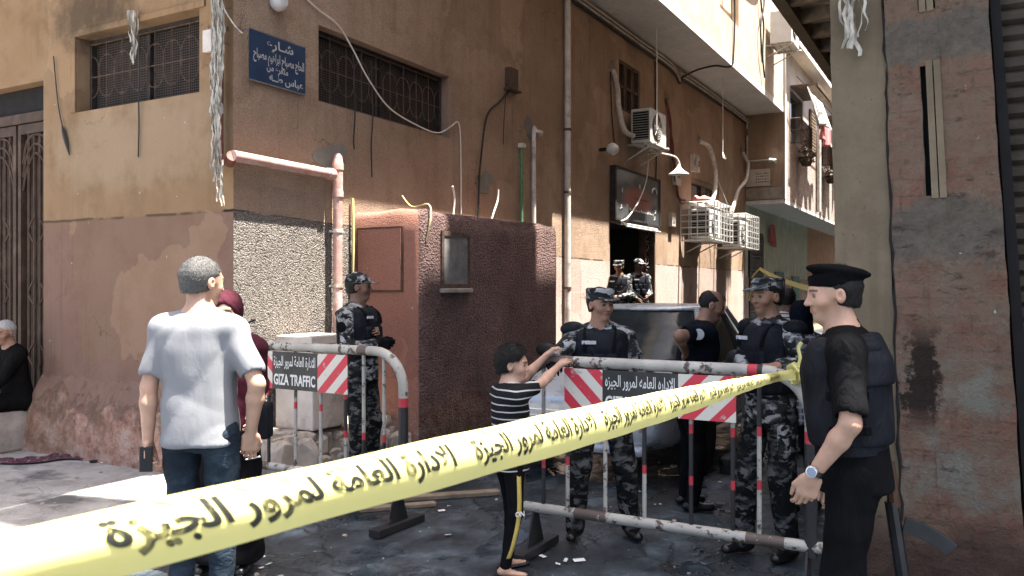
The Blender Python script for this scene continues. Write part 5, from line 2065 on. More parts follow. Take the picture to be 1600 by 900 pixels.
class Shape:
    """ordered list of implicit primitives; union by smooth minimum, 'cut' by smooth difference"""

    def __init__(self):
        self.ops = []

    def cap(self, a, b, ra, rb=None, k=0.02, op='u', flat=None):
        """tapered capsule; flat = (unit axis, factor) squashes it along that axis"""
        rb = ra if rb is None else rb
        a, b = np.array(a, float), np.array(b, float)
        R_ = max(ra, rb)

        def f(P_):
            ab = b - a
            t = np.clip(((P_ - a) @ ab) / max(ab @ ab, 1e-9), 0, 1)
            q = P_ - a - t[:, None] * ab
            if flat is not None:
                ax = np.array(flat[0], float)
                s = q @ ax
                q = q + np.outer(s * (1 / flat[1] - 1), ax)
                return (np.sqrt((q * q).sum(1)) - (ra + (rb - ra) * t)) * (flat[1] ** .5)
            return np.sqrt((q * q).sum(1)) - (ra + (rb - ra) * t)
        self.ops.append((f, np.minimum(a, b) - R_, np.maximum(a, b) + R_, k, op))
        return self

    def ell(self, c, r, fr=None, k=0.02, op='u'):
        c, r = np.array(c, float), np.array(r, float)
        M = np.eye(3) if fr is None else _rot(fr)      # rows are the local axes

        def f(P_):
            q = (P_ - c) @ M.T
            k0 = np.sqrt(((q / r) ** 2).sum(1)) + 1e-9
            k1 = np.sqrt(((q / (r * r)) ** 2).sum(1)) + 1e-9
            return k0 * (k0 - 1) / k1
        R_ = r.max()
        self.ops.append((f, c - R_, c + R_, k, op))
        return self

    def box(self, c, hs, fr=None, rd=0.01, k=0.01, op='u'):
        c, hs = np.array(c, float), np.array(hs, float)
        M = np.eye(3) if fr is None else _rot(fr)

        def f(P_):
            q = np.abs((P_ - c) @ M.T) - (hs - rd)
            return np.sqrt((np.maximum(q, 0) ** 2).sum(1)) + np.minimum(q.max(1), 0) - rd
        R_ = np.linalg.norm(hs)
        self.ops.append((f, c - R_, c + R_, k, op))
        return self

    def loft(self, a, b, side, st, k=0.02, op='u', n=2.3, rd=0.01):
        """elliptical sections along a->b: st = [(s, rx, ry, oy)]"""
        a, b, side = np.array(a, float), np.array(b, float), np.array(side, float)
        L = np.linalg.norm(b - a)
        ax = (b - a) / L
        side = side - ax * (side @ ax)
        side /= np.linalg.norm(side)
        fw = np.cross(ax, side)
        ss = np.array([q[0] for q in st]) * L
        rx, ry, oy = (np.array([q[i] for q in st]) for i in (1, 2, 3))
        dense = np.linspace(ss[0], ss[-1], 60)

        def sm(v):
            w = np.interp(dense, ss, v)
            for _ in range(4):
                w[1:-1] = (w[:-2] + 2 * w[1:-1] + w[2:]) / 4
            return w
        rxd, ryd, oyd = sm(rx), sm(ry), sm(oy)

        def f(P_):
            q = P_ - a
            z = q @ ax
            zc = np.clip(z, ss[0], ss[-1])
            X = np.interp(zc, dense, rxd)
            Y = np.interp(zc, dense, ryd)
            x = np.abs(q @ side) / X
            y = np.abs(q @ fw - np.interp(zc, dense, oyd)) / Y
            d2 = ((x ** n + y ** n) ** (1 / n) - 1) * np.minimum(X, Y)
            dz = np.maximum(ss[0] - z, z - ss[-1])
            u, v = d2 + rd, dz + rd
            return np.minimum(np.maximum(u, v), 0) + np.sqrt(np.maximum(u, 0) ** 2 + np.maximum(v, 0) ** 2) - rd
        R_ = max(rx.max(), ry.max()) + np.abs(oy).max()
        lo = np.minimum(a + ax * ss[0], a + ax * ss[-1]) - R_
        hi = np.maximum(a + ax * ss[0], a + ax * ss[-1]) + R_
        self.ops.append((f, lo, hi, k, op))
        return self

    def plane(self, c, n):
        """keep the side the normal points away from"""
        c, n = np.array(c, float), np.array(n, float) / np.linalg.norm(n)
        self.ops.append((lambda P_: (P_ - c) @ n, None, None, 0.0, 'i'))
        return self

    def fn(self, f):
        """displacement f(P) added near the surface"""
        self.ops.append((f, None, None, 0.0, 'd'))
        return self

    def mesh(self, h):
        us = [o for o in self.ops if o[4] == 'u']
        lo = np.min([o[1] for o in us], 0) - 4 * h
        hi = np.max([o[2] for o in us], 0) + 4 * h
        n = np.ceil((hi - lo) / h).astype(int) + 1
        big = 0.05
        D = np.full(tuple(n), big, np.float64)
        axs = [lo[i] + h * np.arange(n[i]) for i in range(3)]
        for f, a, b, k, op in self.ops:
            if op in 'uc':
                mg = k + 4 * h
                i0 = np.maximum(((a - mg - lo) / h).astype(int), 0)
                i1 = np.minimum(((b + mg - lo) / h).astype(int) + 2, n)
                if (i1 <= i0).any():
                    continue
                g = np.stack(np.meshgrid(*[axs[q][i0[q]:i1[q]] for q in range(3)], indexing='ij'), -1).reshape(-1, 3)
                d = f(g).reshape(tuple(i1 - i0))
                sub = D[i0[0]:i1[0], i0[1]:i1[1], i0[2]:i1[2]]
                if op == 'u':
                    if k > 0:
                        hh = np.maximum(k - np.abs(sub - d), 0) / k
                        new = np.minimum(sub, d) - hh * hh * k * .25
                    else:
                        new = np.minimum(sub, d)
                else:
                    if k > 0:
                        hh = np.maximum(k - np.abs(sub + d), 0) / k
                        new = np.maximum(sub, -d) + hh * hh * k * .25
                    else:
                        new = np.maximum(sub, -d)
                D[i0[0]:i1[0], i0[1]:i1[1], i0[2]:i1[2]] = np.minimum(new, big)
            else:
                m = np.abs(D) < 4 * h if op == 'd' else D < big
                ii = np.argwhere(m)
                if len(ii) == 0:
                    continue
                g = ii * h + lo
                v = f(g)
                if op == 'd':
                    D[m] += v
                else:
                    D[m] = np.maximum(D[m], v)
        return surface_nets(D, lo, h)

    def build(self, name, mat, parent, h, tint=None, smooth_it=1):
        vs, fs = self.mesh(h)
        if len(vs) == 0:
            return None
        for _ in range(smooth_it):
            acc = np.zeros_like(vs)
            cn = np.zeros(len(vs))
            for a, b in ((0, 1), (1, 2), (2, 3), (3, 0)):
                np.add.at(acc, fs[:, a], vs[fs[:, b]])
                np.add.at(acc, fs[:, b], vs[fs[:, a]])
                np.add.at(cn, fs[:, a], 1)
                np.add.at(cn, fs[:, b], 1)
            vs = vs * .5 + acc / np.maximum(cn, 1)[:, None] * .5
        me = bpy.data.meshes.new(name)
        me.vertices.add(len(vs))
        me.vertices.foreach_set('co', vs.ravel())
        me.loops.add(len(fs) * 4)
        me.loops.foreach_set('vertex_index', fs.ravel())
        me.polygons.add(len(fs))
        me.polygons.foreach_set('loop_start', np.arange(len(fs)) * 4)
        me.polygons.foreach_set('use_smooth', np.ones(len(fs), bool))
        me.update(calc_edges=True)
        me.materials.append(mat)
        if tint is not None:
            at = me.color_attributes.new('tint', 'FLOAT_COLOR', 'POINT')
            cc = np.ones((len(vs), 4))
            cc[:, :3] = tint(vs)
            at.data.foreach_set('color', cc.ravel())
        o = bpy.data.objects.new(name, me)
        return link(o, parent)


def folds(seed, amp, freq=22, zdir=0.35):
    rg = np.random.RandomState(seed)
    K = rg.normal(0, 1, (5, 3)) * np.array([1, 1, zdir]) * freq
    K2 = rg.normal(0, 1, (5, 3)) * freq * .35
    ph = rg.uniform(0, 6.3, 10)

    def f(P_):
        v = 0
        for i in range(5):
            w = np.sin(P_ @ K2[i] + ph[i + 5]) * 1.6
            v = v + np.abs(np.sin((P_ @ K[i]) * .5 + ph[i] + w)) - .6
        return -amp * v / 2.2
    return f


# ---------------------------------------------------------------- person materials
def skin_mat(name, col):
    g = G(name)
    at = g.add('Attribute', attribute_name='tint')
    c = g.ramp(g.noise(17, 7, 0.65), [(0.3, mul(col, .78)), (0.7, mul(col, 1.12))])
    c = g.mix(g.math('MULTIPLY', g.step(g.noise(34, 5, .7), .5, .7), .35), c, mul((col[0] * 1.1, col[1] * .85, col[2] * .8), .9))
    c = g.mix(1.0, c, at.outputs[0], 'MULTIPLY')
    nm = g.bump(g.noise(220, 4, 0.7), 0.3, 0.003)
    nm = g.bump(g.noise(30, 4, 0.6), 0.2, 0.006, nm)
    g.set(g.b.inputs['Subsurface Weight'], 0.08)
    g.set(g.b.inputs['Subsurface Radius'], (0.012, 0.005, 0.003))
    return g.done(c, 0.48, nm, spec=0.35)


def cloth_mat(name, col, var=.18, weave=180, bump=.2, rough=.88, fold=0.0):
    g = G(name)
    c = g.ramp(g.noise(6, 6, 0.6), [(0.3, mul(col, 1 - var)), (0.7, mul(col, 1 + var))])
    nm = g.bump(g.noise(weave, 3, 0.6), bump, 0.003)
    nm = g.bump(g.noise(9, 4, 0.5, vec=g.map(g.co(), (1.6, 1.6, .6)), dist=1.2), fold or .5, .035, nm)
    return g.done(c, rough, nm, spec=0.2 if max(col) > .03 else 0.07)


def camo_mat(name, k=1.0):
    """grey, white and black urban pattern"""
    g = G(name)
    o = g.map(g.co(), (1, 1, 1.6))
    wv = g.add('TexNoise', {'Vector': o, 'Scale': 16, 'Detail': 2}).outputs[1]
    w = g.add('VectorMath', {0: wv, 1: (0.09, 0.09, 0.09)}, operation='MULTIPLY').outputs[0]
    w = g.add('VectorMath', {0: o, 1: w}, operation='ADD').outputs[0]
    n1 = g.noise(13, 1.5, 0.5, vec=w)
    n2 = g.noise(16, 1.5, 0.5, vec=g.map(w, (1, 1, 1), loc=(4, 7, 2)))
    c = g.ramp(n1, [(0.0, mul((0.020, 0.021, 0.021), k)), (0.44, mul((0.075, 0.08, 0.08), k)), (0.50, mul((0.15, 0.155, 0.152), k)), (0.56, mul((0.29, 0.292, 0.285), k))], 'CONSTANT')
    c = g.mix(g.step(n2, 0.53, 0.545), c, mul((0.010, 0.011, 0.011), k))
    nm = g.bump(g.noise(150, 3, 0.6), .2, 0.003)
    nm = g.bump(g.noise(9, 4, 0.5, dist=1.0), .5, .03, nm)
    return g.done(c, .85, nm, spec=.2)


def stripe_shirt(name, a, b, period, frac, ax=2, plaid=False):
    g = G(name)
    s = g.xyz()
    w = g.math('ADD', s[ax], g.math('MULTIPLY', g.math('SUBTRACT', g.noise(5, 3), .5), .018))
    k = g.step(g.math('FRACT', g.math('DIVIDE', w, period)), 1 - frac - .03, 1 - frac + .03)
    c = g.mix(k, a, b)
    if plaid:
        k2 = g.step(g.math('FRACT', g.math('DIVIDE', s[0], period)), 1 - frac - .03, 1 - frac + .03)
        c = g.mix(g.math('MULTIPLY', k2, .6), c, b)
    nm = g.bump(g.noise(160, 3), .2, .003)
    nm = g.bump(g.noise(9, 4, 0.5, dist=1.0), .5, .03, nm)
    return g.done(c, .88, nm, spec=.2)


def denim_mat():
    g = G('dark faded denim')
    n = g.noise(3.5, 6, .6)
    c = g.ramp(n, [(0.35, (0.007, 0.011, 0.018)), (0.56, (0.014, 0.024, 0.036)), (0.75, (0.06, 0.085, 0.105))])
    nm = g.bump(g.noise(200, 2), .25, .003)
    nm = g.bump(g.noise(10, 4, 0.5, vec=g.map(g.co(), (1, 1, 1.8)), dist=1.2), .6, .03, nm)
    return g.done(c, .85, nm, spec=.2)


def hair_mat(name, col, grey=0.0):
    g = G(name)
    n = g.noise(120, 4, .7)
    c = g.ramp(n, [(0.35, mul(col, .6)), (0.62, mul(col, 1.2))])
    if grey:
        c = g.mix(g.math('MULTIPLY', g.step(g.noise(420, 3, .7), .42, .62), grey), c, (0.50, 0.49, 0.47))
    nm = g.bump(g.noise(140, 4, .7), .7, .006)
    return g.done(c, .6, nm, spec=.3)


PM = {
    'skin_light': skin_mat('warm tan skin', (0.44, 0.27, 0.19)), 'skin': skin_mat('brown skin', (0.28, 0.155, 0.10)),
    'skin_dark': skin_mat('deep brown skin', (0.16, 0.085, 0.055)), 'camo': camo_mat('grey urban camouflage cloth'), 'camo_shaded': camo_mat('shade toned urban camouflage cloth', .32),  # same camouflage again, with the trousers' shade put into its colours
    'black': cloth_mat('black uniform cloth', (0.0050, 0.0050, 0.0058), .3), 'vest': cloth_mat('black ballistic nylon', (0.0105, 0.0118, 0.0155), .4, weave=90, bump=.35, rough=.55),
    'navy': cloth_mat('navy polo cloth', (0.0058, 0.0070, 0.0125)), 'grey_tee': cloth_mat('pale grey cotton', (0.20, 0.205, 0.215), .06, fold=.10), 'denim': denim_mat(),
    'maroon': cloth_mat('maroon cloth', (0.060, 0.010, 0.019)), 'blackskirt': cloth_mat('black skirt cloth', (0.0055, 0.0055, 0.0065)),
    'robe': cloth_mat('black robe cloth', (0.0055, 0.005, 0.005)), 'bw_stripe': stripe_shirt('black shirt with white pinstripes', (0.007, 0.007, 0.008), (0.42, 0.42, 0.41), .040, .18),
    'wb_stripe': stripe_shirt('white shirt with dark stripes', (0.60, 0.59, 0.57), (0.06, 0.06, 0.07), .034, .34), 'plaid': stripe_shirt('grey plaid cloth', (0.09, 0.09, 0.10), (0.45, 0.45, 0.45), .045, .32, plaid=True),
    'hair': hair_mat('black hair', (0.0065, 0.0055, 0.005)), 'hair_grey': hair_mat('short greying hair', (0.028, 0.026, 0.024), .26), 'hair_white': hair_mat('white hair', (0.25, 0.24, 0.23), .8),
    'shoe': simple('black shoe leather', (0.007, 0.007, 0.0075), .3, .3, spec=.5), 'eye': simple('eye', (0.03, 0.02, 0.018), .2, .1, spec=.5),
    'beret': cloth_mat('black felt', (0.0035, 0.0035, 0.0042), weave=60, bump=.4), 'navyhood': cloth_mat('dark navy scarf', (0.006, 0.007, 0.013)),
    'gold': simple('gold trouser stripe', (0.42, 0.32, 0.08), .5), 'gun': simple('gun metal', (0.035, 0.036, 0.038), .35, .3, metal=.6, spec=.5), 'gunwood': simple('dark gun wood', (0.06, 0.03, 0.018), .5, .3),
    'glove': cloth_mat('black glove', (0.007, 0.007, 0.008)), 'silver': simple('watch steel', (0.6, 0.6, 0.62), .25, .1, metal=.9), 'dial': simple('blue grey watch dial', (0.20, 0.25, 0.34), .3, .15),
    'phone': simple('black phone', (0.008, 0.008, 0.009), .2, .1, spec=.5), 'patch': simple('pale badge', (0.45, 0.45, 0.45), .7, .2, 30),
}


def vn(v):
    v = np.array(v, float)
    return v / (np.linalg.norm(v) + 1e-9)


def ik(a, b, l1, l2, pole):
    """middle joint of a two-bone limb from a to b"""
    a, b = np.array(a, float), np.array(b, float)
    d = b - a
    L = np.linalg.norm(d)
    if L > (l1 + l2) * .995:
        b = a + d / L * (l1 + l2) * .995
        L = (l1 + l2) * .995
        d = b - a
    x = (l1 * l1 - l2 * l2 + L * L) / (2 * L)
    hgt = math.sqrt(max(l1 * l1 - x * x, 0))
    u = d / L
    p = np.array(pole, float)
    p = vn(p - u * (p @ u))
    return a + u * x + p * hgt, b


def hand_shape(sh, wrist, dirv, palm, size=1.0, curl=0.5, thumb_side=1, thumb_in=0.5, spread=.006):
    """palm faces `palm`, fingers along dirv; thumb on side thumb_side of cross(dirv, palm)"""
    dv = vn(dirv)
    pn = vn(np.array(palm, float) - dv * (np.array(palm, float) @ dv))
    sd = np.cross(dv, pn) * thumb_side          # towards the thumb
    w = np.array(wrist, float)
    s = size
    pc = w + dv * .052 * s
    sh.cap(w - dv * .01 * s, w + dv * .03 * s, .024 * s, .028 * s, k=.015, flat=(pn, .75))
    sh.box(pc, (.043 * s, .046 * s, .0145 * s), np.array([sd, dv, pn]), rd=.013 * s, k=.012)
    base = [(.031, .098), (.0105, .103), (-.0105, .099), (-.030, .090)]
    lens = [(.040, .024, .020), (.044, .028, .021), (.041, .026, .020), (.032, .020, .018)]
    for q, ((bx, by), ls_) in enumerate(zip(base, lens)):
        p = w + sd * bx * s + dv * by * s * .93
        a = curl * (.75 + .12 * q)
        dcur = dv + sd * (1.5 - q) * spread * 4
        r_ = (.0092, .0095, .0092, .0082)[q] * s
        ang = 0.0
        for si, l in enumerate(ls_):
            ang += a * (0.8, 1.0, .7)[si]
            dd = vn(vn(dcur) * math.cos(ang) + pn * math.sin(ang))
            p2 = p + dd * l * s
            sh.cap(p, p2, r_ * (1 - .08 * si), r_ * (.93 - .08 * si), k=.004)
            p = p2
    # thumb leaves the side of the palm near its base
    p = w + sd * .034 * s + dv * .028 * s + pn * .006 * s
    d1 = vn(sd * .48 + dv * .92 + pn * .45 * thumb_in)
    p2 = p + d1 * .040 * s
    d2 = vn(sd * (.15 - .5 * thumb_in) + dv * .9 + pn * .5 * thumb_in)
    p3 = p2 + d2 * .030 * s
    d3 = vn(sd * (.2 - .6 * thumb_in) + dv * .9 + pn * .7 * thumb_in)
    sh.cap(p, p2, .0145 * s, .0115 * s, k=.012)
    sh.cap(p2, p3, .0108 * s, .0098 * s, k=.004)
    sh.cap(p3, p3 + d3 * .022 * s, .0098 * s, .0082 * s, k=.004)


def person(name, label, pos, yaw, H=1.74, z0=0.0, skin='skin', hair=('hair', 'short'), head=(0, 0, 0), twist=0.0, lean=(0, 0), feet=None, hands=None, elbows=None, palms=None, curls=(.5, .5),
           shirt=('grey_tee', 'short'), legs=('denim', 'trousers'), shoes='shoe', hat=None, vest=False, bulk=1.0, hs=1.0, res=.0095, hres=None, gloves=(None, None), group=None, hip_z=None, hip=(0, 0), knees=None, hem=.84, ears=True, fold=.007, beard=0.0, seed=1, face=True, scarf=None, collar=False, barefoot=False, sleeve_len=None, hand_drop=(.28, .28), strands=0):
    root = empty(name, (pos[0], pos[1], z0), R(yaw), label, 'person', group)
    s = H / 1.75
    b = bulk
    inv = Matrix.Rotation(-R(yaw), 3, 'Z')

    def loc(w):      # world -> person frame
        v = inv @ (Vector(w) - Vector((pos[0], pos[1], z0)))
        return np.array(v)
    hz = (hip_z if hip_z is not None else .93 * s)
    hipc = np.array([hip[0], hip[1], hz])
    tw = R(twist)
    ri = np.array([math.cos(tw), math.sin(tw), 0])
    fw = np.array([-math.sin(tw), math.cos(tw), 0])
    up = vn(np.array([0, 0, 1.0]) + fw * math.tan(R(lean[0])) + ri * math.tan(R(lean[1])))
    fw = vn(fw - up * (fw @ up))
    ri = np.cross(fw, up)
    chest = hipc + up * .37 * s
    neck = hipc + up * .545 * s
    shl = [neck - up * .066 * s + ri * sg * .178 * s * (b * .5 + .5) - fw * .012 * s for sg in (-1, 1)]
    hc = neck + up * .155 * s * (hs * .3 + .7) + fw * .028 * s
    # head frame
    hy, hp, hr = (R(q) for q in head)
    M = Matrix.Rotation(hy, 3, 'Z') @ Matrix.Rotation(hp, 3, 'X') @ Matrix.Rotation(hr, 3, 'Y')
    B3 = np.stack([ri, fw, up], 1)
    HF = B3 @ np.array(M)                 # columns: right, face, up of the head
    hx, hf, hu = HF[:, 0], HF[:, 1], HF[:, 2]
    k_ = s * hs

    def hp_(x, y, z):
        return hc + (hx * x + hf * y + hu * z) * k_
    fr = np.stack([hx, hf, hu])

    # limbs
    ua, fa = .285 * s, .255 * s
    if hands is None:
        hands = (None, None)
    hw, el, wr = [], [], []
    for i, sg in enumerate((-1, 1)):
        t = hands[i]
        if t is None:
            t = shl[i] + ri * sg * .07 * s - up * .525 * s + fw * .03 * s
        elif len(t) == 4 and t[3] == 'l':
            t = np.array(t[:3], float)
        else:
            t = loc(t)
        pole = (elbows[i] if elbows and elbows[i] is not None else ri * sg * .5 - fw * 1.0)
        e, t = ik(shl[i], t, ua, fa, pole)
        el.append(e)
        wr.append(t)
    if feet is None:
        feet = ((-.10, 0, 0, 8), (.10, 0, 0, -8))
    hipj = [hipc + np.array([math.cos(0) * sg * .092 * s * b, 0, -.01]) for sg in (-1, 1)]
    kn, an, fd = [], [], []
    for i, sg in enumerate((-1, 1)):
        f_ = feet[i]
        a = np.array([f_[0], f_[1], f_[2] + .085 * s])
        fdv = np.array([-math.sin(R(f_[3])), math.cos(R(f_[3])), 0])
        pole = knees[i] if knees else fdv
        kk, a = ik(hipj[i], a, .424 * s, .414 * s, pole)
        kn.append(kk)
        an.append(a)
        fd.append(fdv)

    # ------------------------------------------------ body (one surface)
    sh = Shape()
    tor = [(0.0, .150, .105, .0), (.18, .155, .11, .0), (.42, .14, .105, .005), (.70, .165, .115, .008), (.90, .165, .10, -.004), (1.0, .10, .07, -.01)]
    sc = lambda st, ex=0.0, bx=b: [(q[0], q[1] * s * bx + ex, q[2] * s * bx + ex, q[3] * s) for q in st]
    sh.loft(hipc - up * .06 * s, neck, ri, sc(tor, -.014), k=.03)
    for i in (0, 1):
        sh.cap(neck + up * .004 * s, shl[i] - up * .008 * s, .052 * s, .044 * s * b, k=.05)
        sh.cap(shl[i], el[i], .044 * s * b, .037 * s * b, k=.03)
        mid = el[i] + (wr[i] - el[i]) * .3
        sh.cap(el[i], mid, .037 * s * b, .039 * s * b, k=.015)
        sh.cap(mid, wr[i], .039 * s * b, .0255 * s, k=.015)
        pv = palms[i] if palms and palms[i] is not None else -ri * (-1, 1)[i]
        dv = vn(wr[i] - el[i])
        # thumb towards the front by default
        pv = np.array(pv, float)
        cr = np.cross(dv, vn(pv - dv * (pv @ dv)))
        tside = 1 if (cr @ (fw + up * .3)) > 0 else -1
        hd_ = vn(dv - up * hand_drop[i])
        hand_shape(sh, wr[i], hd_, pv, s * .97, curls[i], tside)
        if barefoot or legs[1] == 'skirt':
            sh.cap(kn[i], an[i], .048 * s, .036 * s, k=.02)
            tip = an[i] + fd[i] * .15 * s - np.array([0, 0, .06 * s])
            sh.cap(an[i] - np.array([0, 0, .035 * s]) - fd[i] * .03 * s, tip, .034 * s, .024 * s, k=.03, flat=((0, 0, 1), .8))
        else:
            sh.cap(hipj[i], kn[i], .065 * s, .05 * s, k=.02)
            sh.cap(kn[i], an[i], .046 * s, .034 * s, k=.02)
    sh.cap(neck - up * .05 * s, hp_(0, -.018, -.055), .062 * s * (b * .4 + .6), .056 * k_, k=.03)
    sh.ell(hp_(0, -.012, .036), np.array([.077, .097, .086]) * k_, fr, k=.02)
    sh.cap(hp_(0, .036, -.005), hp_(0, .056, -.083), .063 * k_, .031 * k_, k=.035, flat=(hx, .96))
    if face:
        for sg in (-1, 1):
            sh.ell(hp_(sg * .036, .058, -.024), np.array([.030, .026, .026]) * k_, fr, k=.02)
            sh.ell(hp_(sg * .032, .094, .006), np.array([.019, .012, .012]) * k_, fr, k=.012, op='c')
            sh.ell(hp_(sg * .031, .076, .005), np.array([.0135, .0125, .011]) * k_, fr, k=.003)
        sh.cap(hp_(-.034, .081, .024), hp_(.034, .081, .024), .010 * k_, k=.014)
        sh.cap(hp_(0, .090, .010), hp_(0, .108, -.027), .0075 * k_, .0120 * k_, k=.010)
        for sg in (-1, 1):
            sh.ell(hp_(sg * .012, .098, -.030), np.array([.0085, .010, .008]) * k_, fr, k=.006)
        sh.cap(hp_(-.017, .086, -.0515), hp_(.017, .086, -.0515), .0062 * k_, k=.007)
        sh.cap(hp_(-.014, .086, -.0610), hp_(.014, .086, -.0610), .0070 * k_, k=.006)
    if ears:
        for sg in (-1, 1):
            sh.ell(hp_(sg * .079, -.006, -.004), np.array([.011, .021, .031]) * k_, fr, k=.008)
            sh.ell(hp_(sg * .086, .000, -.002), np.array([.006, .009, .014]) * k_, fr, k=.004, op='c')

    def tint(vs):
        q = (vs - hc) @ HF / k_
        T = np.ones((len(vs), 3))
        inface = (q[:, 1] > .045) & (np.abs(q[:, 2]) < .14)
        brow = inface & (np.abs(q[:, 2] - .026 + 3.0 * (np.abs(q[:, 0]) - .03) ** 2) < .0045) & (np.abs(np.abs(q[:, 0]) - .031) < .020) & (q[:, 1] > .065)
        T[brow] = (.22, .19, .18)
        lip = inface & (np.abs(q[:, 2] + .0565) < .0095) & (np.abs(q[:, 0]) < .021) & (q[:, 1] > .08)
        T[lip] *= (.78, .58, .58)
        eye = inface & (np.abs(q[:, 2] - .004) < .0085) & (np.abs(np.abs(q[:, 0]) - .031) < .0130)
        T[eye] = (.55, .62, .66)
        iris = eye & (np.abs(np.abs(q[:, 0]) - .031) < .0055)
        T[iris] = (.08, .08, .09)
        if beard:
            bd = (q[:, 1] > -.01) & (q[:, 2] < -.035) & (q[:, 2] > -.125) & ~lip
            T[bd] *= 1 - beard * .6
            mu = inface & (np.abs(q[:, 2] + .043) < .006) & (np.abs(q[:, 0]) < .026)
            T[mu] *= 1 - beard
        return T
    hres = hres or min(res, .0065)
    sh.build('body', PM[skin], root, hres, tint)

    # ------------------------------------------------ hair
    if hair:
        hk, hst = hair
        hm = Shape()
        hm.ell(hp_(0, -.016, .036), np.array([.083, .100, .093]) * (.965 if hst == 'balding' else 1.0) * k_, fr, k=.01)
        if hst == 'short':
            hm.cap(hp_(0, -.045, -.02), hp_(0, -.040, .02), .066 * k_, .08 * k_, k=.02)
        elif hst == 'full':
            hm.ell(hp_(0, -.008, .060), np.array([.086, .104, .085]) * k_, fr, k=.02)
            hm.cap(hp_(0, -.045, -.03), hp_(0, -.040, .02), .064 * k_, .08 * k_, k=.02)
        # hairline: keep behind a tilted plane over the brow and above the nape
        hm.plane(hp_(0, .062, .050), hf * .93 - hu * .40) if hst != 'balding' else hm.plane(hp_(0, -.005, .085), hf * .55 + hu * .83)
        hm.plane(hp_(0, -.03, -.048), -hu + hf * .12)
        hm.fn(folds(seed + 9, .003, 160, 1.0))
        # cut the sideburn area in front of the ears
        for sg in (-1, 1):
            hm.ell(hp_(sg * .085, .042, -.008), np.array([.03, .042, .045]) * k_, fr, k=.01, op='c')
            hm.ell(hp_(sg * .090, -.004, -.006), np.array([.022, .026, .036]) * k_, fr, k=.006, op='c')
        ho = hm.build('hair', PM[hk], root, min(hres, .006))
        if strands and ho:
            me = ho.data
            rg_ = np.random.RandomState(seed)
            nv = len(me.vertices)
            co = np.empty(nv * 3)
            me.vertices.foreach_get('co', co)
            co = co.reshape(-1, 3)
            no = np.empty(nv * 3)
            me.vertices.foreach_get('normal', no)
            no = no.reshape(-1, 3)
            ii = rg_.randint(0, nv, 5200)
            ln = strands * rg_.uniform(.6, 1.2, len(ii))
            comb = -hu * .75 - hf * .15
            v_, f_ = [], []
            for i_, l_ in zip(ii, ln):
                n_ = no[i_]
                t_ = comb - n_ * (comb @ n_) + rg_.normal(0, .35, 3)
                dd = vn(n_ * .55 + t_)
                sd_ = vn(np.cross(dd, n_)) * .0011
                p_ = co[i_] - n_ * .002
                b_ = len(v_)
                v_ += [p_ - sd_, p_ + sd_, p_ + dd * l_]
                f_.append((b_, b_ + 1, b_ + 2))
            hm2 = MB()
            hm2.add([tuple(q) for q in v_], f_, PM[hk])
            hm2.build('loose_hair', None, ho)
    if scarf:
        sf = Shape()
        sf.ell(hp_(0, -.012, .034), np.array([.092, .112, .103]) * k_, fr, k=.02)
        sf.cap(hp_(0, -.02, -.02), hp_(0, -.015, -.10), .088 * k_, .085 * k_, k=.03)
        sf.cap(neck - up * .02, neck - up * .10 * s + fw * .02, .105 * s, .155 * s, k=.04, flat=(fw, .75))
        sf.ell(hp_(0, .115, -.012), np.array([.056, .075, .078]) * k_, fr, k=.012, op='c')
        sf.fn(folds(seed + 4, .004, 40))
        sf.build('headscarf', PM[scarf], root, res)

    # ------------------------------------------------ trousers or skirt
    lk, lst = legs
    tr = Shape()
    if lst == 'skirt':
        a, c_ = hipc + up * .14 * s, np.array([(an[0][0] + an[1][0]) / 2, (an[0][1] + an[1][1]) / 2, .07])
        tr.loft(c_, a, ri, [(0, .21 * s, .19 * s, 0), (.3, .20 * s, .17 * s, 0), (.75, .185 * s * b, .14 * s, 0), (1, .15 * s * b, .115 * s, 0)], k=.02)
    else:
        wide = {'trousers': 0.0, 'loose': .014, 'slim': -.006}[lst]
        tr.loft(hipc - up * .10 * s, hipc + up * .07 * s, ri, [(0, .146 * s * b, .108 * s * b, -.004), (.5, .157 * s * b, .114 * s * b, -.006), (1, .146 * s * b, .106 * s * b, 0)], k=.03)
        for i in (0, 1):
            end = an[i] + (0 if not barefoot else np.array([0, 0, .03 * s]))
            tr.cap(hipj[i] - np.array([0, 0, .02]), kn[i], .089 * s * b + wide * .5, .064 * s + wide, k=.02)
            tr.cap(kn[i], end - np.array([0, 0, .015]), .064 * s + wide, .052 * s + wide, k=.03)
            tr.plane(np.array([0, 0, .058 * s + (.05 * s if barefoot else 0)]), (0, 0, -1)) if i == 0 else None
    tr.fn(folds(seed + 1, fold, 26, .8))
    tro = tr.build('skirt' if lst == 'skirt' else 'trousers', PM[lk], root, res)

    # ------------------------------------------------ shoes
    if shoes and not barefoot:
        for i in (0, 1):
            so = Shape()
            gz = an[i][2] - .085 * s
            f3 = np.array([fd[i][0], fd[i][1], 0])
            base = np.array([an[i][0], an[i][1], gz])
            so.cap(base + np.array([0, 0, .036]) - f3 * .045 * s, base + np.array([0, 0, .034]) + f3 * .14 * s, .040 * s, .037 * s, k=.02, flat=((0, 0, 1), .85))
            so.cap(base + np.array([0, 0, .05]), base + np.array([0, 0, .10 * s]), .044 * s, .043 * s, k=.03)
            so.plane(base + np.array([0, 0, .004]), (0, 0, -1))
            so.build('shoe', PM[shoes], root, max(res * .8, .006))

    # ------------------------------------------------ shirt
    sk, sl_len = shirt
    st = Shape()
    hem_z = (hem - .93) * s       # relative to the hip
    tor2 = [(0.0, .170, .134, -.004), (.22, .162, .128, .0), (.45, .152, .122, .004), (.72, .174, .126, .006), (.90, .160, .106, -.004), (1.0, .092, .072, -.012)]
    bot = hipc + up * hem_z
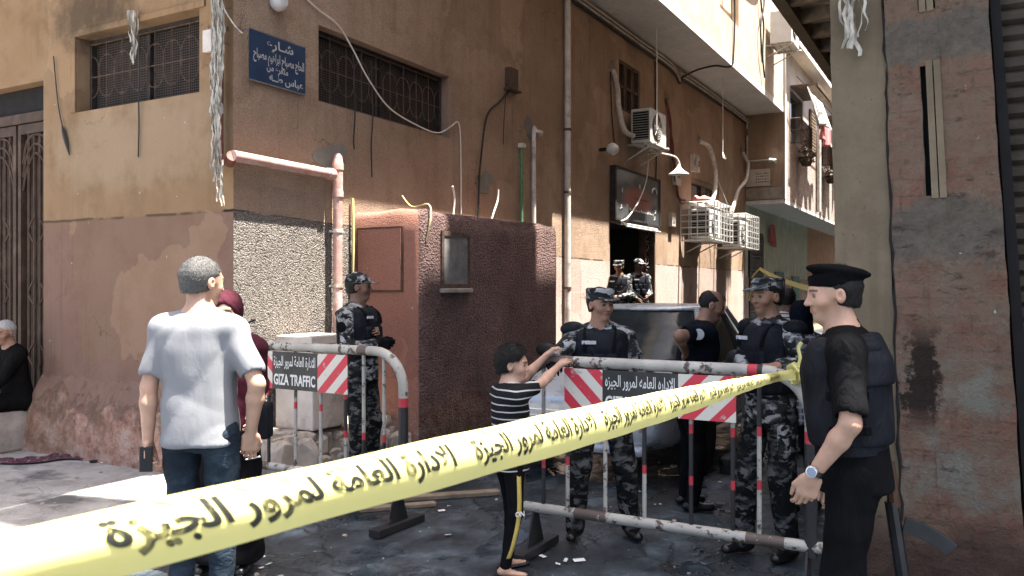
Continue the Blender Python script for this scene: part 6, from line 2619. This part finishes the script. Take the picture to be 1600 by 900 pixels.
    st.loft(bot, neck + up * .005, ri, sc(tor2, .004), k=.035, rd=.012)
    for i in (0, 1):
        sg = (-1, 1)[i]
        st.cap(neck - up * .012 * s + ri * sg * .035 * s, shl[i] - up * .004 * s, .056 * s, .052 * s * b, k=.05)
        if sl_len == 'short':
            f_ = sleeve_len or .72
            e2 = shl[i] + (el[i] - shl[i]) * f_
            st.cap(shl[i] - ri * sg * .02, e2, .059 * s * b, .058 * s * b, k=.045)
            ax = vn(el[i] - shl[i])
            # flat sleeve end: handled by a cut of the capsule's round end
            st.cap(e2 + ax * .062 * s * b, e2 + ax * .13 * s, .066 * s * b, k=.0, op='c')
        else:
            st.cap(shl[i] - ri * sg * .02, el[i], .062 * s * b, .053 * s * b, k=.045)
            f_ = sleeve_len or .93
            we = el[i] + (wr[i] - el[i]) * f_
            st.cap(el[i], we, .053 * s * b, .040 * s, k=.03)
            ax = vn(wr[i] - el[i])
            st.cap(we + ax * .05 * s, we + ax * .10 * s, .048 * s, k=0, op='c')
    if collar:
        st.cap(neck - up * .012 * s, neck + up * .022 * s + fw * .006, .076 * s, .070 * s, k=.012)
    st.cap(neck + up * .005 * s + fw * .012, neck + up * .1 * s + fw * .02, (.062 if collar else .064) * s, .062 * s, k=.008, op='c')
    if sl_len == 'long':
        st.fn(folds(seed + 2, fold, 15, .8))
    else:
        st.fn(folds(seed + 2, fold * .2, 9, .7))
        st.fn(folds(seed + 13, fold * 1.05, 17, .14))
    if sl_len == 'long':
        st.fn(folds(seed + 12, fold * .5, 34, .7))
    st.build('shirt', PM[sk], root, res)

    # ------------------------------------------------ body armour
    if vest:
        vt = Shape()
        tv = [(0.0, .168, .142, .0), (.35, .170, .146, .004), (.70, .178, .152, .006), (.92, .165, .132, -.004), (1.0, .13, .10, -.01)]
        vt.loft(hipc + up * .10 * s, neck - up * .01 * s, ri, sc(tv, .012), k=.02, rd=.018, n=2.7)
        for i in (0, 1):
            sg = (-1, 1)[i]
            vt.cap(shl[i] + ri * sg * .03 * s - up * .10 * s, shl[i] + ri * sg * .12 * s + up * .0 * s, .074 * s * b, k=.012, op='c')
            vt.cap(shl[i] - ri * sg * .055 * s + fw * .06 + up * .012 * s, shl[i] - ri * sg * .055 * s - fw * .08 + up * .012 * s, .042 * s, k=.02, flat=(up, .55))
        vt.cap(neck - up * .02 * s + fw * .02, neck + up * .1 * s + fw * .03, .076 * s, .09 * s, k=.01, op='c')
        vt.fn(folds(seed + 3, fold * .7, 16, .6))
        vt.build('vest', PM['vest'], root, res)
        if vest == 'full':
            yk = Shape()
            yk.loft(hipc + up * .34 * s, neck - up * .005 * s, ri, [(0, .172 * s * b + .03, .150 * s * b + .024, .004), (.5, .168 * s * b + .03, .146 * s * b + .022, .0), (1, .135 * s + .02, .115 * s + .01, -.012)], k=0, rd=.012, n=3.0)
            for i in (0, 1):
                sg = (-1, 1)[i]
                yk.cap(shl[i] + ri * sg * .055 * s - up * .14 * s + fw * .03, shl[i] + ri * sg * .12 * s + up * .04 * s + fw * .03, .072 * s, k=.0, op='c')
            yk.cap(neck - up * .03 * s + fw * .03, neck + up * .1 * s + fw * .04, .082 * s, .10 * s, k=.01, op='c')
            yk.plane(chest + fw * .03, fw)
            yk.fn(folds(seed + 6, .005, 14, .6))
            yk.build('back_panel', PM['vest'], root, res)
        else:
            for x in (-.085, .0, .085):
                pk = Shape()
                pk.box(chest - up * .055 * s + fw * .150 * s * b + ri * x * s, (.036, .024, .052), np.stack([ri, fw, up]), rd=.010, k=0)
                pk.build('pouch', PM['vest'], root, res)
            m_ = MB()
            m_.obox(chest + up * .075 * s + fw * .168 * s * b + ri * .07 * s, ri * .045, fw * .004, up * .011, PM['patch'])
            m_.build('name_tape', None, root)
            for sg in (-1, 1):
                m_ = MB()
                m_.tube(spline([chest + up * .02 * s + fw * .170 * s * b + ri * sg * .10 * s, chest + up * .10 * s + fw * .150 * s * b + ri * sg * .105 * s, chest + up * .165 * s + fw * .07 * s + ri * sg * .105 * s], 5), .011, 6, PM['black'])
                m_.build('strap', None, root, smooth=True)
            for x in (-.09, 0.02):
                pk = Shape()
                pk.box(hipc + up * .22 * s + fw * .165 * s * b + ri * (x + .03) * s, (.04, .026, .055), np.stack([ri, fw, up]), rd=.012, k=0)
                pk.build('pouch', PM['vest'], root, res)

    # ------------------------------------------------ headgear
    if hat:
        ht = Shape()
        if hat == 'patrol':
            ht.loft(hp_(0, -.012, .040), hp_(0, -.012, .120), hx, [(0, .088 * k_, .105 * k_, 0), (.6, .092 * k_, .110 * k_, .002), (1, .094 * k_, .112 * k_, .004)], k=.0, n=2.2, rd=.012)
            ht.cap(hp_(-.035, .104, .048), hp_(.035, .104, .048), .050 * k_, k=.008, flat=(vn(hu + hf * .22), .16))
            ht.build('cap', PM['camo'], root, .0055)
        elif hat == 'ball':
            ht.ell(hp_(0, -.012, .048), np.array([.091, .110, .088]) * k_, fr, k=.0)
            ht.plane(hp_(0, 0, .040), -hu)
            ht.cap(hp_(-.03, .11, .046), hp_(.03, .11, .046), .052 * k_, k=.008, flat=(vn(hu + hf * .18), .15))
            ht.build('cap', PM['camo'], root, .0055)
        elif hat == 'beret':
            ht.loft(hp_(0, -.012, .036), hp_(0, -.012, .086), hx, [(0, .085 * k_, .104 * k_, 0), (1, .088 * k_, .107 * k_, 0)], k=.0, n=2.1, rd=.006)
            tilt = vn(hu - hf * .20 )
            ht.ell(hp_(0, -.028, .097), np.array([.099, .130, .028]) * k_, np.stack([hx, np.cross(tilt, hx), tilt]), k=.02)
            ht.build('beret', PM['beret'], root, .0055)
    for i in (0, 1):
        if gloves[i]:
            gv = Shape()
            dv = vn(wr[i] - el[i])
            gv.cap(wr[i] - dv * .045, wr[i] + dv * .01, .036 * s, .034 * s, k=.01)
            pv = np.array(palms[i] if palms and palms[i] is not None else -ri * (-1, 1)[i], float)
            cr = np.cross(dv, vn(pv - dv * (pv @ dv)))
            hand_shape(gv, wr[i], vn(dv - up * hand_drop[i]), pv, s * 1.07, curls[i], 1 if (cr @ (fw + up * .3)) > 0 else -1)
            gv.build('glove', PM[gloves[i]], root, .0065)
    return {'root': root, 'wr': wr, 'el': el, 'sh': shl, 'hip': hipc, 'neck': neck, 'ri': ri, 'fw': fw, 'up': up, 'hp': hp_, 'hx': hx, 'hf': hf, 'hu': hu, 's': s, 'kn': kn, 'an': an, 'hc': hc, 'loc': loc}


def wp_(p, v):
    """person frame -> world"""
    return p['root'].matrix_basis @ Vector(v)


# 1 --- man in the pale grey tee shirt, back to us
man = person('person', 'man in pale grey T-shirt and jeans seen from behind, holding a phone', (-1.50, 4.0), -6, 1.745, skin='skin_light', hair=('hair_grey', 'short'), strands=.011, head=(-30, -4, 0), hands=(P(231, 690, 3.98), P(392, 676, 4.0)),
             elbows=((-1, -.6, .2), (1.0, -.5, .2)), palms=((1, .2, 0), (-.5, .8, 0)), curls=(.75, .55), shirt=('grey_tee', 'short'), legs=('denim', 'trousers'), bulk=1.05, hem=.855, res=.009, hres=.0055, fold=.011, seed=3, sleeve_len=.74)
pw = man['wr'][0]
m = MB()
d_ = vn(man['wr'][0] - man['el'][0])
m.obox(wp_(man, pw + d_ * .085 - man['fw'] * .034 + man['ri'] * .010), (.031, 0, 0), (0, .006, 0), (0, 0, .060), PM['phone'])
o = m.build('phone', None, None, bevel=.004)
tag(o, 'black phone held low in the left hand of the grey shirted man', 'phone')
pw = man['wr'][1]
d_ = vn(pw - man['el'][1])
m = MB()
c_ = wp_(man, pw + d_ * .145 + man['fw'] * .03)
m.tube([c_ - Vector((.02, 0, .005)), c_ + Vector((.05, -.01, .012))], .0042, 6, MT['white'])
o = m.build('cigarette')
tag(o, 'white cigarette between the right fingers of the grey shirted man', 'cigarette')
# 2 --- woman in maroon
wom = person('person', 'woman in maroon headscarf and blouse with long black skirt, half hidden', (-1.605, 4.72), 176, 1.575, skin='skin_light', hair=None, scarf='maroon', head=(8, -8, 0), hands=(P(398, 640, 4.62), P(330, 640, 4.6)), elbows=((.25, -1, -.3), None), palms=None, shirt=('maroon', 'long'),
             legs=('blackskirt', 'skirt'), res=.011, hem=.72, seed=8, fold=.009, ears=False, bulk=1.02)
bg = empty('handbag', P(407, 640, 4.66), 0, 'small black handbag hanging beside the woman in maroon', 'handbag')
m = MB()
m.box(-.03, .06, -.06, .06, -.16, .04, PM['vest'])
m.build('bag', None, bg, bevel=.02)
m = MB()
m.tube(spline([(-.01, 0, .03), (-.05, .03, .25), (-.10, .05, .45), (-.06, .10, .5)], 6), .006, 5, PM['vest'])
m.build('strap', None, bg)

# 3 --- old man on the doorstep
old = person('person', 'white haired old man in black robe sitting on the doorstep', (-4.93, 8.30), 145, 1.68, hip_z=.50, skin='skin', hair=('hair_white', 'short'), head=(20, -4, 0), lean=(8, 0), feet=((-.12, .42, 0, 5), (.12, .45, 0, -5)), knees=((0, 1, 1), (0, 1, 1)),
             hands=((-.14, .38, .55, 'l'), (.16, .36, .55, 'l')), shirt=('robe', 'long'), legs=('robe', 'loose'), res=.013, hres=.009, seed=5, fold=.010, beard=.2, hem=.9)

# 4 --- soldier leaning by the kiosk
sA = person('person', 'soldier in grey camouflage with folded arms beside the red kiosk panel', (-1.27, 6.95), -112, 1.72, skin='skin_dark', hair=('hair', 'short'), head=(22, -3, 0), hat='ball', vest=True, lean=(-3, 0),
            hands=(P(586, 520, 6.98), P(590, 536, 6.78)), elbows=((-.6, -.6, -1), (.8, -.5, -1)), curls=(.9, .9), shirt=('camo', 'long'), legs=('camo_shaded', 'loose'), res=.0115, hres=.008, seed=11, fold=.009, feet=((-.13, .02, 0, 10), (.13, .05, 0, -12)), gloves=(None, 'glove'), collar=True)
m = MB()
p = sA['sh'][1] * .62 + sA['el'][1] * .38
ax = vn(np.cross(sA['el'][1] - sA['sh'][1], sA['fw']))
m.lathe(p + np.array(sA['ri']) * .058, [(.0, .006), (.042, .004), (.046, 0)], axis=sA['ri'], n=14, mat=PM['black'])
m.build('sleeve_badge', None, sA['root'])

# 5 --- boy at the barrier
boy = person('person', 'boy in black pinstriped T-shirt and black trousers gripping the barrier rail', (-.015, 4.68), -66, 1.245, skin='skin_light', hair=('hair', 'full'), head=(-32, -2, 0), hs=1.17, bulk=1.06, strands=.022,
             hands=(P(853, 556, 4.93) + Vector((0, .0, .0)), P(880, 566, 4.84)), elbows=((-.7, -.3, -1), (.8, -.2, -1)), palms=((.2, .6, -1), (-.2, .7, -1)), curls=(1.0, 1.0), shirt=('bw_stripe', 'short'), legs=('black', 'slim'), res=.008, hres=.0052, hand_drop=(0, 0), seed=14,
             fold=.005, feet=((-.07, .02, 0, 6), (.08, -.06, 0, -25)), barefoot=True, hem=.82, sleeve_len=.66)
m = MB()
sd = boy['ri'] * .060
hp0 = boy['hip'] + boy['ri'] * .115
kn1, an1 = boy['kn'][1], boy['an'][1]
pts = [hp0 + np.array([0, 0, .02]), hp0 * .5 + (kn1 + boy['ri'] * .062) * .5 + boy['ri'] * .008, kn1 + boy['ri'] * .052, kn1 * .5 + an1 * .5 + boy['ri'] * .050, an1 + boy['ri'] * .046 + np.array([0, 0, .06])]
pts = spline([Vector(q) for q in pts], 6)
vs = []
f_ = Vector(boy['fw']) * .012
for q in pts:
    vs += [q - f_, q + f_]
m.add(vs, [(2 * i, 2 * i + 1, 2 * i + 3, 2 * i + 2) for i in range(len(pts) - 1)], PM['gold'])
o = m.build('side_stripe', None, boy['root'], smooth=True)
o.modifiers.new('thickness', 'SOLIDIFY').thickness = .006
kq = kn1 + boy['ri'] * .064 + np.array([0, 0, .015]) + boy['fw'] * -.0
lettering('ON', kq, boy['fw'] * 1.0, (0, 0, 1), MT['sign_white'], boy['root'], .055, .03, .03)
for i in (0, 1):      # sandals
    so = Shape()
    f3 = np.array([-math.sin(R((6, -25)[i])), math.cos(R((6, -25)[i])), 0])
    b0 = np.array([boy['an'][i][0], boy['an'][i][1], .012])
    so.cap(b0 - f3 * .04, b0 + f3 * .115, .031, .034, k=0, flat=((0, 0, 1), .3))
    so.build('sandal', PM['shoe'], boy['root'], .006)

# 6 --- soldier behind the barrier, facing us
sB = person('person', 'soldier in camouflage and patrol cap standing behind the barrier facing the camera', (.575, 5.38), 178, 1.60, skin='skin', hair=('hair', 'short'), head=(38, -2, 0), hat='patrol', vest=True, twist=-8,
            hands=(P(1010, 640, 5.35), P(868, 566, 5.02)), elbows=((-1, -.2, -.6), (.9, -.3, -.8)), palms=(None, (0, .3, -1)), curls=(.6, .9), shirt=('camo', 'long'), legs=('camo_shaded', 'loose'), res=.010, hres=.0055, hand_drop=(0, 0), seed=17, fold=.009, feet=((-.19, .04, 0, 14), (.17, .06, 0, -14)),
            gloves=(None, 'glove'), collar=True, bulk=1.06)
pd = Shape()
pd.ell(sB['sh'][1] + sB['up'] * .045 + sB['ri'] * .015, (.082, .075, .05), np.stack([sB['ri'], sB['fw'], sB['up']]), k=0)
pd.fn(folds(3, .004, 30))
pd.build('shoulder_pad', PM['vest'], sB['root'], .009)

# 7 --- two soldiers in the doorway
for i, (t_, yw, hd, lb) in enumerate(((8.28, 150, (10, -6, 0), 'soldier with rifle in the dark doorway, nearer the pale pipe'), (9.18, 185, (25, -4, 0), 'soldier with slung rifle at the edge of the dark doorway, wearing a peaked cap'))):
    pz = S(t_, .16)
    sd_ = person('person', lb, (pz.x, pz.y), yw, 1.67 if i == 0 else 1.72, z0=.40, skin='skin_dark', hair=('hair', 'short'), head=hd, hat='patrol' if i == 0 else 'ball', vest=True, hands=((-.10, .26, 1.05, 'l'), (.08, .28, 1.0, 'l')),
                 shirt=('camo', 'long'), legs=('camo', 'loose'), res=.015, hres=.010, seed=20 + i, fold=.008, group='soldiers in the doorway')
    rf = empty('rifle', (pz.x, pz.y, .40), R(yw), ['rifle held across the chest of the soldier nearer the pipe', 'rifle slanting down beside the soldier in the peaked cap'][i], 'rifle')
    a, b_ = (Vector((-.28, .30, 1.25)), Vector((.30, .32, .70))) if i == 0 else (Vector((.22, .30, 1.20)), Vector((-.36, .34, .72)))
    m = MB()
    m.tube([a, a.lerp(b_, .45)], .011, 6, PM['gun'])
    m.tube([a.lerp(b_, .4), a.lerp(b_, .68)], .024, 6, PM['gun'])
    m.build('barrel', None, rf)
    m = MB()
    m.tube([a.lerp(b_, .66), b_], [.022, .036], 6, PM['gunwood'])
    m.build('stock', None, rf)

# 8 --- officer in navy polo by the car
nv = person('person', 'heavy man in navy polo shirt, hand on hip, standing before the car', (1.285, 6.05), -86, 1.60, skin='skin', hair=('hair', 'balding'), head=(-12, -4, 0), hands=((-.16, .24, .92, 'l'), P(1072, 552, 5.92)), elbows=((-.8, -.4, -.4), (.7, -1.2, .1)),
            palms=(None, (-1, 0, 0)), curls=(.5, .5), shirt=('navy', 'short'), legs=('black', 'trousers'), res=.011, hres=.0065, seed=23, fold=.008, bulk=1.2, beard=.35, collar=True, lean=(13, 0))
m = MB()
pp = nv['sh'][1] * .6 + nv['el'][1] * .4
m.lathe(pp + nv['ri'] * .075 + nv['fw'] * -.01, [(.0, .006), (.036, .004), (.04, 0)], axis=nv['ri'] - nv['fw'] * .2, n=14, mat=PM['patch'])
m.build('sleeve_badge', None, nv['root'])
m = MB()
gl_ = [nv['hp'](x, y, z) for x, y, z in ((-.05, .075, .085), (.05, .075, .085))]
for q in gl_:
    m.lathe(q, [(.0, .004), (.022, .003), (.024, 0)], axis=vn(nv['hf'] + nv['hu'] * .8), n=10, mat=PM['phone'])
m.tube([gl_[0], gl_[1]], .004, 5, PM['phone'])
o = m.build('sunglasses', None, None)
o.matrix_basis = nv['root'].matrix_basis.copy()
tag(o, 'dark sunglasses pushed up on the head of the man in navy polo', 'sunglasses')

# 9 --- soldier at the right end of the barrier
sC = person('person', 'tall soldier in patterned patrol cap at the tied end of the barrier looking left', (1.545, 4.98), 122, 1.66, skin='skin', hair=('hair', 'short'), head=(2, 0, 0), hat='patrol', vest=True,
            hands=(P(1215, 572, 4.52), P(1160, 585, 4.75)), elbows=((-1, -.5, -.8), (.8, -.3, -1)), palms=((0, .3, -1), (0, .3, -1)), curls=(.9, .9), shirt=('camo', 'long'), legs=('camo_shaded', 'loose'), res=.010, hres=.0055, hand_drop=(0, 0), seed=29, fold=.009, feet=((-.12, -.02, 0, 8), (.12, .10, 0, -5)), collar=True, beard=.25, twist=-6)
for i, sg in enumerate((-1, 1)):
    pd = Shape()
    pd.ell(sC['sh'][i] + sC['up'] * .03 + sC['ri'] * sg * .02, (.075, .07, .05), np.stack([sC['ri'], sC['fw'], sC['up']]), k=0)
    pd.build('shoulder_pad', PM['vest'], sC['root'], .009)
# camouflage pouch on the thigh
pk = Shape()
pk.box(sC['hip'] * .55 + sC['kn'][0] * .45 + sC['ri'] * -.10, (.03, .07, .11), rd=.02, k=0)
pk.build('pouch', PM['camo'], sC['root'], .010)

# 10, 11 --- two people further in, backs to us
person('person', 'man in white shirt with dark stripes, back turned, beyond the capped soldier', (2.66, 8.0), 12, 1.60, skin='skin_dark', hair=('hair', 'short'), head=(-25, 0, 0), shirt=('wb_stripe', 'short'), legs=('denim', 'trousers'), res=.013, hres=.009, seed=31)
person('person', 'person in dark scarf and grey plaid shirt with jeans, between soldier and policeman', (2.09, 5.98), 20, 1.50, skin='skin', hair=None, scarf='navyhood', head=(-15, -12, 0), shirt=('plaid', 'long'), legs=('denim', 'trousers'), res=.012, hres=.009, seed=33, hem=.74, ears=False)

# 12 --- policeman in the foreground
po = person('person', 'policeman in black uniform, beret and body armour standing in the right foreground', (1.345, 3.28), 68, 1.69, skin='skin_light', hair=('hair', 'short'), head=(18, 0, 0), hat='beret', vest='full', twist=0, strands=.009,
            hands=(P(1270, 742, 3.12), (.24, .10, .70, 'l')), elbows=((-.7, -.8, 0), (.8, -.8, 0)), palms=((.9, .25, .0), None), curls=(.68, .6), shirt=('black', 'short'), legs=('black', 'loose'), res=.0085, hres=.0048, seed=37, fold=.008, bulk=1.06, lean=(4, 0), beard=.14, collar=True, sleeve_len=.80, hand_drop=(.75, .3))
m = MB()
d_ = vn(po['wr'][0] - po['el'][0])
wc = po['wr'][0] - d_ * .022
m.lathe(wc, [(.0315, -.011), (.034, -.010), (.034, .010), (.0315, .011)], axis=d_, n=20, mat=PM['phone'])
wt = m.build('watch', None, po['root'], smooth=True)
outw = vn(-po['ri'] * .8 + po['fw'] * .35)
outw = vn(outw - d_ * (outw @ d_))
m = MB()
m.lathe(wc + outw * .031, [(.023, 0), (.0235, .004), (.021, .012), (.018, .0125)], axis=outw, n=22, mat=PM['silver'])
m.build('case', None, wt, smooth=True)
m = MB()
m.lathe(wc + outw * .0437, [(.0, .0008), (.0175, .0006), (.018, 0)], axis=outw, n=20, mat=PM['dial'])
for a in range(12):
    pass
m.build('dial', None, wt)
m = MB()
a = po['hip'] + po['up'] * .085
m.lathe(a, [(.172, -.018), (.180, -.018), (.180, .018), (.172, .018)], n=28, mat=PM['vest'])
bl_ = m.build('belt', None, po['root'], smooth=True)
for v in bl_.data.vertices:
    q = np.array(v.co) - a
    x, y = q @ po['ri'], q @ po['fw']
    v.co = Vector(a + po['ri'] * x * 1.0 + po['fw'] * y * .76 + np.array([0, 0, q[2]]))
m = MB()
q = po['hp'](.02, -.10, .05)
m.tube(spline([q, q - po['hu'] * .05 - po['hf'] * .012, q - po['hu'] * .10 - po['hf'] * .004], 5), .004, 5, PM['beret'])
m.build('tie_ribbon', None, po['root'])
for q in (0, 1):      # side buckles of the body armour
    m = MB()
    c_ = po['hip'] + po['up'] * (.17 + q * .13) - po['ri'] * .208
    m.obox(c_, po['ri'] * .006, po['fw'] * .075, po['up'] * .017, PM['black'])
    m.build('strap', None, po['root'], bevel=.003)
    m = MB()
    m.obox(c_ - po['ri'] * .010 + po['fw'] * .01, po['ri'] * .006, po['fw'] * .018, po['up'] * .021, PM['gun'])
    m.build('buckle', None, po['root'], bevel=.003)
# rifle slung behind him
rf = empty('rifle', P(1412, 840, 3.30), R(-20), 'rifle with curved magazine hanging muzzle down behind the policeman', 'rifle')
m = MB()
m.tube([(-.05, 0, .30), (-.035, 0, .12)], [.018, .024], 8, PM['gunwood'])
m.build('stock', None, rf)
m = MB()
m.tube([(-.045, 0, .14), (.0, 0, -.18)], .026, 8, PM['gun'])
m.tube([(.0, 0, -.18), (.04, 0, -.52)], .011, 8, PM['gun'])
m.build('receiver', None, rf)
m = MB()
k = 9
pts = []
for i in range(k):
    f = i / (k - 1)
    pts.append(Vector((.0 + .17 * f, -.005, .055 - .035 * f - .05 * f * f)))
vs, fs = [], []
for i, p in enumerate(pts):
    f = i / (k - 1)
    n_ = Vector((.2 + .5 * f, 0, 1 - .2 * f)).normalized() * .030
    w_ = Vector((0, .012, 0))
    vs += [p - n_ - w_, p + n_ - w_, p + n_ + w_, p - n_ + w_]
for i in range(k - 1):
    for j in range(4):
        fs.append((i * 4 + j, i * 4 + (j + 1) % 4, i * 4 + 4 + (j + 1) % 4, i * 4 + 4 + j))
fs += [(3, 2, 1, 0), tuple((k - 1) * 4 + j for j in range(4))]
m.add(vs, fs, PM['gun'])
m.build('magazine', None, rf, bevel=.003)
# ================================================================ the silver car in the lane
CT, CDD = 3.35, 2.62
_c = S(CT, CDD)
car = empty('parked_car', (_c.x, _c.y, 0), STREET_ROT + math.pi, 'silver car with dark windscreen parked in the lane facing the barrier', 'car')
g = G('silver car paint')
n = g.noise(3, 6, .6)
c = g.ramp(n, [(.3, (.40, .42, .44)), (.7, (.50, .52, .54))])
rgh = g.ramp(g.noise(6, 6, .65), [(.35, .22), (.7, .42)])
MT['paint'] = g.done(c, rgh, None, .35, .5)
g = G('dusty windscreen glass')
c = g.ramp(g.noise(5, 6, .65), [(.4, (.012, .016, .018)), (.75, (.035, .045, .05))])
MT['cglass'] = g.done(c, g.ramp(g.noise(7, 5, .6), [(.4, .08), (.75, .3)]), None, 0, .14)
MT['lamp_glass'] = simple('headlight glass', (.45, .47, .5), .08, .15, 20, metal=.4, spec=.6)
MT['chrome'] = simple('chrome trim', (.55, .56, .58), .2, .1, metal=.9)
MT['tyre'] = simple('tyre', (.018, .018, .018), .85, .2)
bd = Shape()
bd.loft((-2.2, 0, 0), (2.2, 0, 0), (0, 1, 0), [(0, .68, .26, .64), (.05, .82, .33, .62), (.25, .87, .365, .595), (.62, .88, .365, .595), (.72, .88, .36, .585), (.88, .86, .325, .56), (.96, .81, .275, .535), (1, .68, .19, .52)], k=0, n=3.4, rd=.05)
for x in (-1.32, 1.32):
    for sg in (-1, 1):
        bd.cap((x, sg * .70, .31), (x, sg * 1.0, .31), .36, k=.01, op='c')
bd.build('body', MT['paint'], car, .026, smooth_it=3)
gs = [(0, 1.50, .79, 0), (.25, 1.22, .745, 0), (.7, .80, .64, 0), (1, .60, .56, 0)]
gh = Shape()
gh.loft((-.12, 0, .86), (-.12, 0, 1.40), (1, 0, 0), gs, k=0, n=2.8, rd=.03)
gh.build('windows', MT['cglass'], car, .024, smooth_it=3)
rf_ = Shape()
rf_.loft((-.12, 0, .86), (-.12, 0, 1.43), (1, 0, 0), [(a, b + .012, c_ + .012, o_) for a, b, c_, o_ in gs], k=0, n=2.8, rd=.05)
rf_.plane((0, 0, 1.372), (0, 0, -1))
rf_.build('roof', MT['paint'], car, .022, smooth_it=3)


def ghp(x, y, f):
    """point on the greenhouse shell: x,y signs, f height fraction"""
    X = float(np.interp(f, [q[0] for q in gs], [q[1] for q in gs]))
    Y = float(np.interp(f, [q[0] for q in gs], [q[2] for q in gs]))
    return Vector((-.12 + X * x, Y * y, .86 + .54 * f))


for sg in (-1, 1):
    for x, nm in ((.86, 'front_pillar'), (-.88, 'rear_pillar')):
        m = MB()
        m.tube([ghp(x * .93, sg * .86, f) for f in (0, .2, .4, .6, .8, .97)], .032, 8, MT['paint'])
        m.build(nm, None, car, smooth=True)
    m = MB()
    m.tube([ghp(-.02, sg * 1.0, f) for f in (0, .3, .6, .95)], .024, 6, MT['black'])
    m.build('door_pillar', None, car)
    m = MB()
    m.tube([Vector((-1.25, sg * .795, .905)), Vector((-.2, sg * .812, .90)), Vector((.95, sg * .80, .895))], .014, 6, MT['chrome'])
    m.build('trim', None, car)
    for x in (-.85, .22):
        m = MB()
        m.tube([(x, sg * .885, .80), (x + .03, sg * .91, .80), (x + .17, sg * .91, .80), (x + .2, sg * .885, .80)], .014, 6, MT['black'])
        m.build('handle', None, car, smooth=True)
    mr = Shape()
    mr.ell((.74, sg * .98, .97), (.07, .11, .075), k=0)
    mr.cap((.76, sg * .84, .90), (.75, sg * .95, .95), .025, k=.02)
    mr.build('mirror', MT['black'], car, .014)
    hl = Shape()
    hl.ell((1.98, sg * .66, .70), (.22, .17, .085), k=0)
    hl.build('headlight', MT['lamp_glass'], car, .014)
for x in (-1.32, 1.32):
    for sg in (-1, 1):
        m = MB()
        m.lathe((x, sg * .66, .315), [(.2, 0), (.29, .0), (.315, .03), (.315, .17), (.29, .20), (.2, .20)], axis=(0, sg, 0), n=28, mat=MT['tyre'])
        w = m.build('wheel', None, car, smooth=True)
        m = MB()
        m.lathe((x, sg * .80, .315), [(.0, .05), (.05, .055), (.06, .02), (.18, .03), (.205, .06), (.21, .0)], axis=(0, sg, 0), n=20, mat=MT['chrome'])
        m.build('rim', None, w, smooth=True)
m = MB()
m.box(2.13, 2.19, -.46, .46, .40, .62, MT['black'])
gr = m.build('grille', None, car, bevel=.02)
for z in (.44, .49, .54, .59):
    m = MB()
    m.box(2.185, 2.205, -.45, .45, z, z + .012, MT['chrome'])
    m.build('slat', None, gr)
m = MB()
m.box(2.12, 2.24, -.62, .62, .285, .36, MT['paint'])
m.build('bumper', None, car, bevel=.03)
m = MB()
m.box(2.205, 2.225, -.26, .26, .41, .53, MT['white'])
m.build('number_plate', None, car, bevel=.004)
for y in (-.35, .25):
    m = MB()
    m.tube([(1.28, y, .925), (1.05, y + .42, .985)], .009, 5, MT['black'])
    m.build('wiper', None, car)
m = MB()
m.tube([(.62, -.32, 1.02), (.60, -.36, 1.10), (.58, -.44, 1.13), (.60, -.52, 1.08), (.63, -.54, 1.0), (.64, -.46, .94), (.63, -.36, .95), (.62, -.32, 1.02)], .014, 6, MT['black'])
m.build('steering_wheel', None, car)
